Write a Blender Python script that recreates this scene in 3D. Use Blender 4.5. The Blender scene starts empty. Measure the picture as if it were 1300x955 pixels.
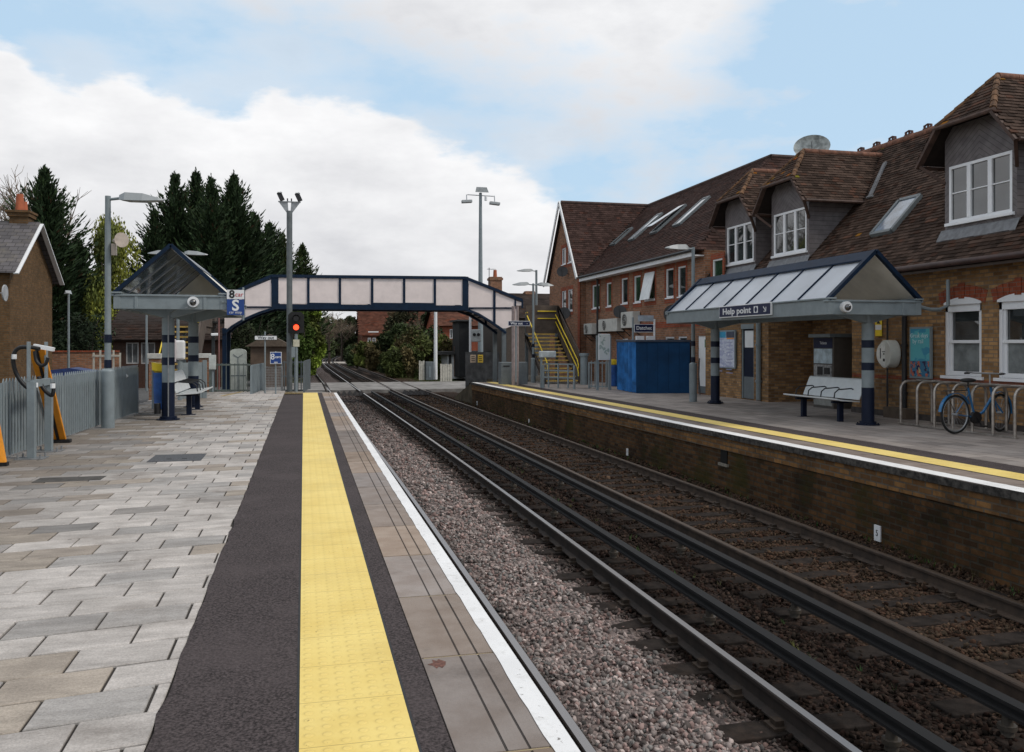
import bpy, bmesh, math, random
import numpy as np
from mathutils import Vector
from math import radians, sin, cos, tan, atan, pi, sqrt
random.seed(7)
rng = np.random.default_rng(11)
sc = bpy.context.scene
COL = sc.collection

# ---------------------------------------------------------------- camera
CZ = 1.454            # eye height above the near platform
F_PX, CX, CY = 1100.0, 650.0, 437.0      # survey constants of the photograph
TH = atan(264.5 / F_PX)                  # camera is turned right of the track direction
cam_d = bpy.data.cameras.new('camera')
cam = bpy.data.objects.new('camera', cam_d)
COL.objects.link(cam)
cam.location = (0, 0, CZ)
cam.rotation_euler = (radians(90), 0, -TH)
cam_d.sensor_width = 36.0
cam_d.lens = F_PX / 1300.0 * 36.0
cam_d.shift_y = -(477.5 - CY) / 1300.0
cam_d.clip_start = 0.05
cam_d.clip_end = 4000
sc.camera = cam

# ---------------------------------------------------------------- sky
SUN_EL, SUN_AZ = radians(44), radians(118)     # azimuth clockwise from +Y
world = bpy.data.worlds.new("World")
sc.world = world
world.use_nodes = True
wt = world.node_tree
wt.nodes.clear()
def wn(kind, **kw):
    n = wt.nodes.new(kind)
    for k, v in kw.items():
        setattr(n, k, v)
    return n
def wl(a, b):
    wt.links.new(a, b)
def wmath(op, a, b=None, c=None, clamp=False):
    n = wn('ShaderNodeMath', operation=op, use_clamp=clamp)
    for i, s in enumerate((a, b, c)):
        if s is None: continue
        if isinstance(s, (int, float)): n.inputs[i].default_value = s
        else: wl(s, n.inputs[i])
    return n.outputs[0]
SKY_STR = 0.1
sky = wn('ShaderNodeTexSky', sky_type='NISHITA', sun_disc=False, sun_elevation=SUN_EL, sun_rotation=SUN_AZ, air_density=1.0, dust_density=1.2, ozone_density=1.0)
tc = wn('ShaderNodeTexCoord')
sep = wn('ShaderNodeSeparateXYZ'); wl(tc.outputs['Generated'], sep.inputs[0])
phi = wmath('SUBTRACT', wmath('ARCTAN2', sep.outputs[0], sep.outputs[1]), TH)      # azimuth
el = wmath('ARCSINE', sep.outputs[2])                                             # elevation
nz = wn('ShaderNodeTexNoise'); nz.inputs['Scale'].default_value = 3.4; nz.inputs['Detail'].default_value = 8; nz.inputs['Roughness'].default_value = 0.55
wl(tc.outputs['Generated'], nz.inputs['Vector'])
mp = wn('ShaderNodeMapping'); mp.inputs['Scale'].default_value = (1, 1, 2.4); wl(tc.outputs['Generated'], mp.inputs[0])
nz2 = wn('ShaderNodeTexNoise'); nz2.inputs['Scale'].default_value = 9; nz2.inputs['Detail'].default_value = 9; nz2.inputs['Roughness'].default_value = 0.6
wl(mp.outputs[0], nz2.inputs['Vector'])
nz3 = wn('ShaderNodeTexNoise'); nz3.inputs['Scale'].default_value = 2.2; nz3.inputs['Detail'].default_value = 5
wl(mp.outputs[0], nz3.inputs['Vector'])
def fcurve(inp, pts):
    n = wn('ShaderNodeFloatCurve')
    cm = n.mapping; cm.extend = 'HORIZONTAL'
    c = cm.curves[0]
    while len(c.points) < len(pts): c.points.new(0.5, 0.5)
    for p, (x, y) in zip(c.points, pts): p.location = (x, y); p.handle_type = 'AUTO'
    cm.update()
    wl(inp, n.inputs['Value'])
    return n.outputs['Value']
def pe(px, py):                          # a direction on the sky as curve coordinates
    p = atan((px - CX) / F_PX); e = atan((CY - py) / F_PX * cos(p))
    return ((p + 1.6) / 3.2, e / 1.6)
pn = wmath('ADD', wmath('MULTIPLY', phi, 1 / 3.2), 0.5)
edgeA = fcurve(pn, [(0, .2)] + [pe(*q) for q in [(-150, 20), (0, 38), (60, 88), (120, 96), (170, 82), (215, 104), (275, 132), (340, 104), (420, 112), (490, 128), (560, 166), (640, 196), (700, 232), (800, 300), (1000, 330)]] + [(1, .22)])
edgeB = fcurve(pn, [(0, .3)] + [pe(*q) for q in [(-100, -220), (80, -70), (150, -10), (220, 36), (400, 66), (520, 108), (620, 150), (720, 186), (840, 198), (930, 130), (990, 30), (1050, -70), (1150, -300)]] + [(1, .5)])
nz4 = wn('ShaderNodeTexNoise'); nz4.inputs['Scale'].default_value = 24; nz4.inputs['Detail'].default_value = 6; wl(mp.outputs[0], nz4.inputs['Vector'])
nA = wmath('ADD', wmath('MULTIPLY', wmath('SUBTRACT', nz2.outputs[0], .5), .09), wmath('MULTIPLY', wmath('SUBTRACT', nz4.outputs[0], .5), .035))
dA = wmath('MULTIPLY', wmath('ADD', wmath('SUBTRACT', wmath('MULTIPLY', edgeA, 1.6), el), nA), 42, clamp=True)
dA = wmath('SMOOTH_MIN', dA, 1.0, .3)
nB = wmath('ADD', wmath('MULTIPLY', wmath('SUBTRACT', nz.outputs[0], .5), .22), wmath('MULTIPLY', wmath('SUBTRACT', nz2.outputs[0], .5), .22))
dB = wmath('MULTIPLY', wmath('ADD', wmath('SUBTRACT', el, wmath('MULTIPLY', edgeB, 1.6)), nB), 10, clamp=True)
wis = wmath('MULTIPLY', wmath('SUBTRACT', wmath('ADD', wmath('MULTIPLY', nz3.outputs[0], .6), wmath('MULTIPLY', nz2.outputs[0], .4)), .462), 8, clamp=True)
wis = wmath('MULTIPLY', wis, wmath('ADD', .38, wmath('MULTIPLY', wmath('MULTIPLY', wmath('SUBTRACT', phi, -.1), 3.0, clamp=True), .42)))
dens = wmath('MAXIMUM', wmath('MAXIMUM', dA, wmath('MULTIPLY', dB, .93)), wis)
# cloud colour: bright tops, greyer bellies
depthA = wmath('MULTIPLY', wmath('SUBTRACT', wmath('MULTIPLY', edgeA, 1.6), el), 6.0, clamp=True)
g1 = wmath('MULTIPLY', wmath('SUBTRACT', nz.outputs[0], .42), 2.6, clamp=True)
g2 = wmath('MULTIPLY', wmath('SUBTRACT', nz2.outputs[0], .5), 1.5)
gA = wmath('MAXIMUM', wmath('ADD', wmath('ADD', wmath('MULTIPLY', depthA, .66), wmath('MULTIPLY', g1, .30)), g2), 0.0)
gB = wmath('MAXIMUM', wmath('ADD', wmath('ADD', .36, wmath('MULTIPLY', g1, .5)), g2), 0.0)
gsel = wn('ShaderNodeMix', data_type='FLOAT'); wl(dA, gsel.inputs[0]); wl(gB, gsel.inputs[2]); wl(gA, gsel.inputs[3])
cc = wn('ShaderNodeMix', data_type='RGBA'); wl(wmath('MINIMUM', gsel.outputs[0], 1.0), cc.inputs[0])
CLW, CLG = 9.2, 6.3
cc.inputs[6].default_value = (CLW, CLW * .99, CLW * .99, 1); cc.inputs[7].default_value = (CLG * .99, CLG * .985, CLG * 1.015, 1)
skg = wn('ShaderNodeMix', data_type='RGBA', blend_type='MULTIPLY'); skg.inputs[0].default_value = 1
wl(sky.outputs[0], skg.inputs[6]); skg.inputs[7].default_value = (1.25, 1.25, 1.25, 1)
skm = wn('ShaderNodeMix', data_type='RGBA'); skm.inputs[0].default_value = .84
wl(skg.outputs[2], skm.inputs[6]); skm.inputs[7].default_value = (4.9, 6.7, 8.4, 1)
mx = wn('ShaderNodeMix', data_type='RGBA'); wl(dens, mx.inputs[0]); wl(skm.outputs[2], mx.inputs[6]); wl(cc.outputs[2], mx.inputs[7])
bg = wn('ShaderNodeBackground'); bg.inputs[1].default_value = SKY_STR; wl(mx.outputs[2], bg.inputs[0])
wo = wn('ShaderNodeOutputWorld'); wl(bg.outputs[0], wo.inputs[0])

sun_d = bpy.data.lights.new('sun', 'SUN'); sun_d.energy = 1.7; sun_d.angle = radians(10); sun_d.color = (1, .93, .84)
sun = bpy.data.objects.new('sun', sun_d); COL.objects.link(sun)
sdir = Vector((sin(SUN_AZ) * cos(SUN_EL), cos(SUN_AZ) * cos(SUN_EL), sin(SUN_EL)))
sun.rotation_euler = (-sdir).to_track_quat('-Z', 'Y').to_euler()
sc.view_settings.view_transform = 'Standard'; sc.view_settings.look = 'None'
sc.view_settings.exposure = 0.14; sc.view_settings.gamma = 1.0
sc.view_settings.use_curve_mapping = False
sc.render.engine = 'CYCLES'
sc.cycles.max_bounces = 5; sc.cycles.diffuse_bounces = 3; sc.cycles.glossy_bounces = 3; sc.cycles.transparent_max_bounces = 12

# ---------------------------------------------------------------- survey helpers (photo pixel -> place)
ST, CT = sin(TH), cos(TH)
def ray(px, py):
    u = (px - CX) / F_PX
    return (ST + CT * u, CT - ST * u, (CY - py) / F_PX)
def G(px, py, h=0.0):
    d = ray(px, py); t = (CZ - h) / -d[2]
    return Vector((t * d[0], t * d[1], h))
def AX(px, py, X):
    d = ray(px, py); t = X / d[0]
    return (t * d[1], CZ + t * d[2])          # (Y, Z)
def AY(px, py, Y):
    d = ray(px, py); t = Y / d[1]
    return (t * d[0], CZ + t * d[2])          # (X, Z)
def AZ(px, py, z):                            # at camera depth z
    d = ray(px, py)
    return Vector((z * d[0], z * d[1], CZ + z * d[2]))
def lerp(a, b, t): return a + (b - a) * t
def interp(x, pts):
    if x <= pts[0][0]: return pts[0][1]
    for (a, b), (c, d) in zip(pts, pts[1:]):
        if x <= c:
            t = (x - a) / (c - a); 
            return b + (d - b) * t
    return pts[-1][1]
def sm(x, pts):                                # smooth interpolation
    if x <= pts[0][0]: return pts[0][1]
    for i, ((a, b), (c, d)) in enumerate(zip(pts, pts[1:])):
        if x <= c:
            p0 = pts[i - 1] if i > 0 else (a - (c - a), b); p3 = pts[i + 2] if i + 2 < len(pts) else (c + (c - a), d)
            m0 = (d - p0[1]) / (c - p0[0]) * (c - a); m1 = (p3[1] - b) / (p3[0] - a) * (c - a)
            t = (x - a) / (c - a); t2 = t * t; t3 = t2 * t
            return (2 * t3 - 3 * t2 + 1) * b + (t3 - 2 * t2 + t) * m0 + (-2 * t3 + 3 * t2) * d + (t3 - t2) * m1
    return pts[-1][1]
OFF = [(0, 0), (15, 0), (28, -.12), (43, -.32), (70, -.62), (100, -.8), (125, -.55), (150, .6), (180, 3.2), (220, 9), (260, 18)]
def off(Y): return sm(Y, OFF)
def zr(Y): return interp(Y, [(7, -.05), (15, -.10), (33, -.16), (60, -.16)])
def edgeR(Y): return 7.07 + off(Y) * .9

# ---------------------------------------------------------------- materials
MATS = {}
def _nt(name):
    m = bpy.data.materials.new(name); m.use_nodes = True
    nt = m.node_tree; b = nt.nodes['Principled BSDF']
    return m, nt, b
def L(nt, a, b): nt.links.new(a, b)
def noise(nt, scale, detail=4, rough=.55, vec=None):
    n = nt.nodes.new('ShaderNodeTexNoise'); n.inputs['Scale'].default_value = scale; n.inputs['Detail'].default_value = detail; n.inputs['Roughness'].default_value = rough
    if vec is not None: L(nt, vec, n.inputs['Vector'])
    return n.outputs[0]
def geo(nt): return nt.nodes.new('ShaderNodeNewGeometry')
def mathn(nt, op, a, b=None, clamp=False):
    n = nt.nodes.new('ShaderNodeMath'); n.operation = op; n.use_clamp = clamp
    for i, s in enumerate((a, b)):
        if s is None: continue
        if isinstance(s, (int, float)): n.inputs[i].default_value = s
        else: L(nt, s, n.inputs[i])
    return n.outputs[0]
def mixc(nt, f, a, b, mode='MIX'):
    n = nt.nodes.new('ShaderNodeMix'); n.data_type = 'RGBA'; n.blend_type = mode
    for i, s in ((0, f), (6, a), (7, b)):
        if isinstance(s, (int, float)): n.inputs[i].default_value = s
        elif isinstance(s, tuple): n.inputs[i].default_value = (*s, 1)
        else: L(nt, s, n.inputs[i])
    return n.outputs[2]
def rampf(nt, s, lo, hi):
    n = nt.nodes.new('ShaderNodeMapRange'); n.inputs[1].default_value = lo; n.inputs[2].default_value = hi
    n.interpolation_type = 'SMOOTHSTEP'
    L(nt, s, n.inputs[0]); return n.outputs[0]
def bumpn(nt, b, h, strength, dist=.01):
    n = nt.nodes.new('ShaderNodeBump'); n.inputs['Strength'].default_value = strength; n.inputs['Distance'].default_value = dist
    L(nt, h, n.inputs['Height']); L(nt, n.outputs[0], b.inputs['Normal'])
def mat(name, col, rough=.6, metal=0.0, var=.18, vs=6, bump=0, bs=60, attr=False, spec=.4, dirt=0, dirtcol=(.06, .05, .04), emit=0, coat=0):
    if name in MATS: return MATS[name]
    m, nt, b = _nt(name)
    g = geo(nt); pos = g.outputs['Position']
    n1 = noise(nt, vs, 5, .6, pos)
    f = rampf(nt, n1, .3, .7)
    a = tuple(c * (1 - var) for c in col); d = tuple(min(1, c * (1 + var)) for c in col)
    c = mixc(nt, f, a, d)
    if dirt:
        n2 = noise(nt, vs * .37, 7, .7, pos)
        c = mixc(nt, mathn(nt, 'MULTIPLY', rampf(nt, n2, .5, .72), dirt), c, dirtcol)
    if attr:
        at = nt.nodes.new('ShaderNodeAttribute'); at.attribute_name = 'Col'
        c = mixc(nt, 1.0, c, at.outputs['Color'], 'MULTIPLY')
    L(nt, c, b.inputs['Base Color'])
    b.inputs['Roughness'].default_value = rough; b.inputs['Metallic'].default_value = metal
    b.inputs['Specular IOR Level'].default_value = spec
    if coat: b.inputs['Coat Weight'].default_value = coat
    if emit:
        b.inputs['Emission Color'].default_value = (*col, 1); b.inputs['Emission Strength'].default_value = emit
    if bump: bumpn(nt, b, noise(nt, bs, 4, .6, pos), bump, .01)
    MATS[name] = m
    return m
def hv(nt):
    """brick coordinates: horizontal run along whichever wall, height"""
    g = geo(nt)
    sp = nt.nodes.new('ShaderNodeSeparateXYZ'); L(nt, g.outputs['Position'], sp.inputs[0])
    sn = nt.nodes.new('ShaderNodeSeparateXYZ'); L(nt, g.outputs['True Normal'], sn.inputs[0])
    isx = mathn(nt, 'GREATER_THAN', mathn(nt, 'ABSOLUTE', sn.outputs[0]), .6)
    h = nt.nodes.new('ShaderNodeMix'); h.data_type = 'FLOAT'
    L(nt, isx, h.inputs[0]); L(nt, sp.outputs[0], h.inputs[2]); L(nt, sp.outputs[1], h.inputs[3])
    cb = nt.nodes.new('ShaderNodeCombineXYZ'); L(nt, h.outputs[0], cb.inputs[0]); L(nt, sp.outputs[2], cb.inputs[1])
    return g, sp, cb.outputs[0]
def brick(name, c1, c2, mortar, w=.225, h=.075, mort=.008, stain=.5, staincol=(.03, .025, .02), moss=0, topz=None, bump=.6, var=None, squash=1):
    if name in MATS: return MATS[name]
    m, nt, b = _nt(name)
    g, sp, v = hv(nt)
    t = nt.nodes.new('ShaderNodeTexBrick'); L(nt, v, t.inputs['Vector'])
    t.inputs['Scale'].default_value = 1; t.inputs['Brick Width'].default_value = w; t.inputs['Row Height'].default_value = h
    t.inputs['Mortar Size'].default_value = mort; t.inputs['Mortar Smooth'].default_value = .2; t.inputs['Bias'].default_value = -.1
    t.inputs['Color1'].default_value = (*c1, 1); t.inputs['Color2'].default_value = (*c2, 1); t.inputs['Mortar'].default_value = (*mortar, 1)
    c = t.outputs['Color']
    wn_ = noise(nt, 9, 3, .5, v)
    c = mixc(nt, mathn(nt, 'MULTIPLY', rampf(nt, wn_, .35, .7), .45), c, tuple(x * .45 for x in c1))
    n2 = noise(nt, 1.1, 7, .7, g.outputs['Position'])
    c = mixc(nt, mathn(nt, 'MULTIPLY', rampf(nt, n2, .42, .66), stain), c, staincol)
    if moss:
        n3 = noise(nt, .55, 6, .75, g.outputs['Position'])
        c = mixc(nt, mathn(nt, 'MULTIPLY', rampf(nt, n3, .5, .64), moss), c, (.055, .05, .012))
    L(nt, c, b.inputs['Base Color']); b.inputs['Roughness'].default_value = .9; b.inputs['Specular IOR Level'].default_value = .08
    hh = mathn(nt, 'ADD', mathn(nt, 'SUBTRACT', 1, t.outputs['Fac']), mathn(nt, 'MULTIPLY', noise(nt, 70, 3, .6, g.outputs['Position']), .5))
    bumpn(nt, b, hh, bump, .006)
    MATS[name] = m
    return m
def glass(name, tint=(.02, .025, .03), rough=.04, spec=.9, wav=.15):
    if name in MATS: return MATS[name]
    m, nt, b = _nt(name)
    g = geo(nt)
    c = mixc(nt, rampf(nt, noise(nt, 1.6, 4, .6, g.outputs['Position']), .35, .65), tuple(x * .5 for x in tint), tuple(x * 1.5 for x in tint))
    L(nt, c, b.inputs['Base Color']); b.inputs['Roughness'].default_value = rough; b.inputs['Specular IOR Level'].default_value = .5; b.inputs['IOR'].default_value = 2.1
    bumpn(nt, b, noise(nt, 2.5, 2, .5, g.outputs['Position']), wav, .02)
    MATS[name] = m
    return m

# ---------------------------------------------------------------- mesh builder
ORG = {}
def tag(o, label=None, cat=None, group=None, kind=None):
    if label: o['label'] = label
    if cat: o['category'] = cat
    if group: o['group'] = group
    if kind: o['kind'] = kind
    return o
def thing(name, base, label, cat, group=None):
    o = bpy.data.objects.new(name, None); COL.objects.link(o)
    o.empty_display_size = .2
    o.location = base; ORG[o.name] = Vector(base)
    return tag(o, label, cat, group)
class Plane:
    def __init__(s, o, U, V, N): s.o, s.U, s.V, s.N = Vector(o), Vector(U), Vector(V), Vector(N)
    def p(s, u, v, n=0): return s.o + s.U * u + s.V * v + s.N * n
class MB:
    def __init__(s): s.v = []; s.f = []; s.c = []; s.sm = False
    def add(s, vs, fs, col=(1, 1, 1)):
        k = len(s.v); s.v += [tuple(x) for x in vs]
        for f in fs: s.f.append(tuple(i + k for i in f)); s.c.append(col)
        return s
    def box(s, x0, x1, y0, y1, z0, z1, col=(1, 1, 1)):
        return s.hexa([(x0, y0, z0), (x1, y0, z0), (x1, y1, z0), (x0, y1, z0), (x0, y0, z1), (x1, y0, z1), (x1, y1, z1), (x0, y1, z1)], col)
    def hexa(s, P, col=(1, 1, 1)):
        return s.add(P, [(3, 2, 1, 0), (4, 5, 6, 7), (0, 1, 5, 4), (1, 2, 6, 5), (2, 3, 7, 6), (3, 0, 4, 7)], col)
    def pbox(s, pl, u0, u1, v0, v1, n0, n1, col=(1, 1, 1)):
        return s.hexa([pl.p(u0, v0, n0), pl.p(u1, v0, n0), pl.p(u1, v0, n1), pl.p(u0, v0, n1), pl.p(u0, v1, n0), pl.p(u1, v1, n0), pl.p(u1, v1, n1), pl.p(u0, v1, n1)], col)
    def bar(s, p0, p1, w, t, up=(0, 0, 1), col=(1, 1, 1)):
        p0, p1 = Vector(p0), Vector(p1); d = (p1 - p0).normalized(); up = Vector(up)
        sd = d.cross(up)
        if sd.length < 1e-4: sd = d.cross(Vector((1, 0, 0)))
        sd.normalize(); u2 = sd.cross(d).normalized()
        a, b = sd * (w / 2), u2 * (t / 2)
        return s.hexa([p0 - a - b, p0 + a - b, p1 + a - b, p1 - a - b, p0 - a + b, p0 + a + b, p1 + a + b, p1 - a + b], col)
    def tube(s, pts, r, n=8, cap=True, col=(1, 1, 1)):
        pts = [Vector(p) for p in pts]; rs = r if isinstance(r, (list, tuple)) else [r] * len(pts)
        k = len(s.v); prev = None
        for i, p in enumerate(pts):
            d = (pts[min(i + 1, len(pts) - 1)] - pts[max(i - 1, 0)]).normalized()
            if prev is None:
                a = d.cross(Vector((0, 0, 1)));
                if a.length < 1e-3: a = d.cross(Vector((0, 1, 0)))
            else: a = prev - d * prev.dot(d)
            a.normalize(); prev = a; b = d.cross(a)
            for j in range(n):
                t = 2 * pi * j / n; s.v.append(tuple(p + (a * cos(t) + b * sin(t)) * rs[i]))
        for i in range(len(pts) - 1):
            for j in range(n):
                j2 = (j + 1) % n
                s.f.append((k + i * n + j, k + i * n + j2, k + (i + 1) * n + j2, k + (i + 1) * n + j)); s.c.append(col)
        if cap:
            s.f.append(tuple(k + j for j in range(n))[::-1]); s.c.append(col)
            m = k + (len(pts) - 1) * n; s.f.append(tuple(m + j for j in range(n))); s.c.append(col)
        return s
    def cyl(s, p0, p1, r, n=16, r1=None, col=(1, 1, 1)):
        return s.tube([p0, p1], [r, r if r1 is None else r1], n, True, col)
    def poly(s, pts, col=(1, 1, 1)): return s.add(pts, [tuple(range(len(pts)))], col)
    def prism(s, pts, vec, col=(1, 1, 1)):
        n = len(pts); vec = Vector(vec); a = [Vector(p) for p in pts]; b = [p + vec for p in a]
        fs = [tuple(range(n))[::-1], tuple(range(n, 2 * n))] + [(i, (i + 1) % n, n + (i + 1) % n, n + i) for i in range(n)]
        return s.add(a + b, fs, col)
    def sphere(s, c, r, n=12, m=8, sc3=(1, 1, 1), half=False):
        pts = []; c = Vector(c)
        k = len(s.v)
        for i in range(m + 1):
            t = pi * i / m * (.5 if half else 1)
            for j in range(n):
                q = 2 * pi * j / n
                s.v.append((c.x + r * sin(t) * cos(q) * sc3[0], c.y + r * sin(t) * sin(q) * sc3[1], c.z + r * cos(t) * sc3[2]))
        for i in range(m):
            for j in range(n):
                j2 = (j + 1) % n
                s.f.append((k + i * n + j, k + (i + 1) * n + j, k + (i + 1) * n + j2, k + i * n + j2)); s.c.append((1, 1, 1))
        return s
    def sweep(s, prof, fn, ys, closed=True, col=(1, 1, 1)):
        """profile [(x,z)] carried along ys; fn(Y)->(X0,Z0)"""
        k = len(s.v); n = len(prof)
        for Y in ys:
            x0, z0 = fn(Y)
            for (a, b) in prof: s.v.append((x0 + a, Y, z0 + b))
        for i in range(len(ys) - 1):
            for j in range(n if closed else n - 1):
                j2 = (j + 1) % n
                s.f.append((k + i * n + j, k + i * n + j2, k + (i + 1) * n + j2, k + (i + 1) * n + j)); s.c.append(col)
        if closed:
            s.f.append(tuple(range(k, k + n))); s.c.append(col)
            m = k + (len(ys) - 1) * n; s.f.append(tuple(range(m, m + n))); s.c.append(col)
        return s
    def build(s, name, m, parent=None, smooth=None, bevel=0, base=None, recalc=True, attr=False):
        org = ORG[parent.name] if parent is not None else (Vector(base) if base is not None else Vector((0, 0, 0)))
        me = bpy.data.meshes.new(name)
        me.from_pydata([(x - org.x, y - org.y, z - org.z) for x, y, z in s.v], [], s.f)
        if attr:
            ca = me.color_attributes.new('Col', 'FLOAT_COLOR', 'CORNER')
            buf = np.empty((len(me.loops), 4), np.float32)
            i = 0
            for f, c in zip(s.f, s.c):
                buf[i:i + len(f), :3] = c; buf[i:i + len(f), 3] = 1; i += len(f)
            ca.data.foreach_set('color', buf.ravel())
        if recalc and len(s.f) < 60000:
            bm = bmesh.new(); bm.from_mesh(me); bmesh.ops.recalc_face_normals(bm, faces=bm.faces); bm.to_mesh(me); bm.free()
        if smooth:
            me.shade_smooth(); me.set_sharp_from_angle(angle=radians(smooth))
        o = bpy.data.objects.new(name, me); COL.objects.link(o)
        me.materials.append(m)
        if parent is not None: o.parent = parent; ORG[o.name] = org
        else: o.location = org; ORG[o.name] = org
        if bevel:
            b = o.modifiers.new('bevel', 'BEVEL'); b.width = bevel; b.segments = 2; b.limit_method = 'ANGLE'; b.angle_limit = radians(40)
        return o
def kids(o): return list(o.children)
def dup(o, loc=None, rz=None, label=None, parent=None, group=None, tilt=None):
    c = o.copy(); COL.objects.link(c); c.parent = parent
    ORG[c.name] = Vector(loc) if loc is not None else ORG.get(o.name, Vector((0, 0, 0)))
    if loc is not None: c.location = loc
    if rz is not None: c.rotation_euler = (0, 0, rz)
    if label: c['label'] = label
    if group: c['group'] = group
    for ch in kids(o): dup(ch, parent=c)
    return c
_txtcache = {}
def text(s, size, pl, u, v, m, parent, n=.003, align='CENTER', name='lettering', bold=.0, sx=1.0):
    cu = bpy.data.curves.new('t', 'FONT'); cu.body = s; cu.size = size; cu.align_x = align; cu.align_y = 'CENTER'
    cu.extrude = .0015; cu.resolution_u = 3; cu.offset = bold
    to = bpy.data.objects.new('t', cu); COL.objects.link(to)
    dg = bpy.context.evaluated_depsgraph_get()
    me = bpy.data.meshes.new_from_object(to.evaluated_get(dg))
    vs = [tuple(pl.p(u + q.co.x * sx, v + q.co.y, n + q.co.z)) for q in me.vertices]
    fs = [tuple(p.vertices) for p in me.polygons]
    bpy.data.objects.remove(to); bpy.data.curves.remove(cu); bpy.data.meshes.remove(me)
    b = MB(); b.add(vs, fs)
    return b.build(name, m, parent, recalc=False)
# ================================================================= materials in use
RAILZ = -.915
GREY = mat('station_grey_paint', (.20, .235, .25), .45, var=.08, bump=.05, dirt=.25, dirtcol=(.08, .08, .08))
GREYD = mat('dull_grey_paint', (.13, .15, .16), .5, var=.1, dirt=.3)
NAVY = mat('navy_paint', (.004, .009, .026), .5, spec=.25, var=.15)
NAVYB = mat('bridge_navy_paint', (.004, .016, .040), .6, spec=.2, var=.2, dirt=.3, dirtcol=(.02, .02, .02))
STEEL = mat('galvanised_steel', (.30, .31, .32), .45, .6, var=.15, vs=12)
WHITE = mat('white_paint', (.72, .73, .74), .45, var=.04, dirt=.12, dirtcol=(.35, .35, .33))
UPVC = mat('white_window_frame', (.74, .75, .77), .35, var=.03)
BLACK = mat('black_rubber', (.012, .012, .013), .5, var=.3)
YEL = mat('yellow_paint', (.75, .55, .03), .45, var=.08, dirt=.15)
ORANGE = mat('orange_board', (.72, .27, .015), .5, var=.1, dirt=.25, dirtcol=(.2, .1, .03))
DARKMET = mat('dark_metal', (.03, .03, .032), .5, .3, var=.2)

def asphalt(name, col):
    m, nt, b = _nt(name); g = geo(nt); p = g.outputs['Position']
    n1 = noise(nt, 75, 3, .75, p); n2 = noise(nt, 1.6, 6, .6, p)
    c = mixc(nt, rampf(nt, n1, .32, .72), tuple(x * .35 for x in col), tuple(x * 2.3 for x in col))
    c = mixc(nt, mathn(nt, 'MULTIPLY', rampf(nt, n2, .4, .7), .45), c, tuple(x * 1.9 for x in col))
    L(nt, c, b.inputs['Base Color']); b.inputs['Roughness'].default_value = .95; b.inputs['Specular IOR Level'].default_value = .2
    bumpn(nt, b, n1, .5, .006); return m
ASPH = asphalt('dark_asphalt', (.043, .035, .035))
ROADM = asphalt('road_asphalt', (.07, .07, .07))

# ================================================================= ground, ballast, tracks
EARTH = mat('earth_and_rough_grass', (.05, .055, .022), .95, var=.5, vs=.8, bump=.6, bs=9, dirt=.6, dirtcol=(.06, .045, .03))
b = MB(); b.box(-900, 900, -60, 1500, -2.2, -1.30)
tag(b.build('ground', EARTH), 'rough earth and grass beyond the railway', kind='structure')

def ballast_mat():
    m, nt, b = _nt('ballast_bed'); g = geo(nt); p = g.outputs['Position']
    at = nt.nodes.new('ShaderNodeAttribute'); at.attribute_name = 'Col'
    vo = nt.nodes.new('ShaderNodeTexVoronoi'); vo.inputs['Scale'].default_value = 22; L(nt, p, vo.inputs['Vector'])
    hs = nt.nodes.new('ShaderNodeSeparateColor'); L(nt, vo.outputs['Color'], hs.inputs[0])
    c = mixc(nt, 1, at.outputs['Color'], mixc(nt, hs.outputs[0], (.35, .33, .33), (1.5, 1.35, 1.3)), 'MULTIPLY')
    L(nt, c, b.inputs['Base Color']); b.inputs['Roughness'].default_value = .95; b.inputs['Specular IOR Level'].default_value = .15
    bumpn(nt, b, mathn(nt, 'SUBTRACT', 1, vo.outputs['Distance']), 1.0, .05); return m
BAL = ballast_mat()
c_new, c_mid, c_old = (.245, .215, .205), (.027, .019, .015), (.052, .035, .024)
def balcol(x, Y):
    x = x - off(Y)
    if x < 2.55: c = np.array(c_new)
    elif x < 3.0: c = np.array(c_new) * (3.0 - x) / .45 + np.array(c_mid) * (x - 2.55) / .45
    elif x < 4.6: c = np.array(c_mid)
    else: c = np.array(c_old)
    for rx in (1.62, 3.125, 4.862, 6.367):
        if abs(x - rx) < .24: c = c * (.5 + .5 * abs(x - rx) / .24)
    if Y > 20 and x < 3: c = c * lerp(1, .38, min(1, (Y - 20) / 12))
    return c
def balz(x, Y):
    x = x - off(Y); z = -1.100
    if x < 2.75: z = -1.100 + .055 * min(1, (2.75 - x) / .25)
    z += .012 * sin(x * 7.1 + Y * 3.3) + .01 * sin(Y * 6.7 - x * 4)
    if 3.75 < x < 4.25: z += .05 * min(1, (x - 3.75) / .15) * min(1, (4.25 - x) / .15)
    if x > 4.75: z += .010
    return z
ys = [-3, 0] + [i * .5 for i in range(1, 90)] + [45 + i * 4 for i in range(0, 55)]
xs = [.6 + i * .16 for i in range(43)] + [8.2]
b = MB(); n = len(xs)
V = [(x + (off(Y) if .7 < x else 0), Y, balz(x + off(Y), Y)) for Y in ys for x in xs]
Fc = []
for i in range(len(ys) - 1):
    for j in range(n - 1): Fc.append((i * n + j, i * n + j + 1, (i + 1) * n + j + 1, (i + 1) * n + j))
b.v = V; b.f = Fc
b.c = [tuple(balcol(V[f[0]][0], V[f[0]][1])) for f in Fc]
tag(b.build('ballast_bed', BAL, attr=True, smooth=180), 'stone ballast bed under both tracks', kind='structure')

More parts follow.
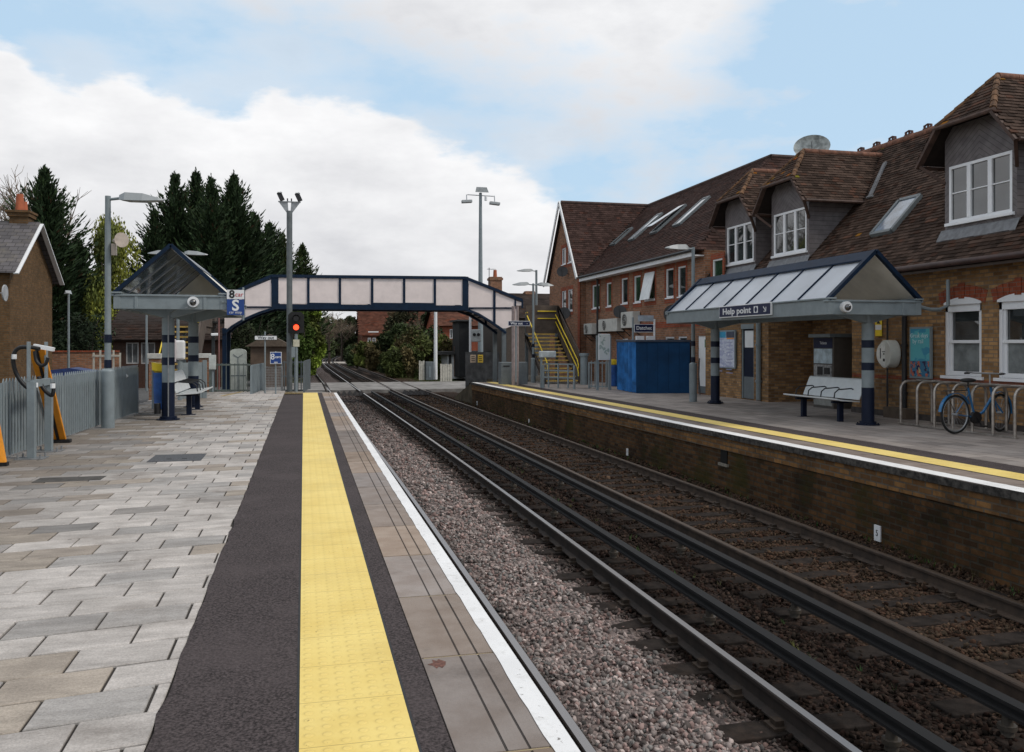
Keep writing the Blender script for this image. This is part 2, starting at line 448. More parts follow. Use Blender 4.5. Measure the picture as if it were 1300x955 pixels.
# loose stones lying on the bed
def stones():
    t = (1 + sqrt(5)) / 2
    iv = np.array([(-1, t, 0), (1, t, 0), (-1, -t, 0), (1, -t, 0), (0, -1, t), (0, 1, t), (0, -1, -t), (0, 1, -t), (t, 0, -1), (t, 0, 1), (-t, 0, -1), (-t, 0, 1)], float)
    iv /= np.linalg.norm(iv[0])
    fi = np.array([(0, 11, 5), (0, 5, 1), (0, 1, 7), (0, 7, 10), (0, 10, 11), (1, 5, 9), (5, 11, 4), (11, 10, 2), (10, 7, 6), (7, 1, 8), (3, 9, 4), (3, 4, 2), (3, 2, 6), (3, 6, 8), (3, 8, 9), (4, 9, 5), (2, 4, 11), (6, 2, 10), (8, 6, 7), (9, 8, 1)])
    P = []
    for (y0, y1, dens, r) in ((1.9, 7, 950, .0205), (7, 12, 640, .0225), (12, 20, 250, .029), (20, 44, 110, .034)):
        nn = int(dens * (y1 - y0) * 6.3)
        x = rng.uniform(1.0, 7.15, nn); y = rng.uniform(y0, y1, nn)
        # few stones on the visible sleeper tops
        for a, bq in zip(x, y):
            fr = ((bq - 1.1) / .56) % 1.0
            onsl = fr < .46
            if a > 4.55 and a < 6.75 and onsl and random.random() < .88: continue
            if 2.68 < a < 4.0 and onsl and random.random() < .8: continue
            if a > 4.6 and random.random() < .15: continue
            if (3.1 < a < 3.7 or 4.3 < a < 4.7) and random.random() < .5: continue
            P.append((a, bq, r))
    P = np.array(P); N = len(P)
    A = rng.normal(size=(N, 3, 3)); Q, _ = np.linalg.qr(A)
    S = rng.uniform(.42, 1.22, (N, 3)) * rng.choice([.7, 1, 1.25], (N, 1)) * P[:, 2:3]
    jit = 1 + rng.uniform(-.48, .40, (N, 12, 1))
    V = (iv[None] * jit) * S[:, None, :]
    V = np.einsum('nij,nkj->nki', Q, V)
    offs = np.array([off(y) for y in P[:, 1]])
    zz = np.array([balz(x + o, y) for x, y, o in zip(P[:, 0], P[:, 1], offs)]) + rng.uniform(-.004, .016, N)
    V += np.stack([P[:, 0] + offs, P[:, 1], zz], 1)[:, None, :]
    Fa = (fi[None] + (np.arange(N) * 12)[:, None, None]).reshape(-1, 3)
    me = bpy.data.meshes.new('ballast_stones')
    me.vertices.add(N * 12); me.vertices.foreach_set('co', V.reshape(-1).astype(np.float32))
    me.loops.add(N * 60); me.loops.foreach_set('vertex_index', Fa.reshape(-1).astype(np.int32))
    me.polygons.add(N * 20); me.polygons.foreach_set('loop_start', (np.arange(N * 20) * 3).astype(np.int32)); me.polygons.foreach_set('loop_total', np.full(N * 20, 3, np.int32))
    me.update(calc_edges=True)
    base = np.array([balcol(x + o, y) for x, y, o in zip(P[:, 0], P[:, 1], offs)])
    br = rng.uniform(.35, 1.6, (N, 1)); pal = rng.choice(4, N, p=[.45, .27, .18, .10])
    hue = np.array([(1, .97, .95), (1.08, .88, .84), (.72, .78, .78), (1.7, 1.62, 1.58)])[pal]
    c = np.clip(base * br * hue, 0, .7)
    buf = np.ones((N, 60, 4), np.float32); buf[:, :, :3] = c[:, None, :]
    ca = me.color_attributes.new('Col', 'FLOAT_COLOR', 'CORNER'); ca.data.foreach_set('color', buf.reshape(-1))
    o = bpy.data.objects.new('ballast_stones', me); COL.objects.link(o)
    me.materials.append(mat('ballast_stone', (.95, .95, .95), .95, var=.12, vs=30, attr=True, spec=.08))
    tag(o, 'loose pinkish grey and rusty brown ballast stones', kind='stuff')
stones()

def rail_mat(name, top, side, rough=.25):
    m, nt, b = _nt(name); g = geo(nt); p = g.outputs['Position']
    sn = nt.nodes.new('ShaderNodeSeparateXYZ'); L(nt, g.outputs['Normal'], sn.inputs[0])
    f = rampf(nt, sn.outputs[2], .8, .95)
    sp = nt.nodes.new('ShaderNodeSeparateXYZ'); L(nt, p, sp.inputs[0])
    f = mathn(nt, 'MULTIPLY', f, mathn(nt, 'GREATER_THAN', sp.outputs[2], RAILZ - .02))
    s = mixc(nt, rampf(nt, noise(nt, 6, 6, .6, p), .3, .7), tuple(x * .6 for x in side), tuple(x * 1.5 for x in side))
    L(nt, mixc(nt, f, s, top), b.inputs['Base Color'])
    L(nt, mathn(nt, 'MULTIPLY', f, .9), b.inputs['Metallic'])
    r = nt.nodes.new('ShaderNodeMapRange'); L(nt, f, r.inputs[0]); r.inputs[3].default_value = .8; r.inputs[4].default_value = rough
    L(nt, r.outputs[0], b.inputs['Roughness'])
    return m
RAILM = rail_mat('running_rail_steel', (.30, .29, .29), (.020, .014, .011), .33)
RAILM2 = rail_mat('brown_rail_steel', (.11, .08, .06), (.042, .027, .018), .45)
CONM = rail_mat('conductor_rail_steel', (.035, .035, .036), (.007, .006, .006), .72)
SLEEP = mat('weathered_timber_sleeper', (.022, .018, .016), .95, spec=.08, var=.35, vs=9, bump=.5, bs=50, dirt=.4, dirtcol=(.06, .04, .03))
railprof = [(-.07, 0), (.07, 0), (.07, .012), (.014, .03), (.010, .118), (.035, .128), (.036, .152), (.028, .16), (-.028, .16), (-.036, .152), (-.035, .128), (-.010, .118), (-.014, .03), (-.07, .012)]
RY = [-3, 0, 2, 4, 6, 8, 10, 12, 14] + [16 + 2.0 * i for i in range(0, 125)]
def track(cx, label, rm, ylist, y2):
    root = thing('railway_track', (cx, 0, RAILZ - .2), label, 'railway track', 'railway tracks')
    for s in (-1, 1):
        m = MB(); m.sweep(railprof, lambda Y: (cx + s * .7525 + off(Y), RAILZ - .16), RY)
        m.build('rail', rm, root, smooth=40)
    m = MB(); m.box(cx - 1.3, cx + 1.3, 1.12, 1.36, RAILZ - .30, RAILZ - .165)
    first = m.build('sleeper', SLEEP, root, bevel=.008)
    chair = []
    for s in (-1, 1):
        X = cx + s * .7525; ch = MB()
        ch.box(X - .15, X + .15, 1.17, 1.31, RAILZ - .166, RAILZ - .1455)
        for q in (-1, 1):
            ch.box(X + q * .06, X + q * .12, 1.2, 1.28, RAILZ - .147, RAILZ - .11)
        chair.append(ch.build('rail_chair', mat('rusty_iron', (.035, .023, .015), .85, var=.4, vs=20), first))
    o0 = off(1.2)
    k = 0
    for i in range(1, 76):
        Y = i * .56
        if Y + 1.3 > 43.5: break
        c = first.copy(); COL.objects.link(c); c.parent = root; c.location = (off(Y + 1.2) - o0, Y + random.uniform(-.02, .02), random.uniform(-.004, .004))
        c.rotation_euler = (0, 0, random.uniform(-.006, .006))
        for cq in chair: d = cq.copy(); COL.objects.link(d); d.parent = c
    m = MB()
    Y = 57
    while Y < 190:
        o = off(Y); m.box(cx + o - 1.3, cx + o + 1.3, Y, Y + .25, RAILZ - .25, RAILZ - .165); Y += .62
    tag(m.build('far_sleepers', SLEEP, root), kind='stuff')
    return root
track(2.372, 'nearer track with bright polished rails beside the left platform edge', RAILM, None, None)
track(5.615, 'farther track with dull brown rails below the brick platform wall', RAILM2, None, None)
conprof = [(-.04, 0), (.04, 0), (.04, .02), (.02, .03), (.02, .07), (.045, .075), (.045, .10), (-.045, .10), (-.045, .075), (-.02, .07), (-.02, .03), (-.04, .02)]
for cx, lab in ((3.56, 'conductor rail on white insulators right of the nearer track'), (4.42, 'conductor rail on insulators left of the farther track')):
    root = thing('conductor_rail', (cx, 0, RAILZ - .2), lab, 'conductor rail', 'third rails between the tracks')
    for (ya, yb) in ((-3, 43.0), (58.5, 240)):
        yy = [ya] + [y for y in RY if ya < y < yb] + [yb]
        MB().sweep(conprof, lambda Y: (cx + off(Y), RAILZ - .025), yy).build('rail', CONM, root, smooth=40)
    INS = mat('insulator_ceramic', (.06, .05, .04), .5, var=.3)
    m = MB(); m.cyl((cx, 2.2, RAILZ - .16), (cx, 2.2, RAILZ - .02), .045, 10, .03); m.cyl((cx, 2.2, RAILZ - .12), (cx, 2.2, RAILZ - .09), .06, 10)
    i0 = m.build('insulator', INS, root, smooth=40)
    for i in range(1, 17):
        c = i0.copy(); COL.objects.link(c); c.parent = root; c.location = (off(2.2 + i * 2.5), i * 2.5, 0)

# ================================================================= level crossing
CONC = mat('crossing_panel_concrete', (.20, .19, .18), .85, var=.35, vs=1.6, bump=.3, dirt=.8, dirtcol=(.1, .09, .08))
m = MB()
XP = [(-26, 1.45), (1.55, 1.62), (1.72, 3.02), (3.20, 4.78), (4.95, 6.25), (6.42, 30)]
for (a, c) in XP:
    o = off(48)
    aa = a + (o if a > -20 else 0); cc_ = c + (o if c < 25 else 0)
    if a < 0 or c > 10:
        m.box(aa, cc_, 45.6, 54.6, RAILZ - .3, RAILZ - .004)
    else:
        for q in range(6): m.box(aa, cc_, 45.6 + q * 1.5, 47.07 + q * 1.5, RAILZ - .3, RAILZ + .0)
tag(m.build('level_crossing_road', CONC, bevel=.01), 'grey concrete level crossing deck between the rails', kind='structure')
m = MB()
m.box(-30, 40, 113, 119, RAILZ - .3, RAILZ - .01)
tag(m.build('far_crossing_road', mat('pale_path', (.42, .38, .34), .9)), 'pale crossing strip farther along the line', kind='structure')
m = MB(); m.box(-60, -2.6, 28.2, 75, -.9, RAILZ + .02); m.box(12.4, 60, 38, 75, -.9, RAILZ + .02)
tag(m.build('road', ROADM), 'asphalt road leading to the level crossing', kind='structure')
# anti-trespass guards at the near side of the crossing
GRD = mat('black_rubber_guard', (.018, .016, .016), .7, var=.4)
gi = 0
def guard(x, y, lab):
    m = MB()
    for i in range(5):
        for j in range(7):
            a = x + i * .28; c = y - j * .26
            m.add([(a, c, RAILZ - .12), (a + .25, c, RAILZ - .12), (a + .25, c - .23, RAILZ - .12), (a, c - .23, RAILZ - .12), (a + .125, c - .1, RAILZ + .06)], [(0, 1, 4), (1, 2, 4), (2, 3, 4), (3, 0, 4), (3, 2, 1, 0)])
    tag(m.build('trespass_guard', GRD, base=(x, y, RAILZ - .12)), lab, 'trespass guard', 'black spiked trespass guards at the crossing')
guard(1.55, 44.1, 'black rubber pyramid guard between the rails of the nearer track at the crossing')
guard(4.85, 44.1, 'black rubber pyramid guard between the rails of the farther track at the crossing')

# ================================================================= left platform
YE = 26.6
WALLB = brick('platform_wall_brick', (.10, .065, .035), (.055, .038, .024), (.05, .045, .038), stain=.85, staincol=(.014, .011, .009), moss=.7, bump=.9)
m = MB(); m.box(-3.9, .86, -3, YE, -1.25, -.05)
m.add([(-3.9, YE, -.05), (.86, YE, -.05), (.86, 44.2, RAILZ), (-3.9, 44.2, RAILZ), (-3.9, YE, -1.25), (.86, YE, -1.25), (.86, 44.2, -1.25), (-3.9, 44.2, -1.25)], [(0, 1, 2, 3), (1, 5, 6, 2), (0, 3, 7, 4)])
tag(m.build('platform_left', WALLB), 'body of the left platform', kind='structure')
def slab_mat():
    m, nt, b = _nt('concrete_paving_slab'); g = geo(nt); p = g.outputs['Position']
    at = nt.nodes.new('ShaderNodeAttribute'); at.attribute_name = 'Col'
    mp_ = nt.nodes.new('ShaderNodeMapping'); mp_.inputs['Scale'].default_value = (3.0, 9.0, 1); L(nt, p, mp_.inputs[0])
    c = mixc(nt, 1, at.outputs['Color'], mixc(nt, rampf(nt, noise(nt, 1.0, 7, .7, mp_.outputs[0]), .28, .72), (.72, .71, .70), (1.18, 1.17, 1.16)), 'MULTIPLY')
    c = mixc(nt, 1, c, mixc(nt, rampf(nt, noise(nt, 90, 3, .8, p), .3, .7), (.80, .80, .80), (1.16, 1.16, 1.16)), 'MULTIPLY')
    c = mixc(nt, mathn(nt, 'MULTIPLY', rampf(nt, noise(nt, .8, 8, .7, p), .48, .66), .45), c, (.15, .125, .105))
    vo = nt.nodes.new('ShaderNodeTexVoronoi'); vo.inputs['Scale'].default_value = 3.2; L(nt, p, vo.inputs['Vector'])
    c = mixc(nt, mathn(nt, 'MULTIPLY', mathn(nt, 'LESS_THAN', vo.outputs['Distance'], .045), .6), c, (.07, .065, .06))
    L(nt, c, b.inputs['Base Color']); b.inputs['Roughness'].default_value = .82; b.inputs['Specular IOR Level'].default_value = .3
    bumpn(nt, b, mathn(nt, 'ADD', noise(nt, 70, 4, .7, p), noise(nt, 1.2, 4, .6, mp_.outputs[0])), .4, .006); return m
shear = .165
# paving slabs, individually laid and individually weathered
SLABM = slab_mat()
m = MB(); jn = MB()
jn.add([(-3.9, -3, -.012), (-.55, -3, -.012), (-.55, YE + 1.6, -.012), (-3.9, YE + 1.6, -.012)], [(0, 1, 2, 3)])
tag(jn.build('paving_joint_sand', mat('joint_sand', (.035, .03, .026), .95)), 'dark joints between the paving slabs', kind='structure')
gl, gw = .298, .427
row = 0; Y = .4
while Y < YE + 1.4:
    offx = (row % 2) * gw * .5 + random.uniform(-.012, .012) + (row * .005)
    x = -4.3 + offx
    while x < -.55:
        x0, x1 = max(x, -3.9), min(x + gw, -.55 - .0)
        if x1 - x0 > .016:
            j = .0068; zt = random.uniform(-.0025, .0025)
            def yy(a, c): return Y + (a + .55) * shear + c
            # overall tone: paler near the asphalt and near the camera, older brown slabs toward the fence and the shelter
            old = 0.0
            if x < -1.9: old = min(1, (-1.9 - x) / .9)
            old *= min(1, max(0, (Y - 2.2) / 2.5))
            t = random.random()
            if random.random() < .13 + .45 * old: c = (.29 + .03 * t, .25 + .03 * t, .215 + .02 * t)
            elif random.random() < .25: c = (.31, .295, .282)
            else: c = (.385 + .06 * t, .36 + .055 * t, .34 + .05 * t)
            k = lerp(1.07, .68, old) * random.uniform(.90, 1.08)
            c = tuple(q * k for q in c)
            if random.random() < .02: c = tuple(q * .6 for q in c)
            a, d = x0 + j, x1 - j
            P = [(a, yy(a, j)), (d, yy(d, j)), (d, yy(d, gl - j)), (a, yy(a, gl - j))]
            bv = .004
            cxm = (a + d) / 2; cym = (P[0][1] + P[2][1]) / 2
            T = [(px + (bv if px < cxm else -bv), py + (bv if i < 2 else -bv)) for i, (px, py) in enumerate(P)]
            tz = [zt + random.uniform(-.0012, .0012) for _ in range(4)]
            vs = [(px, py, -.02) for px, py in P] + [(px, py, zt - .004) for px, py in P] + [(px, py, z_) for (px, py), z_ in zip(T, tz)]
            fs = [(8, 9, 10, 11)] + [(4 + i, 4 + (i + 1) % 4, 8 + (i + 1) % 4, 8 + i) for i in range(4)] + [(i, (i + 1) % 4, 4 + (i + 1) % 4, 4 + i) for i in range(4)]
            m.add(vs, fs, c)
        x += gw
    Y += gl; row += 1
tag(m.build('paving', SLABM, attr=True, recalc=False), 'pale grey concrete slabs paving the left platform', kind='structure')
# ramp surface down to the crossing
m = MB(); m.add([(-3.9, YE + 1.4, -.012), (.86, YE + .0, -.012), (.86, 44.2, RAILZ + .01), (-3.9, 44.2, RAILZ + .01)], [(0, 1, 2, 3)])
tag(m.build('ramp_path', mat('old_ramp_concrete', (.20, .185, .17), .9, var=.25, vs=2.5, bump=.3, dirt=.4)), 'concrete ramp from the platform down to the crossing', kind='structure')
# asphalt strips
m = MB()
ee = [(-.552 + random.uniform(-.012, .010), -3 + i * .17) for i in range(int((YE + 2.4) / .17))]
m.add([(x, y, .0035) for x, y in ee] + [(-.028, y, .0035) for x, y in ee], [(i, i + len(ee), i + len(ee) + 1, i + 1) for i in range(len(ee) - 1)])
m.add([(.40, -3, -.004), (.525, -3, -.004), (.525, YE, -.004), (.40, YE, -.004)], [(0, 1, 2, 3)])
tag(m.build('asphalt_strip', ASPH), 'dark asphalt bands either side of the yellow strip', kind='structure')
# worn yellow bars at the platform end
m = MB()
for i in range(4): m.add([(-.55, YE - .5 + i * .32, .001), (-.02, YE - .5 + i * .32, .001), (-.02, YE - .36 + i * .32, .001), (-.55, YE - .36 + i * .32, .001)], [(0, 1, 2, 3)])
m.add([(-2.3, YE - 1.2, .004), (-2.15, YE - 1.2, .004), (-1.75, YE + 1.0, .004), (-1.9, YE + 1.0, .004)], [(0, 1, 2, 3)])
tag(m.build('platform_end_paving_marking', mat('worn_yellow_marking', (.30, .22, .10), .9, var=.4, vs=10)), 'worn tan bars at the platform end', kind='structure')

def tactile_mat():
    m, nt, b = _nt('yellow_tactile_paving'); g = geo(nt); p = g.outputs['Position']
    sp = nt.nodes.new('ShaderNodeSeparateXYZ'); L(nt, p, sp.inputs[0])
    def fr(s, k, o=0): return mathn(nt, 'SUBTRACT', mathn(nt, 'FRACT', mathn(nt, 'ADD', mathn(nt, 'MULTIPLY', s, k), o)), .5)
    fx, fy = fr(sp.outputs[0], 15.0, .24), fr(sp.outputs[1], 15.0)
    d = mathn(nt, 'SQRT', mathn(nt, 'ADD', mathn(nt, 'MULTIPLY', fx, fx), mathn(nt, 'MULTIPLY', fy, fy)))
    dome = mathn(nt, 'SUBTRACT', 1, rampf(nt, d, .16, .30))
    ring = mathn(nt, 'MULTIPLY', rampf(nt, d, .24, .33), mathn(nt, 'SUBTRACT', 1, rampf(nt, d, .33, .42)))
    n2 = noise(nt, 1.8, 7, .65, p)
    c = mixc(nt, rampf(nt, n2, .3, .7), (.70, .52, .15), (.79, .62, .21))
    c = mixc(nt, mathn(nt, 'MULTIPLY', dome, .12), c, (.80, .60, .22))
    c = mixc(nt, mathn(nt, 'MULTIPLY', ring, .10), c, (.35, .24, .08))
    j = mathn(nt, 'ABSOLUTE', fr(sp.outputs[1], 2.5)); jl = mathn(nt, 'GREATER_THAN', j, .494)
    c = mixc(nt, mathn(nt, 'MULTIPLY', jl, .6), c, (.20, .14, .05))
    c = mixc(nt, mathn(nt, 'MULTIPLY', rampf(nt, noise(nt, .7, 8, .75, p), .46, .7), .28), c, (.42, .31, .11))
    sp2 = rampf(nt, noise(nt, 38, 2, .5, p), .70, .76); c = mixc(nt, mathn(nt, 'MULTIPLY', sp2, .55), c, (.12, .08, .03))
    L(nt, c, b.inputs['Base Color']); b.inputs['Roughness'].default_value = .7; b.inputs['Specular IOR Level'].default_value = .3
    bumpn(nt, b, mathn(nt, 'ADD', dome, mathn(nt, 'MULTIPLY', noise(nt, 90, 2, .5, p), .25)), .55, .006); return m
TACT = tactile_mat()
m = MB(); m.box(-.016, .40, -3, YE, -.02, .002)
tag(m.build('tactile_paving_left', TACT), 'yellow blister paving strip along the left platform', kind='structure')
m = MB(); m.box(-.028, -.016, -3, YE, -.02, -.001); m.box(.40, .412, -3, YE, -.02, -.001)
tag(m.build('paving_joint_strip', mat('tar_joint', (.02, .022, .026), .7)), 'dark tar joints beside the yellow strip', kind='structure')
# coping stones with two grooves
COPE = mat('coping_concrete', (.95, .9, .86), .85, var=.16, vs=4, bump=.35, bs=70, attr=True, dirt=.4, dirtcol=(.11, .09, .075), spec=.2)
cy = [1.0]
m = MB(); Y = -2.9; k = 0
while Y < YE:
    t = random.uniform(.72, 1.15); h_ = random.uniform(-.02, .02); c = ((.29 + h_) * t, .245 * t, (.215 - h_) * t); y1 = min(Y + .985, YE)
    for (a, d, zt) in ((.53, .703, 0), (.703, .713, -.002), (.713, .788, 0), (.788, .798, -.002), (.798, .957, 0)):
        cc2 = c if zt == 0 else tuple(q * .22 for q in c)
        m.box(a, d, Y + .008, y1 - .008, -.14, zt + random.uniform(-.0004, .0004), cc2)
    Y += .985
tag(m.build('platform_edge_coping', COPE, attr=True), 'grooved concrete coping stones of the left platform edge', kind='structure')
m = MB(); m.box(.54, .93, -3, YE, -.13, -.0035)
tag(m.build('coping_joint_mortar', mat('sandy_mortar', (.30, .24, .14), .9)), 'sandy mortar between the coping stones', kind='structure')
def wp():
    m, nt, b = _nt('white_edge_paint'); g = geo(nt); p = g.outputs['Position']
    n1 = noise(nt, 30, 6, .7, p); n2 = noise(nt, 2.5, 5, .6, p)
    c = mixc(nt, rampf(nt, n2, .3, .7), (.66, .66, .66), (.78, .78, .78))
    c = mixc(nt, rampf(nt, n1, .62, .68), c, (.2, .19, .18))
    c = mixc(nt, mathn(nt, 'MULTIPLY', rampf(nt, noise(nt, 5, 8, .75, p), .5, .72), .5), c, (.34, .33, .31))
    L(nt, c, b.inputs['Base Color']); b.inputs['Roughness'].default_value = .7; return m
WPAINT = wp()
m = MB(); Y = -2.9
edge_l = []
while Y < YE - .12:
    edge_l.append((.868 + random.uniform(-.004, .004), Y)); Y += .12
vs = []
for x, y in edge_l: vs += [(x, y, .0035), (.9585, y, .0035), (.9585, y, -.03)]
fs = []
for i in range(len(edge_l) - 1):
    a = i * 3; fs += [(a, a + 1, a + 4, a + 3), (a + 1, a + 2, a + 5, a + 4)]
m.add(vs, fs)
tag(m.build('platform_edge_paint_marking', WPAINT, recalc=False), 'white painted line along the left platform edge', kind='structure')
# access cover and patches set in the paving
def patch(x0, y0, x1, y1, col, name, lab, cat=None):
    m = MB(); m.box(x0, x1, y0, y1, -.01, .006)
    return m.build(name, mat(name + '_surface', col, .7, var=.2, vs=20, bump=.5, bs=90), base=(x0, y0, 0))
p0, p1 = G(186, 587), G(288, 575)
cov = thing('access_cover', ((p0.x + p1.x) / 2, (p0.y + p1.y) / 2, 0), 'dark grey rectangular access cover set in the left platform paving', 'access cover')
m = MB(); m.box(p0.x, p1.x - .25, p0.y, p1.y - .05, -.01, .005); m.build('cover_plate', mat('cover_plate_steel', (.075, .078, .085), .6, .2, var=.2, vs=30, bump=.8, bs=120), cov)
m = MB()
for a in (p0.x + .2, p1.x - .5): m.box(a, a + .06, p0.y + .2, p0.y + .24, .005, .008)
m.build('lifting_slots', DARKMET, cov)
for (a, c, lab) in (((40, 613), (148, 604), 'dark worn drain grating in the paving near the fence'),):
    p0, p1 = G(*a), G(*c)
    m = MB()
    for i in range(14):
        yy0 = p0.y + i * (p1.y - p0.y) / 14
        m.box(p0.x, p1.x - .1, yy0, yy0 + (p1.y - p0.y) / 14 * .75, -.01, .004)
    tag(m.build('drain_grating', mat('grating_iron', (.07, .065, .06), .8, var=.3), base=(p0.x, p0.y, 0)), lab, 'drain grating')
m = MB(); q = G(556, 843)
m.add([(q.x + .035 * (1 + .4 * sin(i * 2.3)) * cos(i * pi / 6), q.y + .05 * (1 + .3 * cos(i * 3.1)) * sin(i * pi / 6), .0012) for i in range(12)], [tuple(range(12))])
tag(m.build('coping_stain_marking', mat('red_stain', (.13, .060, .045), .9, var=.4, vs=60)), 'small rust red stain on a coping stone', kind='structure')

# ================================================================= right platform
RYs = [-3 + i * 1.0 for i in range(40)]      # to 36
RE = RYs[-1]
PLW = brick('old_platform_brick', (.12, .062, .028), (.028, .018, .012), (.065, .056, .042), w=.225, h=.078, stain=.72, staincol=(.010, .008, .007), moss=.5, bump=1.0, mort=.012)
PLT = brick('top_course_brick', (.30, .155, .06), (.10, .055, .03), (.13, .11, .085), w=.225, h=.078, mort=.012, stain=.75, staincol=(.03, .025, .02), bump=.9)
def strip(name, m_, a, c, dz, lab, thick=None):
    m = MB()
    if thick: m.sweep([(a, dz - thick), (c, dz - thick), (c, dz), (a, dz)], lambda Y: (edgeR(Y), zr(Y)), RYs)
    else: m.sweep([(a, dz), (c, dz)], lambda Y: (edgeR(Y), zr(Y)), RYs, closed=False)
    return tag(m.build(name, m_), lab, kind='structure')
strip('platform_right', PLW, .06, .5, -.30, 'brick wall of the right platform', 1.1)
strip('platform_wall_top_course', PLT, .035, .5, -.080, 'paler top courses of the right platform wall', .22)
strip('platform_edge_nose', mat('dark_concrete_nose', (.05, .045, .04), .9, var=.8, vs=14, dirt=.9, dirtcol=(.008, .007, .006)), -.006, .03, -.004, 'dark nosing of the right platform coping', .085)  # dark band with black patches along the coping edge
def paving_r():
    m, nt, b = _nt('right_platform_paving'); g = geo(nt); p = g.outputs['Position']
    mp_ = nt.nodes.new('ShaderNodeMapping'); mp_.inputs['Rotation'].default_value = (0, 0, pi / 2); L(nt, p, mp_.inputs[0])
    t = nt.nodes.new('ShaderNodeTexBrick'); L(nt, mp_.outputs[0], t.inputs['Vector'])
    t.inputs['Scale'].default_value = 1; t.inputs['Brick Width'].default_value = .45; t.inputs['Row Height'].default_value = .3; t.inputs['Mortar Size'].default_value = .008
    t.inputs['Color1'].default_value = (.33, .285, .255, 1); t.inputs['Color2'].default_value = (.19, .165, .15, 1); t.inputs['Mortar'].default_value = (.05, .045, .04, 1)
    c = mixc(nt, mathn(nt, 'MULTIPLY', rampf(nt, noise(nt, .9, 6, .65, p), .4, .7), .5), t.outputs['Color'], (.36, .33, .31))
    L(nt, c, b.inputs['Base Color']); b.inputs['Roughness'].default_value = .8; bumpn(nt, b, t.outputs['Fac'], -.4, .005); return m
PAVR = paving_r()
m = MB(); vs = []
for Y in RYs: vs += [(edgeR(Y) + 1.5, Y, zr(Y) - .002), (15.5, Y, zr(Y) - .002)]
m.add(vs, [(2 * i, 2 * i + 1, 2 * i + 3, 2 * i + 2) for i in range(len(RYs) - 1)])
tag(m.build('paving_right', PAVR), 'brown grey paving of the right platform', kind='structure')
strip('asphalt_strip_right', ASPH, 1.06, 1.55, .002, 'dark asphalt band of the right platform')
strip('tactile_paving_right', TACT, .65, 1.06, .004, 'yellow blister strip along the right platform', .02)
m = MB(); m.sweep([(.62, .0035), (.655, .0035)], lambda Y: (edgeR(Y), zr(Y)), RYs, closed=False)
tag(m.build('paving_joint_strip_right', MATS.get('tar_joint')), 'dark joint beside the right yellow strip', kind='structure') if MATS.get('tar_joint') else None
m = MB(); Y = -3.0
while Y < RE:
    y1 = min(Y + .9, RE); t = random.uniform(.75, 1.1); c = (.24 * t, .20 * t, .175 * t)
    e0, e1, z0, z1 = edgeR(Y), edgeR(y1), zr(Y), zr(y1); g_ = .008; dz = random.uniform(-.004, .002)
    m.hexa([(e0, Y + g_, z0 - .075), (e0 + .65, Y + g_, z0 - .075), (e1 + .65, y1 - g_, z1 - .075), (e1, y1 - g_, z1 - .075), (e0, Y + g_, z0 + dz), (e0 + .65, Y + g_, z0 + dz), (e1 + .65, y1 - g_, z1 + dz), (e1, y1 - g_, z1 + dz)], c)
    Y = y1
tag(m.build('platform_edge_coping_right', COPE, attr=True, bevel=.012), 'coping stones of the right platform edge', kind='structure')
m = MB(); vs = []
W = [-3 + i * .15 for i in range(int((RE + 3) / .15))]
for Y in W: vs += [(edgeR(Y) + .004, Y, zr(Y) + .005), (edgeR(Y) + .235 + random.uniform(-.008, .008), Y, zr(Y) + .005)]
m.add(vs, [(2 * i, 2 * i + 1, 2 * i + 3, 2 * i + 2) for i in range(len(W) - 1)])
tag(m.build('platform_edge_paint_marking_right', WPAINT, recalc=False), 'white painted line along the right platform edge', kind='structure')
# far end of the right platform slopes down
m = MB(); e = edgeR(RE); z0 = zr(RE)
m.box(8.3, 15.5, RE, 43.6, -1.3, z0 - .006)
nx_, ny_ = 13, 13
for i in range(nx_ + 1):
    for j in range(ny_ + 1):
        x = lerp(e + .06 - .25 * j / ny_, 8.32, i / nx_); y = RE - .02 + 3.0 * j / ny_
        s_ = max(j / ny_ * 1.1, 0); z = z0 - .01 - .85 * min(1, s_) ** 1.3 * (1 - .75 * (i / nx_) ** 2)
        if 0 < j: z += random.uniform(-.05, .05)
        m.v.append((x, y, z))
k0 = 8
for i in range(nx_):
    for j in range(ny_): a_ = k0 + i * (ny_ + 1) + j; m.f.append((a_, a_ + 1, a_ + ny_ + 2, a_ + ny_ + 1)); m.c.append((1, 1, 1))
m.add([(e + .06, RE, z0), (e + .06, RE, -1.3), (e - .19, RE + 3, -1.3), (e - .19, RE + 3, z0 - .8)], [(0, 1, 2, 3)])
tag(m.build('platform_end_ramp_path', mat('mossy_ramp', (.075, .058, .035), .95, var=.5, vs=2, bump=.6, dirt=.5, dirtcol=(.05, .045, .015))), 'mossy ramp at the far end of the right platform', kind='structure')
# distance plates on the wall and a drain hole
for i, (px, py, hh, lab) in enumerate([(606, 512, .15, 'white distance plate on the platform wall, the smallest and farthest one'), (672, 535, .15, 'white distance plate on the mossy stretch of platform wall, second farthest'), (797, 574, .16, 'white distance plate on the dark platform wall below the blue hoarding'), (1115, 677, .20, 'white numbered plate low on the platform wall, the nearest one')]):
    Y0 = AX(px, py, 7.1)[0]; X0 = edgeR(Y0) + .06; Y0, Z0 = AX(px, py, X0)
    r = thing('distance_plate', (X0, Y0, Z0 - hh / 2), lab, 'marker plate', 'white plates on the platform wall')
    pl = Plane((X0, Y0, Z0), (0, -1, 0), (0, 0, 1), (-1, 0, 0))
    w = .045 if i < 3 else .06
    MB().pbox(pl, -w, w, -hh / 2, hh / 2, .002, .02).build('plate', WHITE, r)
    text('5' if i == 3 else '1', .11 if i == 3 else .08, pl, 0, 0, BLACK, r, n=.021)

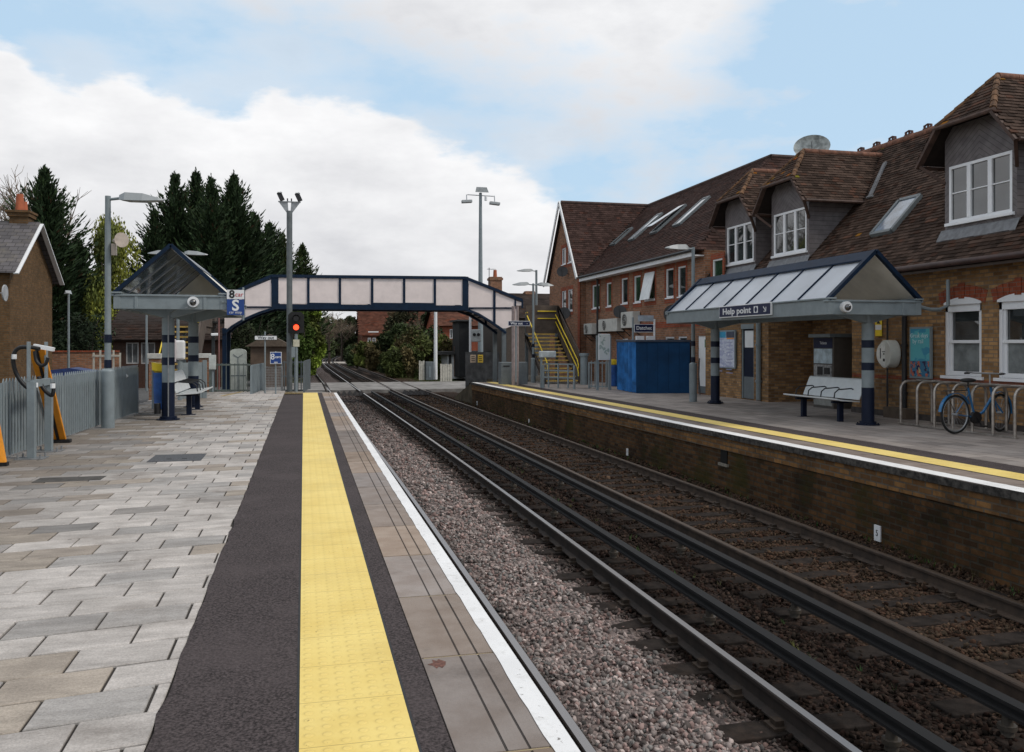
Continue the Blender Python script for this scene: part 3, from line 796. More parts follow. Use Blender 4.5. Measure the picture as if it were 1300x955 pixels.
# broken drain opening under the coping
y0, z0 = AX(918, 578, edgeR(11.5) + .03)
hx0 = edgeR(y0) + .045
t = thing('wall_drain', (hx0, y0, z0 - .15), 'square black drain opening with pale sill in the platform wall under the coping', 'drain')
MB().box(hx0, hx0 + .02, y0 - .12, y0 + .12, z0 - .14, z0 + .10).build('opening', mat('black_void', (.004, .004, .004), 1), t)
MB().box(hx0 - .03, hx0 + .02, y0 - .16, y0 + .16, z0 - .19, z0 - .145).build('sill', mat('pale_stone_sill', (.20, .18, .15), .9, var=.3), t)

# weeds along the foot of the platform wall and in the six foot
wd_ = MB(); rw = random.Random(9)
for i in range(420):
    Y = rw.uniform(5, 38); X = (edgeR(Y) + .02 - abs(rw.gauss(0, .10))) if rw.random() < .75 else off(Y) + rw.uniform(3.8, 4.2)
    z0 = balz(X, Y); c = (.05 * rw.uniform(.6, 1.8), .075 * rw.uniform(.6, 1.5), .018)
    for k in range(rw.randint(3, 8)):
        a = rw.uniform(0, 6.28); h = rw.uniform(.02, .09); d = rw.uniform(.01, .05); w = .008
        wd_.add([(X - w * sin(a), Y + w * cos(a), z0), (X + w * sin(a), Y - w * cos(a), z0), (X + d * cos(a), Y + d * sin(a), z0 + h)], [(0, 1, 2)], c)
tag(wd_.build('weeds', mat('weed_leaf', (.95, .95, .95), .8, attr=True), attr=True, recalc=False), 'small weeds growing along the foot of the platform wall', kind='stuff')
# ================================================================= generic building pieces
def wall_holes(m, pl, u0, u1, v0, v1, holes, depth=.09, rev=None):
    us = sorted({u0, u1, *[h[0] for h in holes], *[h[1] for h in holes]}); vs = sorted({v0, v1, *[h[2] for h in holes], *[h[3] for h in holes]})
    us = [u for u in us if u0 <= u <= u1]; vs = [v for v in vs if v0 <= v <= v1]
    for a, c in zip(us, us[1:]):
        for d, e in zip(vs, vs[1:]):
            mu, mv = (a + c) / 2, (d + e) / 2
            if any(h[0] < mu < h[1] and h[2] < mv < h[3] for h in holes): continue
            m.add([pl.p(a, d), pl.p(c, d), pl.p(c, e), pl.p(a, e)], [(0, 1, 2, 3)])
    for (a, c, d, e) in holes:
        r = m if rev is None else rev
        for (p, q) in (((a, d), (c, d)), ((c, d), (c, e)), ((c, e), (a, e)), ((a, e), (a, d))):
            r.add([pl.p(*p), pl.p(*q), pl.p(*q, -depth - .03), pl.p(*p, -depth - .03)], [(0, 1, 2, 3)])
def tile_field(m, o, A, U, N, inside, a0, a1, u0, u1, w=.17, gauge=.1, t=.016, base=(.085, .048, .036), var=.45, lichen=0.0, lic_fn=None):
    o, A, U, N = Vector(o), Vector(A).normalized(), Vector(U).normalized(), Vector(N).normalized()
    u = u0; r = 0
    while u < u1:
        a = a0 + (r % 2) * w / 2 - w; rj = random.uniform(.9, 1.1)
        while a < a1:
            if inside(a + w / 2, u + gauge / 2):
                k = rj * random.uniform(1 - var, 1 + var); c = [base[0] * k, base[1] * k, base[2] * k]
                if random.random() < .10: c = [c[0] * 1.2, c[1] * .95, c[2] * .85]
                if random.random() < lichen or (lic_fn and random.random() < lic_fn(a, u)): c = [.30 * random.uniform(.6, 1.2), .15 * random.uniform(.6, 1.2), .02]
                t0 = t * random.uniform(.75, 1.3); g = .0025
                P = [o + A * (a + g) + U * u + N * t0, o + A * (a + w - g) + U * u + N * (t0 + random.uniform(-.002, .002)), o + A * (a + w - g) + U * (u + gauge * 1.1) + N * .004, o + A * (a + g) + U * (u + gauge * 1.1) + N * .004, o + A * (a + g) + U * u, o + A * (a + w - g) + U * u]
                m.add(P, [(0, 1, 2, 3), (4, 5, 1, 0), (0, 3, 4), (1, 5, 2)], tuple(c))
            a += w
        u += gauge; r += 1
def inpoly(poly):
    def f(x, y):
        c = False; n = len(poly); j = n - 1
        for i in range(n):
            xi, yi = poly[i]; xj, yj = poly[j]
            if (yi > y) != (yj > y) and x < (xj - xi) * (y - yi) / (yj - yi) + xi: c = not c
            j = i
        return c
    return f
def tile_poly3(m, pts, A, N, **k):
    """tiles over a planar polygon given by world points; A = course direction"""
    pts = [Vector(p) for p in pts]; A = Vector(A).normalized(); N = Vector(N).normalized()
    U = N.cross(A)
    if U.z < 0: U = -U
    o = pts[0]; p2 = [((p - o).dot(A), (p - o).dot(U)) for p in pts]
    a0, a1 = min(p[0] for p in p2), max(p[0] for p in p2); u0, u1 = min(p[1] for p in p2), max(p[1] for p in p2)
    tile_field(m, o, A, U, N, inpoly(p2), a0, a1, u0, u1, **k)
TILE = mat('clay_roof_tile', (.9, .9, .9), .9, var=.2, vs=1.3, attr=True, spec=.08, dirt=.25, dirtcol=(.03, .025, .02))
UNDER = mat('roof_underlay', (.02, .014, .012), .95)
RIDGE = mat('ridge_tile', (.15, .066, .040), .85, var=.45, vs=5, bump=.4, dirt=.5, dirtcol=(.06, .04, .03))
LEAD = mat('lead_flashing', (.15, .155, .165), .6, var=.25, vs=8)
BRK_Y = brick('yellow_stock_brick', (.43, .25, .115), (.135, .075, .040), (.19, .155, .12), mort=.010, stain=.3, staincol=(.055, .035, .022))
BRK_B = brick('brown_brick', (.36, .17, .095), (.17, .085, .052), (.24, .20, .165), mort=.010, stain=.25, staincol=(.07, .04, .028))
BRK_R = brick('red_brick', (.33, .085, .042), (.24, .062, .035), (.20, .13, .10), stain=.3, staincol=(.12, .04, .03))
CLAD = None
def clad(name, chevron=None):
    m, nt, b = _nt(name); g = geo(nt); sp = nt.nodes.new('ShaderNodeSeparateXYZ'); L(nt, g.outputs['Position'], sp.inputs[0])
    s = sp.outputs[2]
    if chevron is not None:
        s = mathn(nt, 'SUBTRACT', s, mathn(nt, 'MULTIPLY', mathn(nt, 'ABSOLUTE', mathn(nt, 'SUBTRACT', sp.outputs[1], chevron)), -.75))
    fr = mathn(nt, 'FRACT', mathn(nt, 'MULTIPLY', s, 8.5)); ln = mathn(nt, 'LESS_THAN', fr, .10)
    bd = mathn(nt, 'FLOOR', mathn(nt, 'MULTIPLY', s, 8.5))
    c = mixc(nt, rampf(nt, noise(nt, 5, 5, .6, g.outputs['Position']), .3, .7), (.115, .10, .103), (.165, .148, .150))
    c = mixc(nt, mathn(nt, 'MULTIPLY', ln, .75), c, (.035, .03, .03))
    L(nt, c, b.inputs['Base Color']); b.inputs['Roughness'].default_value = .75; bumpn(nt, b, fr, .5, .02); return m
GLASS = glass('window_glass', (.030, .035, .037), .02, 1.0, .012)
GLASSG = glass('green_blind_glass', (.035, .075, .045), .08, .8, .1)
GLASSL = glass('bright_roof_glass', (.36, .39, .42), .1, 1.0, .1)
NET = mat('net_curtain', (.16, .175, .175), .9, var=.3, vs=4)

def win(parent, pl, u0, u1, v0, v1, cols=1, trans=None, n=-.07, fw=.05, gm=None, sill=True, name='window', fm=None, mw=.045, tr_v=None, label=None):
    """a framed window; pl.N points outward. Parts: window > pane, sill"""
    m = MB(); D = .05
    m.pbox(pl, u0, u1, v0, v0 + fw, n, n + D); m.pbox(pl, u0, u1, v1 - fw, v1, n, n + D)
    m.pbox(pl, u0, u0 + fw, v0 + fw, v1 - fw, n, n + D); m.pbox(pl, u1 - fw, u1, v0 + fw, v1 - fw, n, n + D)
    W = (u1 - u0)
    for i in range(1, cols):
        u = u0 + W * i / cols; m.pbox(pl, u - mw / 2, u + mw / 2, v0 + fw, v1 - fw, n, n + D + .006)
    if tr_v is not None:
        for i in range(cols):
            a = u0 + W * i / cols + (fw if i == 0 else mw / 2); c = u0 + W * (i + 1) / cols - (fw if i == cols - 1 else mw / 2)
            m.pbox(pl, a, c, tr_v - .012, tr_v + .012, n, n + D - .008)
    w = m.build(name, fm or UPVC, parent, bevel=.004)
    if label: w['label'] = label
    MB().pbox(pl, u0 + .02, u1 - .02, v0 + .02, v1 - .02, n - .01, n + .015).build('pane', gm or GLASS, w)
    if sill:
        MB().pbox(pl, u0 - .03, u1 + .03, v0 - .045, v0 - .002, n, .035).build('sill', UPVC, w, bevel=.004)
    return w

# ================================================================= near building (station house with dormers)
WX = 12.3
def wallpl(X): return Plane((X, 0, 0), (0, 1, 0), (0, 0, 1), (-1, 0, 0))    # u = Y, v = Z, n = toward the tracks
PW = wallpl(WX)
EX, EZ = 11.9, 1.566 + CZ
T1 = tan(radians(47)); RX, RZ = 15.52, 5.45 + CZ
VY = 25.1
def roofz(X): return EZ + (X - EX) * T1
house = thing('station_building', (14, 14, -.1), 'station building of yellow stock brick with grey clad dormers and clay tiled roof', 'building')
Ba, Bb = 17.6, 21.3       # entrance recess
def rectAX(x0, x1, ya, yb, X):
    """window rectangle on plane X from pixels: left,right,top at left..bottom at left"""
    (Ya, Za), (Yb, _) = AX(x0, ya, X), AX(x1, ya, X); _, Zb = AX(x0, yb, X)
    return (min(Ya, Yb), max(Ya, Yb), Zb, Za)
w1 = rectAX(1198.7, 1246, 384, 476.5, WX); w2Y = AX(1266.6, 400, WX)[0]
w2 = (w2Y - (w1[1] - w1[0]), w2Y, w1[2], w1[3])
w3 = (w2[0] - 2.4, w2[1] - 2.4, w1[2], w1[3])
dr = rectAX(941, 957, 414, 503, WX)
dr = (dr[0], dr[1], -.12, dr[3])
rv = MB(); m = MB()
wall_holes(m, PW, 2.5, Ba, -.3, EZ + .2, [w1, w2, w3], .12)
wall_holes(m, PW, Bb, VY, -.3, EZ + .2, [dr], .12)
# recess: back wall, end walls, ceiling
m.add([(13.65, Ba, -.3), (13.65, Bb, -.3), (13.65, Bb, EZ), (13.65, Ba, EZ)], [(0, 1, 2, 3)])
m.add([(WX, Bb, -.3), (13.65, Bb, -.3), (13.65, Bb, EZ), (WX, Bb, EZ)], [(0, 1, 2, 3)])
m.add([(WX, Ba, -.3), (13.65, Ba, -.3), (13.65, Ba, EZ), (WX, Ba, EZ)], [(0, 1, 2, 3)])
m.add([(WX, Ba, 2.55), (13.65, Ba, 2.55), (13.65, Bb, 2.55), (WX, Bb, 2.55)], [(0, 1, 2, 3)])
m.add([(WX, Ba, 2.55), (WX, Bb, 2.55), (WX, Bb, EZ + .2), (WX, Ba, EZ + .2)], [(0, 1, 2, 3)])
# gable ends and rear
for Y in (2.5, VY):
    m.add([(WX, Y, -.3), (18.8, Y, -.3), (18.8, Y, EZ), (RX, Y, RZ - .1), (WX, Y, EZ + .3)], [(0, 1, 2, 3, 4)])
m.add([(18.8, 2.5, -.3), (18.8, VY, -.3), (18.8, VY, EZ), (18.8, 2.5, EZ)], [(0, 1, 2, 3)])
m.build('wall', BRK_Y, house)
# band of red brick at sill level and plinth
m = MB(); m.pbox(PW, 2.5, Ba - .01, w1[2] - .13, w1[2] - .06, 0, .004)
m.build('brick_band', BRK_R, house)
MB().pbox(PW, 2.5, Ba - .01, -.3, .02, 0, .03).build('plinth', mat('dark_plinth', (.06, .05, .045), .9, var=.3), house)
rf = MB(); N1 = (-sin(radians(47)), 0, cos(radians(47)))
tile_poly3(rf, [(EX, 2.5, EZ), (EX, VY, EZ), (RX, VY, RZ), (RX, 2.5, RZ)], (0, 1, 0), N1, w=.17, gauge=.105, t=.02, base=(.068, .045, .035), var=.5, lichen=.003)
rf_o = rf.build('roof', TILE, house, attr=True, recalc=False)
m = MB(); m.add([(EX + .02, 2.5, EZ - .005), (EX + .02, VY, EZ - .005), (RX, VY, RZ - .02), (RX, 2.5, RZ - .02)], [(0, 1, 2, 3)]); m.add([(RX, 2.5, RZ - .02), (RX, VY, RZ - .02), (19.1, VY, EZ), (19.1, 2.5, EZ)], [(0, 1, 2, 3)])
m.build('roof_underlay', UNDER, rf_o)
m = MB(); Y = 2.5
while Y < VY: m.cyl((RX, Y, RZ - .05), (RX, Y + .435, RZ - .05 + random.uniform(-.004, .004)), .12, 10); Y += .445
m.build('ridge', RIDGE, rf_o, smooth=40)
for px, py in ((1093, 193), (1113, 187), (1133, 181), (1154, 173), (1178, 163), (1201, 154)):
    Y0 = AX(px, py, RX)[0]; m = MB()
    m.box(RX - .03, RX + .03, Y0 - .16, Y0 + .16, RZ + .06, RZ + .09)
    for s in (-1, -.1, 1): m.box(RX - .02, RX + .02, Y0 + s * .12 - .025, Y0 + s * .12 + .025, RZ + .09, RZ + .15)
    m.tube([(RX, Y0 - .13, RZ + .14), (RX, Y0, RZ + .18), (RX, Y0 + .15, RZ + .15)], .022, 6)
    m.build('ridge_crest', mat('dark_crest_tile', (.09, .04, .03), .8), rf_o)
# eaves gutter, soffit and left verge
m = MB(); m.tube([(EX - .06, 2.5, EZ - .04), (EX - .06, VY, EZ - .04)], .06, 10); m.build('gutter', mat('brown_gutter', (.045, .022, .018), .5, var=.3), house, smooth=40)
m = MB(); m.box(EX - .02, WX + .02, 2.5, VY, EZ - .11, EZ - .03); m.box(EX - .02, EX + .01, 2.5, VY, EZ - .16, EZ - .02); m.build('soffit', mat('brown_soffit', (.055, .038, .03), .7), house)
m = MB(); m.bar((EX, VY + .03, EZ - .03), (RX, VY + .03, RZ - .03), .05, .14); m.build('verge_board', mat('brown_soffit', (.055, .038, .03), .7), house)
# sash windows
for i, r in enumerate((w1, w2, w3)):
    u0, u1, v0, v1 = r
    vm = v0 + (v1 - v0) * .46; fm = UPVC
    m = MB()
    m.pbox(PW, u0, u1, v0, v0 + .09, -.1, -.04); m.pbox(PW, u0, u0 + .07, v0, v1, -.1, -.03); m.pbox(PW, u1 - .07, u1, v0, v1, -.1, -.03)
    m.pbox(PW, u0, u1, v1 - .2, v1, -.1, -.03); m.pbox(PW, u0 + .05, u1 - .05, vm - .03, vm + .03, -.1, -.05)
    m.pbox(PW, u0 + .07, u0 + .13, vm, v1 - .2, -.1, -.06); m.pbox(PW, u1 - .13, u1 - .07, vm, v1 - .2, -.1, -.06)
    m.pbox(PW, u0 + .07, u0 + .14, v0 + .09, vm, -.12, -.075); m.pbox(PW, u1 - .14, u1 - .07, v0 + .09, vm, -.12, -.075)
    wd = m.build('sash_window', fm, house, bevel=.004)
    MB().pbox(PW, u0 + .05, u1 - .05, v0 + .05, v1 - .1, -.13, -.105).build('pane', GLASS, wd)
    MB().pbox(PW, u0 + .13, u1 - .13, v0 + .1, vm - .03, -.104, -.102).build('lower_net_curtain', NET, wd)
    MB().pbox(PW, u0 - .06, u1 + .06, v0 - .06, v0, -.1, .05).build('sill', UPVC, wd, bevel=.006)
    m = MB(); mid = (u0 + u1) / 2; hw = (u1 - u0) / 2 + .10; nseg = 9
    def arc(t, rise, base): return base + rise * (1 - (t * t))
    for k in range(nseg):
        if k == nseg // 2: continue
        t0, t1 = -1 + 2 * k / nseg + .01, -1 + 2 * (k + 1) / nseg - .01
        P = [PW.p(mid + t0 * hw, arc(t0, .13, v1 - .06), .012), PW.p(mid + t1 * hw, arc(t1, .13, v1 - .06), .012), PW.p(mid + t1 * (hw + .06), arc(t1, .14, v1 + .17), .012), PW.p(mid + t0 * (hw + .06), arc(t0, .14, v1 + .17), .012)]
        m.prism(P, (.05, 0, 0))
    m.pbox(PW, mid - .07, mid + .07, v1 + .05, v1 + .36, -.03, .03)
    m.build('brick_arch', BRK_R, wd)
    m = MB(); n_ = 10
    P = [PW.p(u0, v1 - .002, -.05)] + [PW.p(mid + (-1 + 2 * k / n_) * (u1 - u0) / 2, arc(-1 + 2 * k / n_, .09, v1), -.05) for k in range(n_ + 1)] + [PW.p(u1, v1 - .002, -.05)]
    P = [PW.p(mid + (-1 + 2 * k / n_) * (u1 - u0) / 2, arc(-1 + 2 * k / n_, .10, v1 - .02), .016) for k in range(n_ + 1)]
    m.prism(P + [PW.p(u1, v1 - .06, .016), PW.p(u0, v1 - .06, .016)], (.06, 0, 0)); m.build('window_head', UPVC, wd)
# door, navy with grey kick plate
m = MB(); m.pbox(PW, dr[0] + .04, dr[1] - .04, .0, dr[3] - .1, -.11, -.06)
dd = m.build('door', NAVY, house)
MB().pbox(PW, dr[0] + .05, dr[1] - .05, -.1, .52, -.06, -.05).build('kick_plate', GREYD, dd)
m = MB(); m.pbox(PW, dr[0] - .0, dr[0] + .05, -.1, dr[3], -.11, -.02); m.pbox(PW, dr[1] - .05, dr[1], -.1, dr[3], -.11, -.02); m.pbox(PW, dr[0], dr[1], dr[3] - .09, dr[3] + .05, -.11, .01)
m.build('door_frame', GREY, dd)
zz0 = dr[3] - .62; MB().pbox(PW, dr[0] + .12, dr[1] - .12, zz0, dr[3] - .14, -.06, -.05).build('notice', WHITE, dd)
# downpipes
def pipe(px, py_top, bot=-.1, r=.045, m_=None, X=WX - .07, parent=house):
    Y, Z = AX(px, py_top, X); b_ = MB(); b_.cyl((X, Y, bot), (X, Y, Z), r, 10)
    for zz in (bot + .5, bot + 1.5): b_.cyl((X, Y, zz), (X, Y, zz + .06), r * 1.35, 10)
    return b_.build('downpipe', m_ or GREY, parent, smooth=40)
pipe(963, 405, r=.07); pipe(1148, 396, m_=DARKMET, r=.05); pipe(1126.5, 370, r=.02, m_=DARKMET)
# dormers
HR, HH, HE = 5.12 + CZ, 4.26 + CZ, 3.62 + CZ
DX = 12.45
for di, Yc in enumerate((13.9, 20.49, 23.16)):
    lab = ('dormer nearest the camera', 'middle dormer with the broad grey cheek', 'farthest dormer, beside the two storey wing')[di]
    hw = .90
    zb = roofz(DX) - .05; v0, v1 = 2.39 + CZ, 3.51 + CZ
    dp = wallpl(DX)
    u0, u1 = Yc - .79, Yc + .79
    m = MB(); wall_holes(m, dp, Yc - hw, Yc + hw, zb, HE, [(u0, u1, v0, v1)], .06)
    # gable face above
    k = tan(radians(50))
    m.add([dp.p(Yc - hw, HE), dp.p(Yc + hw, HE), dp.p(Yc + hw, HR - hw * k), dp.p(Yc + .70, HR - .70 * k), dp.p(Yc - .70, HR - .70 * k), dp.p(Yc - hw, HR - hw * k)], [(0, 1, 2, 3, 4, 5)])
    face = m.build('dormer', clad('dormer_face_boards_' + 'abc'[di], Yc), house); face['label'] = lab
    m = MB(); xb = EX + (HE + .15 - EZ) / T1
    for s in (-1, 1): m.add([(DX, Yc + s * hw, zb), (DX, Yc + s * hw, HE + .15), (xb, Yc + s * hw, HE + .15)], [(0, 1, 2)])
    m.build('dormer_cheek', clad('dormer_cheek_boards_' + 'abc'[di]), face)
    win(face, dp, u0, u1, v0, v1, cols=3, tr_v=(v0 + v1) / 2 + .02, n=-.05, fw=.06, mw=.10, name='window_frame', sill=False)
    MB().pbox(dp, u0 - .06, u1 + .06, v0 - .06, v0, -.03, .06).build('window_sill', UPVC, face, bevel=.005)
    ap = MB(); ap.prism([(DX - .02, Yc - hw - .08, zb + .16), (DX - .02, Yc + hw + .08, zb + .16), (DX - .13, Yc + hw + .09, roofz(DX - .13) + .035), (DX - .13, Yc - hw - .09, roofz(DX - .13) + .035)], (.0, 0, -.02)); ap.build('lead_apron', LEAD, face)
    # roof planes
    ehw = 1.26; xf = 12.12; xr0 = 12.86; xrb = EX + (HR - EZ) / T1; xeb = EX + (HE - EZ) / T1
    hhw = (HR - HH) / k
    r_ = MB(); und = MB()
    for s in (-1, 1):
        pts = [(xf, Yc + s * ehw, HE), (xf, Yc + s * hhw, HH), (xr0, Yc, HR), (xrb, Yc, HR), (xeb, Yc + s * ehw, HE)]
        Nn = Vector((0, s * sin(radians(50)), cos(radians(50))))
        def lic(a, u, s=s, di=di): return .14 if (u > 1.5 and a < .75) else (.03 if u > 1.75 or a < .4 else .0)
        tile_poly3(r_, pts, (1, 0, 0), Nn, w=.165, gauge=.1, t=.02, base=(.068, .045, .035), lic_fn=lic if di > 0 else (lambda a, u: .2 if (u > 1.6 and a < .7) else .01))
        und.add([Vector(p) - Nn * .01 for p in pts], [(0, 1, 2, 3, 4)])
    hp = [(xf - .02, Yc - hhw, HH), (xf - .02, Yc + hhw, HH), (xr0, Yc, HR)]
    al = math.atan2(HR - HH, xr0 - xf); Nh = Vector((-sin(al), 0, cos(al)))
    tile_poly3(r_, hp, (0, 1, 0), Nh, w=.165, gauge=.1, t=.02, base=(.068, .045, .035), lic_fn=lambda a, u: .10 if di > 0 else .02)
    und.add([Vector(p) - Nh * .01 for p in hp], [(0, 1, 2)])
    ro = r_.build('dormer_roof', TILE, face, attr=True, recalc=False)
    und.build('dormer_soffit', UNDER, face)
    m = MB(); x = xr0
    while x < xrb: m.cyl((x, Yc, HR - .03), (min(x + .42, xrb), Yc, HR - .03), .09, 10); x += .43
    m.build('dormer_ridge', RIDGE, face, smooth=40)
    m = MB()
    for s in (-1, 1):
        q0, q1 = Vector((xf - .02, Yc + s * hhw, HH)), Vector((xr0, Yc, HR))
        for j in range(6): a, c = q0.lerp(q1, j / 6), q0.lerp(q1, (j + 1) / 6 + .03); m.cyl(a + Vector((0, 0, .0)), c + Vector((0, 0, .0)), .065, 8, .05)
    m.build('hip_tiles', mat('lichen_hip_tile', (.12, .062, .03), .9, var=.6, vs=7), face, smooth=40)
    m = MB(); m.tube([(xf - .04, Yc - hhw - .05, HH - .03), (xf - .04, Yc + hhw + .05, HH - .03)], .045, 8)
    for s in (-1, 1):
        m.bar((xf - .01, Yc + s * (hhw - .02), HH - .04), (xf - .01, Yc + s * ehw, HE - .06), .06, .13, up=(1, 0, 0))
        m.tube([(xf, Yc + s * (ehw + .03), HE - .04), (xeb, Yc + s * (ehw + .03), HE - .04)], .04, 8)
        m.bar((xf, Yc + s * ehw * .96, HE - .04), (DX, Yc + s * hw, HE - .42), .06, .06)
    m.build('barge_board', mat('brown_barge_board', (.07, .04, .03), .7, var=.3), face)
# valley flashing and skylight on the main slope
def on_roof(px, py):
    """point where the view ray meets the near roof plane"""
    d = ray(px, py); t = (EZ - CZ - EX * T1) / (d[2] - d[0] * T1); return Vector((t * d[0], t * d[1], CZ + t * d[2]))
def skylight(parent, quad, N, gm, open_=0, name='skylight'):
    P = [Vector(q) for q in quad]; N = Vector(N).normalized()
    m = MB()
    for i in range(4):
        a, c = P[i], P[(i + 1) % 4]; m.bar(a + N * .05, c + N * .05, .09, .10, up=N)
    w = m.build(name, GREYD, parent)
    lift = [N * .06] * 4
    if open_: lift = [N * (.06 + open_), N * (.06 + open_), N * (.1), N * (.1)]
    MB().prism([P[i] + lift[i] for i in range(4)], N * .02).build('skylight_glass', gm, w)
    return w
c0 = on_roof(1116, 296); c1 = on_roof(1163, 252)
sy0, sy1 = min(c0.y, c1.y), max(c0.y, c1.y)
s0, s1 = on_roof(1120, 298), on_roof(1158, 254)
yc = (s0.y + s1.y) / 2; xa, xb_ = s0.x, s1.x
skylight(house, [(xa, yc - .35, roofz(xa)), (xa, yc + .35, roofz(xa)), (xb_, yc + .35, roofz(xb_)), (xb_, yc - .35, roofz(xb_))], N1, glass('roof_window_glass', (.16, .20, .25), .08, 1, .1))
a, c = on_roof(1105, 252), on_roof(1125, 208)
m = MB(); m.bar(a + Vector(N1) * .04, c + Vector(N1) * .04, .10, .05, up=N1); m.bar(a + Vector(N1) * .05 + Vector((0, -.15, 0)), a + Vector(N1) * .05 + Vector((0, .1, 0)), .05, .04, up=N1); m.build('lead_flashing', LEAD, house)

# ================================================================= far two storey wing
FEZ = 2.98 + CZ; T2 = .869; FRX, FRZ = 16.33, 6.745 + CZ
block = thing('brick_building', (14, 32, -.15), 'long two storey red brown brick block with white fascia and steep gable', 'building')
GX = 12.05
pix = [(752, 761.4, 362.6, 392), (770, 776.3, 359.6, 389.6), (789, 797, 354, 386), (805, 813.6, 351, 384.5), (819.6, 831.6, 347, 381.5), (845.4, 855.3, 342, 378.5), (860.6, 870.8, 339, 377), (904.5, 917.5, 330, 357)]
hl = [rectAX(*q, WX) for q in pix]
hl = [(a, c, lerp(d, 2.98, .0), e) for a, c, d, e in hl]
low = [rectAX(844.5, 856, 428, 440, WX), rectAX(861, 872, 427.5, 440, WX), rectAX(790, 797, 430, 440, WX)]
wd_ = rectAX(886, 903, 427, 497, WX); wd_ = (wd_[0], wd_[1], -.12, wd_[3])
m = MB(); wall_holes(m, PW, VY + .01, 37.0, -.3, FEZ + .05, hl + low + [wd_], .08)
m.add([(WX, VY + .02, EZ - .5), (20, VY + .02, EZ - .5), (20, VY + .02, FEZ), (WX, VY + .02, FEZ)], [(0, 1, 2, 3)])
m.add([(20, VY, -.3), (20, 42, -.3), (20, 42, FEZ), (20, VY, FEZ)], [(0, 1, 2, 3)])
gp = wallpl(GX); gy0, gy1, gyc = 37.05, 42.0, 39.53
gw_ = [rectAX(713.4, 718.6, 316, 336.6, GX), rectAX(721.2, 726.8, 313, 334, GX), rectAX(713.2, 718.8, 370, 396.5, GX), rectAX(721.2, 727, 368, 395, GX)]
wall_holes(m, gp, gy0, gy1, -.9, FEZ, [q for q in gw_ if q[2] < FEZ - .5], .08)
tall = [q for q in gw_ if q[2] >= FEZ - .5]
# gable triangle as strips around the two attic windows
k2 = (FRZ - FEZ) / (gyc - 36.87)
def gz(Y): return FRZ - abs(Y - gyc) * k2 - .05
ysx = sorted({gy0, gy1, gyc, *[q[0] for q in tall], *[q[1] for q in tall]})
for a, c in zip(ysx, ysx[1:]):
    hs = [q for q in tall if q[0] <= (a + c) / 2 <= q[1]]
    if hs:
        q = hs[0]
        m.add([gp.p(a, FEZ), gp.p(c, FEZ), gp.p(c, q[2]), gp.p(a, q[2])], [(0, 1, 2, 3)]); m.add([gp.p(a, q[3]), gp.p(c, q[3]), gp.p(c, gz(c)), gp.p(a, gz(a))], [(0, 1, 2, 3)])
    else: m.add([gp.p(a, FEZ), gp.p(c, FEZ), gp.p(c, gz(c)), gp.p(a, gz(a))], [(0, 1, 2, 3)])
m.add([(GX, gy0, -.9), (GX + 8, gy0, -.9), (GX + 8, gy0, FEZ), (GX, gy0, FEZ)], [(0, 1, 2, 3)])
m.add([(GX, gy1, -.9), (GX + 8, gy1, -.9), (GX + 8, gy1, FEZ), (GX, gy1, FEZ)], [(0, 1, 2, 3)])
m.build('wall', BRK_B, block)
m = MB()
for (a, c, d, e) in hl + gw_:
    P_ = PW if (a, c, d, e) in hl else gp
    m.pbox(P_, a - .10, c + .10, e + .001, e + .17, -.02, .012); m.pbox(P_, a - .10, c + .10, d - .19, d - .05, -.02, .012)
    m.pbox(P_, a - .11, a - .001, d - .045, e, -.02, .010); m.pbox(P_, c + .001, c + .11, d - .045, e, -.02, .010)
m.pbox(PW, VY + .4, 37, 2.02, 2.24, -.02, .010)
m.pbox(gp, gy0, gy0 + .32, -.5, FEZ, -.02, .02)
m.build('red_brick_dressing', BRK_R, block)
for i, (a, c, d, e) in enumerate(hl):
    if i == 4:
        w = win(block, PW, a, c, d, e, gm=GLASSG, name='window')
        P = [PW.p(a, d, .22), PW.p(c, d, .22), PW.p(c, e, .0), PW.p(a, e, .0)]
        MB().prism(P, (-.03, 0, 0)).build('open_casement', mat('pale_open_casement', (.62, .66, .68), .25, var=.1), w)
    else: win(block, PW, a, c, d, e, gm=(GLASS if i in (2, 5, 6) else GLASSG), fw=.055)
for (a, c, d, e) in low: win(block, PW, a, c, d, e, gm=GLASS, fw=.05, sill=False)
for (a, c, d, e) in gw_: win(block, gp, a, c, d, e, gm=GLASS, fw=.05)
m = MB(); m.pbox(PW, wd_[0] + .02, wd_[1] - .02, -.1, wd_[3], -.06, -.02); wdo = m.build('door', WHITE, block); wdo['label'] = 'white side door with grey lower panel'
MB().pbox(PW, wd_[0] + .02, wd_[1] - .02, -.1, .12, -.02, -.01).build('kick_plate', GREYD, wdo)
MB().pbox(PW, wd_[0] + .35, wd_[0] + .48, 1.35, 1.6, -.02, -.01).build('door_notice', mat('green_notice', (.05, .16, .09), .6), wdo)
m = MB()
N2 = Vector((-sin(atan(T2)), 0, cos(atan(T2))))
kw = dict(w=.2, gauge=.13, t=.02, base=(.060, .036, .031), var=.32)
tile_poly3(m, [(12.0, 25.2, FEZ), (12.0, 36.87, FEZ), (FRX, gyc, FRZ), (FRX, 28.1, FRZ)], (0, 1, 0), N2, **kw)
a2 = math.atan2(FRZ - FEZ, gyc - 36.87); N3 = Vector((0, -sin(a2), cos(a2)))
tile_poly3(m, [(11.9, 36.87, FEZ), (11.9, gyc, FRZ), (FRX, gyc, FRZ)], (1, 0, 0), N3, **kw)
a3 = math.atan2(FRZ - FEZ, 28.1 - 25.2); N4 = Vector((0, -sin(a3), cos(a3)))
tile_poly3(m, [(12.0, 25.2, FEZ), (FRX, 28.1, FRZ), (21, 28.1, FRZ), (21, 25.2, FEZ)], (1, 0, 0), N4, **kw)
rfo = m.build('roof', TILE, block, attr=True, recalc=False)
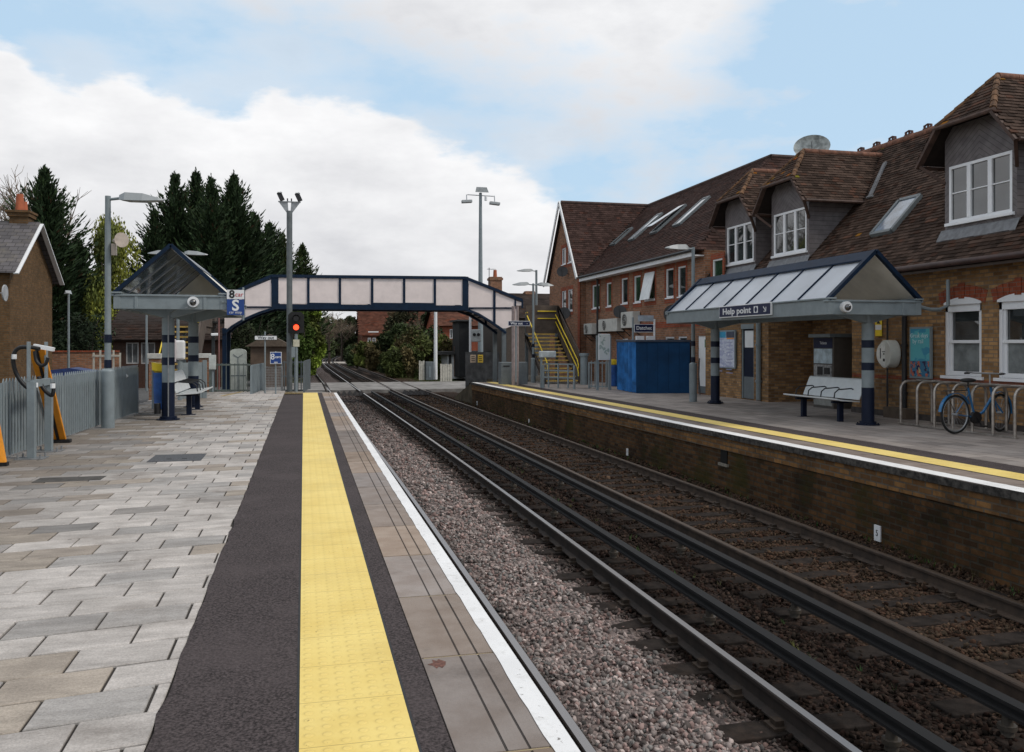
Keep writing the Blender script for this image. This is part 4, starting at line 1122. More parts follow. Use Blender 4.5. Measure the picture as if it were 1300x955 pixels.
m = MB(); e_ = -.02
m.add([(12.0, 25.2, FEZ + e_), (12.0, 36.87, FEZ + e_), (FRX, gyc, FRZ + e_), (FRX, 28.1, FRZ + e_)], [(0, 1, 2, 3)])
m.add([(11.9, 36.87, FEZ + e_), (11.9, gyc, FRZ + e_), (21, gyc, FRZ + e_), (21, 36.87, FEZ + e_)], [(0, 1, 2, 3)])
m.add([(11.9, gyc, FRZ + e_), (11.9, 42.2, FEZ + e_), (21, 42.2, FEZ + e_), (21, gyc, FRZ + e_)], [(0, 1, 2, 3)])
m.add([(12.0, 25.2, FEZ + e_), (FRX, 28.1, FRZ + e_), (21, 28.1, FRZ + e_), (21, 25.2, FEZ + e_)], [(0, 1, 2, 3)])
m.add([(FRX, 28.1, FRZ + e_), (FRX, gyc, FRZ + e_), (21, gyc, FRZ - 2), (21, 28.1, FRZ - 2)], [(0, 1, 2, 3)])
m.build('roof_underlay', UNDER, rfo)
m = MB(); m.tube([(FRX, 28.1, FRZ), (FRX, gyc, FRZ)], .09, 8); m.tube([(FRX, 28.1, FRZ), (21, 28.1, FRZ)], .09, 8); m.tube([(11.9, gyc, FRZ), (FRX, gyc, FRZ)], .09, 8)
m.build('ridge', mat('brown_ridge_tile', (.06, .036, .03), .85, var=.3), rfo)
m = MB(); m.box(11.93, 11.97, 25.2, 36.85, FEZ - .20, FEZ - .01); m.box(11.97, WX, 25.2, 36.85, FEZ - .20, FEZ - .16)
m.build('fascia', WHITE, block)
m = MB(); m.tube([(11.88, 25.2, FEZ - .02), (11.88, 36.85, FEZ - .02)], .05, 8)
Yd = AX(758.5, 380, 12.2)[0]; m.cyl((12.2, Yd, -.15), (12.2, Yd, FEZ - .1), .05, 8); m.build('black_downpipe', DARKMET, block, smooth=40)
m = MB()
m.bar((11.80, 36.80, FEZ - .05), (11.80, gyc, FRZ + .0), .16, .06, up=(1, 0, 0)); m.bar((11.80, 42.3, FEZ - .05), (11.80, gyc, FRZ + .0), .16, .06, up=(1, 0, 0)); m.build('barge_board', WHITE, block)
def on_roof2(px, py):
    d = ray(px, py); t = (FEZ - CZ - 12.0 * T2) / (d[2] - d[0] * T2); return Vector((t * d[0], t * d[1], CZ + t * d[2]))
for (xl, yl, xh, yh, gm, op) in ((768, 314, 780, 297, GLASS, 0), (784, 310, 795, 294, GLASS, 0), (811, 303, 829, 277, GLASSL, 0), (840, 294, 858, 267, GLASSL, .3), (870, 284, 887, 257, GLASSL, 0)):
    a, c = on_roof2(xl, yl), on_roof2(xh, yh); yc = (a.y + c.y) / 2
    fz = lambda X: FEZ + (X - 12.0) * T2
    skylight(block, [(a.x, yc - .30, fz(a.x)), (a.x, yc + .30, fz(a.x)), (c.x, yc + .30, fz(c.x)), (c.x, yc - .30, fz(c.x))], N2, gm, op)

# dish on the roof
q = AZ(1031, 189, 29.0)
r = thing('satellite_dish', (q.x, q.y, FRZ - 1.6), 'large pale mesh satellite dish standing above the roof ridges', 'satellite dish', 'satellite dishes')
m = MB(); ax = Vector((-.55, -.75, .30)).normalized(); s1 = ax.cross(Vector((0, 0, 1))).normalized(); s2 = s1.cross(ax)
k = len(m.v); n1, n2 = 7, 28
for i in range(n1 + 1):
    rr = .56 * i / n1
    for j in range(n2):
        t = 2 * pi * j / n2; m.v.append(tuple(q + s1 * (rr * cos(t) * 1.05) + s2 * (rr * sin(t) * .78) + ax * (rr * rr * .5)))
for i in range(n1):
    for j in range(n2): m.f.append((i * n2 + j, i * n2 + (j + 1) % n2, (i + 1) * n2 + (j + 1) % n2, (i + 1) * n2 + j)); m.c.append((1, 1, 1))
m.build('dish', mat('dish_mesh', (.30, .32, .31), .5, .2, var=.45, vs=6), r, smooth=60, recalc=False)
m = MB(); m.cyl((q.x, q.y, FRZ - 1.6), (q.x, q.y, q.z), .05, 8); m.tube([q, q + ax * .5], .015, 6); m.build('mast', STEEL, r)
def dish(px, py, X, rad, lab, col=(.04, .04, .042)):
    Y, Z = AX(px, py, X - .3)
    r = thing('satellite_dish', (X - .05, Y, Z - .2), lab, 'satellite dish', 'satellite dishes')
    c = Vector((X - .3, Y, Z)); m = MB(); ax = Vector((-.35, -.85, .25)).normalized(); s1 = ax.cross(Vector((0, 0, 1))).normalized(); s2 = s1.cross(ax)
    for i in range(5):
        rr = rad * i / 4
        for j in range(20):
            t = 2 * pi * j / 20; m.v.append(tuple(c + s1 * rr * cos(t) + s2 * rr * sin(t) + ax * (rr * rr * .35)))
    for i in range(4):
        for j in range(20): m.f.append((i * 20 + j, i * 20 + (j + 1) % 20, (i + 1) * 20 + (j + 1) % 20, (i + 1) * 20 + j)); m.c.append((1, 1, 1))
    m.build('dish', mat('dark_dish', col, .6, var=.2), r, smooth=60, recalc=False)
    m = MB(); m.tube([c, (X, Y, Z - .1)], .02, 6); m.tube([c + s2 * -rad, c + ax * .4], .008, 6); m.build('bracket', DARKMET, r)
dish(855, 399, WX, .33, 'dark satellite dish on the brick wall just left of the right canopy')
dish(787, 396, WX, .26, 'dark satellite dish on the brick wall above the air conditioning units')
dish(716, 398, GX, .30, 'grey satellite dish on the far gable wall above the stairs', (.09, .09, .09))
dish(714, 345, GX, .26, 'small dark satellite dish high on the far gable wall', (.06, .06, .065))

# air conditioning units on the wall
def acunit(x0, x1, y0, y1, lab, fan=True):
    X = WX - .35; (Ya, Zt), (Yb, _) = AX(x0, y0, X), AX(x1, y0, X); _, Zb = AX((x0 + x1) / 2, y1, X); _, Zt = AX((x0 + x1) / 2, y0, X)
    Yn, Yf = min(Ya, Yb), max(Ya, Yb)
    r = thing('air_conditioner', (X + .17, (Yn + Yf) / 2, Zb), lab, 'air conditioner', 'air conditioning units on the brick wall')
    MB().box(X, X + .3, Yn, Yf, Zb, Zt).build('casing', mat('ac_casing', (.50, .50, .47), .5, var=.08, dirt=.3), r, bevel=.012)
    pl = wallpl(X); yc, zc = Yf - (Yf - Yn) * .33, (Zb + Zt) / 2; rr = (Zt - Zb) * .38
    m = MB(); m.cyl(pl.p(yc, zc, .0), pl.p(yc, zc, .012), rr, 20); f = m.build('fan_grille', DARKMET, r, smooth=40)
    m = MB()
    for k in range(1, 4): m.tube([pl.p(yc + rr * k / 3 * cos(t * pi / 8), zc + rr * k / 3 * sin(t * pi / 8), .018) for t in range(17)], .006, 5, False)
    m.build('grille_rings', mat('ac_casing', (.5, .5, .47)), f)
    m = MB()
    for yy in (Yn + .1, Yf - .1): m.box(X, WX, yy - .02, yy + .02, Zb - .05, Zb - .005); m.bar((X + .05, yy, Zb - .05), (WX, yy, Zb - .3), .03, .03)
    m.build('bracket', DARKMET, r)
acunit(741, 751, 411, 424.5, 'small beige air conditioning unit at the left end of the row, by the stairs')
acunit(759.5, 783, 405, 421, 'wide beige air conditioning unit with fan, directly above the information panel')
acunit(788, 803, 396, 416.5, 'beige air conditioning unit behind the station name board, highest of the three')
# ================================================================= canopies (platform shelters)
POLY = mat('sky_sheen_roof_panel', (.66, .70, .76), .22, var=.10, vs=1.2, spec=.7, dirt=.22, dirtcol=(.42, .45, .50))  # sky reflection put into the pale panel colour, smudged film mixed over it
def _translucent():
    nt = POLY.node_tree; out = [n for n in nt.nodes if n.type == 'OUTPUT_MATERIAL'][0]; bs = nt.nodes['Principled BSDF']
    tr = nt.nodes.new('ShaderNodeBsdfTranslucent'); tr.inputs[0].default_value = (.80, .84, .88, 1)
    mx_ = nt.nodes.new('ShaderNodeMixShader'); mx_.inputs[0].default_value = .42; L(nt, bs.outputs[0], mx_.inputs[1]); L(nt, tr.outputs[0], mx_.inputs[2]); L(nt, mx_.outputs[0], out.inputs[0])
_translucent()
LINING = mat('beige_canopy_lining', (.66, .63, .56), .8, var=.1, vs=2)
def clear_glass(name, tint=(.75, .8, .85), fac=.35):
    m, nt, b = _nt(name)
    out = [n for n in nt.nodes if n.type == 'OUTPUT_MATERIAL'][0]
    tr = nt.nodes.new('ShaderNodeBsdfTransparent'); tr.inputs[0].default_value = (*tint, 1)
    b.inputs['Base Color'].default_value = (.11, .14, .17, 1); b.inputs['Roughness'].default_value = .06; b.inputs['Specular IOR Level'].default_value = 1
    mx_ = nt.nodes.new('ShaderNodeMixShader'); mx_.inputs[0].default_value = fac; L(nt, tr.outputs[0], mx_.inputs[1]); L(nt, b.outputs[0], mx_.inputs[2]); L(nt, mx_.outputs[0], out.inputs[0]); return m
CGL = clear_glass('canopy_clear_glass', fac=.62)
def colm(parent, X, Y, zb, ztop, r=.115):
    m = MB(); m.cyl((X, Y, zb), (X, Y, ztop - .2), r, 24); m.cyl((X, Y, ztop - .2), (X, Y, ztop), r * .62, 20)
    c = m.build('column', GREY, parent, smooth=40)
    m = MB()
    for (a, b_) in ((0, .72), (1.05, 1.20), (1.48, 1.63)): m.cyl((X, Y, zb + a + .003), (X, Y, zb + b_), r + .003, 24)
    m.build('navy_band', NAVY, c, smooth=40)
    m = MB(); m.cyl((X, Y, zb), (X, Y, zb + .02), r + .10, 20); m.cyl((X, Y, zb + .02), (X, Y, zb + .07), r + .04, 20)
    for k in range(4): t = pi / 4 + k * pi / 2; m.cyl((X + (r + .07) * cos(t), Y + (r + .07) * sin(t), zb + .02), (X + (r + .07) * cos(t), Y + (r + .07) * sin(t), zb + .045), .015, 6)
    m.build('base_plate', NAVY, c, smooth=40)
    m = MB()
    ar = MB()
    for s in (-1, 1):
        ar.prism([(X + s * .05, Y - .05, ztop - .2), (X + s * .05, Y - .05, ztop + .04), (X + s * .95, Y - .05, ztop + .12), (X + s * .95, Y - .05, ztop + .04)], (0, .1, 0))
    ar.build('bracket_arm', GREY, c)
    return c
def canopy(base, Xc, hw, Y0, Y1, zb, cols, npan, label, glass_m, cam_u, group):
    root = thing('platform_canopy', base, label, 'canopy', group)
    zf0, zf1, za = zb + 2.10, zb + 2.38, zb + 3.26
    m = MB()
    for Y in (Y0, Y1): m.box(Xc - hw, Xc + hw, Y - .06, Y + .06, zf0, zf1 - .04)
    for s in (-1, 1): m.box(Xc + s * hw - .06, Xc + s * hw + .06, Y0 - .07, Y1 + .07, zf0, zf1)
    for Y in (Y0, Y1): m.box(Xc - hw - .09, Xc + hw + .09, Y - .085, Y + .085, zf1 - .045, zf1 - .005)
    for s in (-1, 1): m.box(Xc + s * hw - .09, Xc + s * hw + .09, Y0 - .1, Y1 + .1, zf1 + .001, zf1 + .035)
    m.box(Xc - hw + .3, Xc - hw + .36, Y0 - .075, Y0 - .05, zf0, zf1 - .04); m.box(Xc + hw - .36, Xc + hw - .3, Y0 - .075, Y0 - .05, zf0, zf1 - .04)
    m.build('fascia', GREY, root, bevel=.008)
    pr = Vector((0, 0, 0))
    sl = Vector((hw, 0, za - zf1)).normalized()
    # glazed slope toward -X
    g = MB(); bars = MB(); N = Vector((-(za - zf1), 0, hw)).normalized()
    for i in range(npan):
        a, c = Y0 + (Y1 - Y0) * i / npan + .03, Y0 + (Y1 - Y0) * (i + 1) / npan - .03
        g.hexa([Vector((Xc - hw, a, zf1 + .03)), Vector((Xc, a, za - .03)), Vector((Xc, c, za - .03)), Vector((Xc - hw, c, zf1 + .03))] + [q + N * .012 for q in (Vector((Xc - hw, a, zf1 + .03)), Vector((Xc, a, za - .03)), Vector((Xc, c, za - .03)), Vector((Xc - hw, c, zf1 + .03)))])
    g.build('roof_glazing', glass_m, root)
    for i in range(1, npan):
        Y = Y0 + (Y1 - Y0) * i / npan; bars.bar(Vector((Xc - hw, Y, zf1 + .03)) + N * .01, Vector((Xc, Y, za - .03)) + N * .01, .035, .05, up=N)
    bars.build('glazing_bar', NAVYB if glass_m is POLY else STEEL, root)
    # lined slope toward +X
    m = MB(); N_ = Vector((za - zf1, 0, hw)).normalized()
    m.prism([(Xc, Y0, za - .03), (Xc + hw, Y0, zf1 + .03), (Xc + hw, Y1, zf1 + .03), (Xc, Y1, za - .03)], N_ * .03)
    m.build('lined_roof_slope', LINING, root)
    m = MB()
    for Y in (Y0 - .04, Y1 + .04):
        for s in (-1, 1): m.bar((Xc + s * (hw + .06), Y, zf1 + .0), (Xc, Y, za + .035), .07, .11, up=(0, -1, 0))
    m.build('gable_verge', NAVYB, root)
    MB().prism([(Xc - hw + .04, Y1 - .02, zf1), (Xc + hw - .04, Y1 - .02, zf1), (Xc, Y1 - .02, za - .04)], (0, .03, 0)).build('gable_infill', LINING, root)
    m = MB()
    nf = Vector((0, 0, 0))
    m.prism([(Xc - .2, Y0, za - .15), (Xc, Y0, za + .03), (Xc + .2, Y0, za - .15), (Xc + .2, Y0, za - .12), (Xc, Y0, za + .06), (Xc - .2, Y0, za - .12)], (0, Y1 - Y0, 0))
    m.build('ridge_capping', NAVYB if glass_m is POLY else STEEL, root)
    for (cx, cy) in cols: colm(root, cx, cy, zb, zf0 + .05)
    # camera dome on the fascia
    cx = Xc + cam_u
    m = MB(); m.cyl((cx, Y0 - .06, zf0 + .14), (cx, Y0 - .16, zf0 + .14), .10, 20); cm_ = m.build('camera_housing', WHITE, root, smooth=40)
    m = MB(); m.sphere((cx, Y0 - .16, zf0 + .13), .062, 14, 8); m.build('camera_dome', glass('camera_dome_glass', (.01, .01, .012), .05), cm_, smooth=180)
    return root
RCan = canopy((10.6, 17.8, -.1), 10.38, .93, 14.2, 21.4, -.10, [(10.55, 14.6), (10.57, 21.0)], 7, 'grey platform canopy with pale sky-reflecting roof panels in front of the station building', POLY, -.66, 'platform canopies')
LCan = canopy((-2.47, 19.4, 0), -2.40, .93, 17.2, 22.4, 0.0, [(-2.53, 17.74), (-2.48, 21.2)], 6, 'grey platform canopy with clear glass roof on the left platform', CGL, .40, 'platform canopies')
# pipe from the canopy gutter to the wall and conduit down the near column of each
m = MB(); m.tube([(11.3, 14.3, 2.2), (11.7, 14.3, 2.12), (11.9, 14.3, 2.12), (12.1, 14.3, 2.2), (12.1, 14.3, 2.7)], .035, 8); m.build('overflow_pipe', GREY, RCan, smooth=60)
m = MB(); m.tube([(-2.51, 17.60, .03), (-2.51, 17.60, 2.0)], .012, 6); m.tube([(-2.1, 17.14, 2.14), (-2.3, 17.18, 2.1), (-2.45, 17.5, 2.05)], .012, 6); m.build('conduit', STEEL, LCan, smooth=60)
# black box at the foot of the left canopy column
m = MB(); m.cyl((-2.72, 17.7, .12), (-2.72, 17.7, .32), .06, 12); m.build('junction_box', BLACK, LCan, smooth=40)

# signs hung on the right canopy
def sign_frame(root, pl, w, h, m_face, m_edge, d=.05, e=.02):
    MB().pbox(pl, -w / 2, w / 2, -h / 2, h / 2, 0, d).build('panel', m_edge, root, bevel=.004)
    MB().pbox(pl, -w / 2 + e, w / 2 - e, -h / 2 + e, h / 2 - e, d, d + .004).build('face', m_face, root)
NAVYS = mat('navy_sign_face', (.006, .012, .05), .4, var=.05)
BLUES = mat('blue_sign_face', (.012, .05, .22), .4, var=.08)
sx = 9.45 - .07
(ya, za), (yb, zb2) = AX(915, 394.5, sx), AX(981, 394, sx)
ym, zm = (ya + yb) / 2, (za + zb2) / 2
r = thing('help_point_sign', (sx, ym, zm), 'long navy Help point sign with white border on the canopy fascia', 'sign')
pl = Plane((sx, ym, zm), (0, -1, 0), (0, 0, 1), (-1, 0, 0))
W_ = abs(ya - yb)
sign_frame(r, pl, W_, .27, NAVYS, WHITE, .04, .022)
text('Help point', .19, pl, -W_ * .14, -.004, WHITE, r, n=.046, bold=.004, sx=W_ / 1.45)
m = MB(); u = W_ * .235
m.pbox(pl, u - .085, u + .085, -.07, .07, .044, .047); m.build('help_icon', WHITE, r)
m = MB(); m.cyl(pl.p(u, 0, .047), pl.p(u, 0, .049), .055, 16); m.pbox(pl, u - .01, u + .01, -.06, .06, .049, .0495); m.build('help_icon_ring', NAVYS, r)
m = MB(); u = W_ * .395; m.bar(pl.p(u - .06, .05, .047), pl.p(u + .04, -.04, .047), .02, .004, up=pl.N); m.pbox(pl, u + .04, u + .06, -.06, .04, .045, .049); m.pbox(pl, u - .04, u + .06, -.06, -.04, .045, .049); m.build('arrow', WHITE, r)
# S / 8 cars stopping sign on the left canopy
sy = 17.08; (xa, zt), (xb_, z_) = AY(288, 368, sy), AY(310, 368, sy); zbm = AY(299, 400, sy)[1]; zmid = AY(299, 380, sy)[1]
r = thing('stop_sign', ((xa + xb_) / 2, sy, zbm), 'car stop sign with large white S on blue under a small red and black 8', 'sign')
pl = Plane(((xa + xb_) / 2, sy, 0), (1, 0, 0), (0, 0, 1), (0, -1, 0)); hw = (xb_ - xa) / 2
MB().pbox(pl, -hw, hw, zmid + .004, zt, -.02, .0).build('white_panel', WHITE, r)
MB().pbox(pl, -hw, hw, zbm, zmid - .004, -.02, .0).build('blue_panel', BLUES, r)
text('8', (zt - zmid) * 1.15, pl, -hw * .42, (zt + zmid) / 2, BLACK, r, n=.003, bold=.006)
text('car', .12, pl, hw * .42, (zt + zmid) / 2, mat('red_lettering', (.5, .02, .03), .5), r, n=.003)
text('S', (zmid - zbm) * .95, pl, 0, zmid - (zmid - zbm) * .42, WHITE, r, n=.003, bold=.008)
text('car stop', .07, pl, 0, zbm + .05, WHITE, r, n=.003)
m = MB(); m.cyl((pl.p(hw - .02, 0, 0).x, sy + .05, zbm - .1), (pl.p(hw - .02, 0, 0).x, sy + .05, zt + .05), .02, 8); m.bar((-1.5, sy + .05, zbm + .25), (xa + .1, sy + .05, zbm + .25), .04, .04); m.build('bracket', GREY, r)

# ================================================================= bench
BW = mat('pale_perforated_bench', (.58, .60, .60), .4, var=.05, dirt=.15, dirtcol=(.3, .3, .3))
def bench(base, Ln, label):
    r = thing('bench', base, label, 'bench', 'platform benches')
    x, y, z = base
    m = MB()
    m.prism([(x - .02, y - Ln / 2, z + .47), (x - .02, y - Ln / 2, z + .50), (x + .06, y - Ln / 2, z + .475), (x + .48, y - Ln / 2, z + .44), (x + .48, y - Ln / 2, z + .42), (x + .06, y - Ln / 2, z + .45)], (0, Ln, 0)); m.build('seat', BW, r, bevel=.006)
    m = MB(); m.prism([(x + .48, y - Ln / 2, z + .46), (x + .46, y - Ln / 2, z + .47), (x + .62, y - Ln / 2, z + .86), (x + .66, y - Ln / 2, z + .88), (x + .64, y - Ln / 2, z + .84)], (0, Ln, 0)); m.build('backrest', BW, r, bevel=.006)
    for s in (-1, 1):
        yy = y + s * Ln * .33
        m = MB(); m.box(x + .22, x + .32, yy - .04, yy + .04, z + .01, z + .44); m.box(x + .08, x + .52, yy - .04, yy + .04, z + .39, z + .43); m.box(x + .14, x + .42, yy - .07, yy + .07, z, z + .015); m.build('leg', NAVY, r)
    for k in range(4):
        yy = y - Ln * .35 + Ln * .7 * k / 3
        m = MB(); m.tube([(x + .10, yy, z + .48), (x + .12, yy, z + .60), (x + .20, yy, z + .66), (x + .50, yy, z + .68), (x + .54, yy, z + .66)], .013, 7); m.build('armrest', DARKMET, r, smooth=60)
    return r
bench((10.22, 16.05, -.12), 1.98, 'pale metal bench under the right canopy beside the ticket machine')
lb = bench((-2.3, 19.6, 0), 2.2, 'pale metal bench between the columns of the left canopy')
lb.rotation_euler = (0, 0, pi); lb.location = (-2.02, 19.6, 0)

# ticket machine
Xm = 12.42; y0, y1 = 18.5, 19.35; r = thing('ticket_machine', (Xm + .3, 18.9, -.12), 'grey ticket machine with navy header standing in the entrance recess', 'ticket machine')
MB().box(Xm, Xm + .58, y0, y1, -.12, 1.62).build('cabinet', mat('machine_grey_brown', (.085, .075, .065), .5, var=.1), r, bevel=.01)
pl = wallpl(Xm); MB().pbox(pl, y0 - .03, y1 + .03, 1.62, 1.70, -.6, .12).build('hood', GREYD, r)
MB().pbox(pl, y0 + .04, y1 - .04, 1.36, 1.60, .0, .012).build('header', NAVYS, r)
text('Tickets', .10, Plane((Xm, (y0 + y1) / 2, 1.48), (0, -1, 0), (0, 0, 1), (-1, 0, 0)), .02, 0, WHITE, r, n=.014)
MB().pbox(pl, y0 + .05, y1 - .05, .98, 1.34, .0, .015).build('screen', mat('machine_screen', (.42, .52, .58), .2, var=.25, vs=5), r)
m = MB(); m.pbox(pl, y0 + .06, y1 - .06, .45, .95, .0, .02)
pn_ = m.build('control_panel', mat('brushed_panel', (.35, .36, .37), .4, .4, var=.4, vs=14), r)
m = MB(); m.pbox(pl, y0 + .12, y0 + .32, .72, .88, .02, .05); m.pbox(pl, y0 + .42, y0 + .62, .70, .90, .02, .04); m.pbox(pl, y0 + .15, y1 - .15, .50, .60, .02, .03); m.build('keypad', DARKMET, pn_)
m = MB(); m.pbox(pl, y0 + .05, y1 - .05, -.05, .4, .0, .02); m.build('lower_panel', mat('pale_lower_panel', (.25, .25, .23), .6), r)

# timetable board, poster, round unit, warning notice
def wallthing(name, x0, x1, ya, yb, X, label, cat, group=None, frame=None, face=None, d=.05, e=.04):
    Yn, Yf, Zb, Zt = rectAX(x0, x1, ya, yb, X)
    r = thing(name, (X, (Yn + Yf) / 2, Zb), label, cat, group)
    pl = Plane((X, (Yn + Yf) / 2, (Zb + Zt) / 2), (0, -1, 0), (0, 0, 1), (-1, 0, 0)); w, h = Yf - Yn, Zt - Zb
    MB().pbox(pl, -w / 2, w / 2, -h / 2, h / 2, 0, d).build('frame', frame or GREY, r, bevel=.006)
    if face: MB().pbox(pl, -w / 2 + e, w / 2 - e, -h / 2 + e, h / 2 - e, d, d + .004).build('face', face, r)
    return r, pl, w, h
def printed(name, bgc, inks, sx_, sy_):
    m, nt, b = _nt(name); g = geo(nt); mp_ = nt.nodes.new('ShaderNodeMapping'); mp_.inputs['Scale'].default_value = (sx_, sx_, sy_); L(nt, g.outputs['Position'], mp_.inputs[0])
    c = bgc
    for i, (ink, th) in enumerate(inks):
        n = nt.nodes.new('ShaderNodeTexNoise'); n.inputs['Scale'].default_value = 1.0 + i * .37; n.inputs['Detail'].default_value = 3; n.noise_dimensions = '4D'; n.inputs['W'].default_value = i * 3.1; L(nt, mp_.outputs[0], n.inputs['Vector'])
        c = mixc(nt, rampf(nt, n.outputs[0], th, th + .05), c, ink)
    L(nt, c, b.inputs['Base Color']); b.inputs['Roughness'].default_value = .25; return m
r, pl, w, h = wallthing('timetable_board', 910, 935, 420, 467, WX - .03, 'framed timetable board with blue header, between the column and the navy door', 'notice board', None, GREY, printed('timetable_print', (.55, .58, .68), [((.42, .45, .60), .5), ((.70, .72, .78), .58), ((.25, .25, .4), .68)], 5, 9))
MB().pbox(pl, -w / 2 + .04, w * .05, h / 2 - .22, h / 2 - .04, .054, .058).build('blue_header', mat('cyan_print', (.03, .25, .42), .4), r)
MB().pbox(pl, w * .08, w / 2 - .04, h / 2 - .22, h / 2 - .04, .054, .058).build('dark_header', mat('dark_print', (.05, .06, .09), .4), r)
m = MB(); m.pbox(pl, w * .1, w / 2 - .05, h / 2 - .26, h / 2 - .225, .054, .058); m.build('orange_strip', ORANGE, r)
m = MB()
for k in range(9): m.pbox(pl, -w * .42, -w * .05 - (k % 3) * .05, h * .26 - k * .12, h * .26 - k * .12 + .03, .054, .056)
for k in range(11): m.pbox(pl, w * .08, w * .40 - (k % 2) * .06, h * .26 - k * .10, h * .26 - k * .10 + .025, .054, .056)
m.build('printed_lines', mat('blue_grey_print', (.28, .30, .45), .5), r)
r, pl, w, h = wallthing('poster', 1157, 1184.5, 415.5, 480, WX - .03, 'framed turquoise holiday poster on the brick wall left of the sash windows', 'poster', None, GREY, printed('poster_print', (.10, .42, .48), [((.05, .28, .42), .5), ((.55, .62, .5), .60)], 3, 4))
m = MB(); m.pbox(pl, -w / 2 + .045, w / 2 - .045, -h / 2 + .045, -h * .16, .055, .058); m.build('lower_picture', printed('poster_picture', (.04, .16, .28), [((.45, .12, .07), .52), ((.03, .03, .08), .56), ((.5, .42, .2), .62)], 6, 6), r)
text('Great days', .12, pl, -.02, h * .33, mat('pale_blue_print', (.55, .75, .8), .4), r, n=.058); text('by rail', .13, pl, -.05, h * .22, MATS['pale_blue_print'], r, n=.058)
Y_, Z_ = AX(1121, 449.5, WX - .25)
r = thing('round_wall_unit', (WX, Y_, Z_ - .3), 'white drum shaped unit with a round dial face on the wall beside the canopy column', 'wall unit')
m = MB(); m.cyl((WX, Y_ - .05, Z_), (WX - .22, Y_, Z_), .30, 32); m.build('drum', mat('off_white_enamel', (.55, .56, .52), .35, var=.06), r, smooth=40, bevel=.012)
m = MB(); m.cyl((WX - .22, Y_, Z_), (WX - .228, Y_, Z_), .25, 28); f = m.build('dial_face', mat('dial_white', (.66, .67, .64), .4), r, smooth=40)
m = MB(); pl = wallpl(WX - .228); m.pbox(pl, Y_ - .03, Y_ + .03, Z_ - .16, Z_ - .1, 0, .003); m.pbox(pl, Y_ + .10, Y_ + .13, Z_ - .1, Z_ + .12, 0, .003); m.pbox(pl, Y_ - .14, Y_ + .06, Z_ + .04, Z_ + .055, 0, .003); m.cyl(pl.p(Y_, Z_, 0), pl.p(Y_, Z_, .004), .02, 10); m.build('dial_marks', BLACK, f)
r, pl, w, h = wallthing('warning_notice', 1111.5, 1120, 404, 427, WX - .02, 'small yellow and white warning notice high on the wall behind the canopy column', 'notice', None, YEL, None, .01)
MB().pbox(pl, -w / 2 + .01, w / 2 - .01, -h * .15, h * .12, .01, .013).build('white_band', WHITE, r)
m = MB(); m.add([pl.p(-w * .28, h * .18, .013), pl.p(w * .28, h * .18, .013), pl.p(0, h * .42, .013)], [(0, 1, 2)]); m.build('black_triangle', BLACK, r)
r = thing('meter_box', (WX - .1, 15.9, -.1), 'low brown brick coloured plinth box at the foot of the wall behind the column', 'meter box')
Yq, _ = AX(1140, 520, WX - .15); r.location.y = Yq; ORG[r.name] = Vector((WX - .1, Yq, -.1))
MB().box(WX - .25, WX - .002, Yq - .35, Yq + .35, -.12, .12).build('box', mat('brown_box', (.10, .075, .055), .8), r, bevel=.01)

# ================================================================= cycle rack and bicycle
CH = mat('dull_stainless', (.34, .31, .28), .35, .7, var=.25, vs=10)
r = thing('cycle_rack', (11.5, 13.2, -.08), 'steel toast rack cycle stand of hoops along the brick wall', 'cycle rack')
yl = [14.5, 14.04, 13.58, 13.12, 12.66, 12.2, 11.74]
m = MB(); m.box(11.17, 11.23, yl[-1] - .05, yl[0] + .05, -.085, -.055); m.box(11.87, 11.93, yl[-1] - .05, yl[0] + .05, -.085, -.055); m.build('base_rail', CH, r, bevel=.004)
m = MB(); m.tube([(11.55, yl[-1], .755), (11.55, yl[0], .755)], .02, 8); m.build('top_rail', CH, r, smooth=40)
for Y in yl:
    P = [(11.2, Y, -.06), (11.2, Y, .58)] + [(11.36 - .16 * cos(t), Y, .58 + .16 * sin(t)) for t in (pi / 8, pi / 4, 3 * pi / 8, pi / 2)] + [(11.74 + .16 * sin(t), Y, .58 + .16 * cos(t)) for t in (0, pi / 8, pi / 4, 3 * pi / 8, pi / 2)] + [(11.9, Y, -.06)]
    m = MB(); m.tube(P, .026, 10); m.build('hoop', CH, r, smooth=50)
zb = -.075; R_ = .335
bk = thing('bicycle', (11.25, 12.6, zb), 'blue city bicycle with swept handlebars parked in the steel rack', 'bicycle')
BLUEP = mat('bicycle_blue', (.015, .12, .28), .3, var=.1, coat=.4); TYRE = mat('tyre_rubber', (.015, .015, .015), .8)
def bpt(a, z, s=0): return Vector((10.76 + a, 12.55 + a * .16 + s, zb + z))
def wheel(cx, cs, nm, ang=0.0):
    c = bpt(cx, R_)
    dv = Vector((cos(ang), sin(ang) + .16 * cos(ang), 0)).normalized(); sd = Vector((-dv.y, dv.x, 0))
    def ring(rad, r_, n=6):
        m = MB(); m.tube([c + dv * rad * cos(t * 2 * pi / 40) + Vector((0, 0, rad * sin(t * 2 * pi / 40))) for t in range(41)], r_, n, False); return m
    w = ring(R_ - .02, .02, 8).build('wheel', TYRE, bk, smooth=60)
    ring(R_ - .045, .011).build('rim', STEEL, w, smooth=60)
    m = MB()
    for k in range(28):
        t = k * 2 * pi / 28; o = sd * (.025 if k % 2 else -.025); m.tube([c + o, c + dv * (R_ - .05) * cos(t) + Vector((0, 0, (R_ - .05) * sin(t)))], .0018, 3, False)
    m.cyl(c - sd * .045, c + sd * .045, .024, 10); m.build('spokes', STEEL, w)
    return c, dv, sd
c1_, d1, s1_ = wheel(0, 0, 'r'); c2_, d2, s2_ = wheel(1.06, 0, 'f', .18)
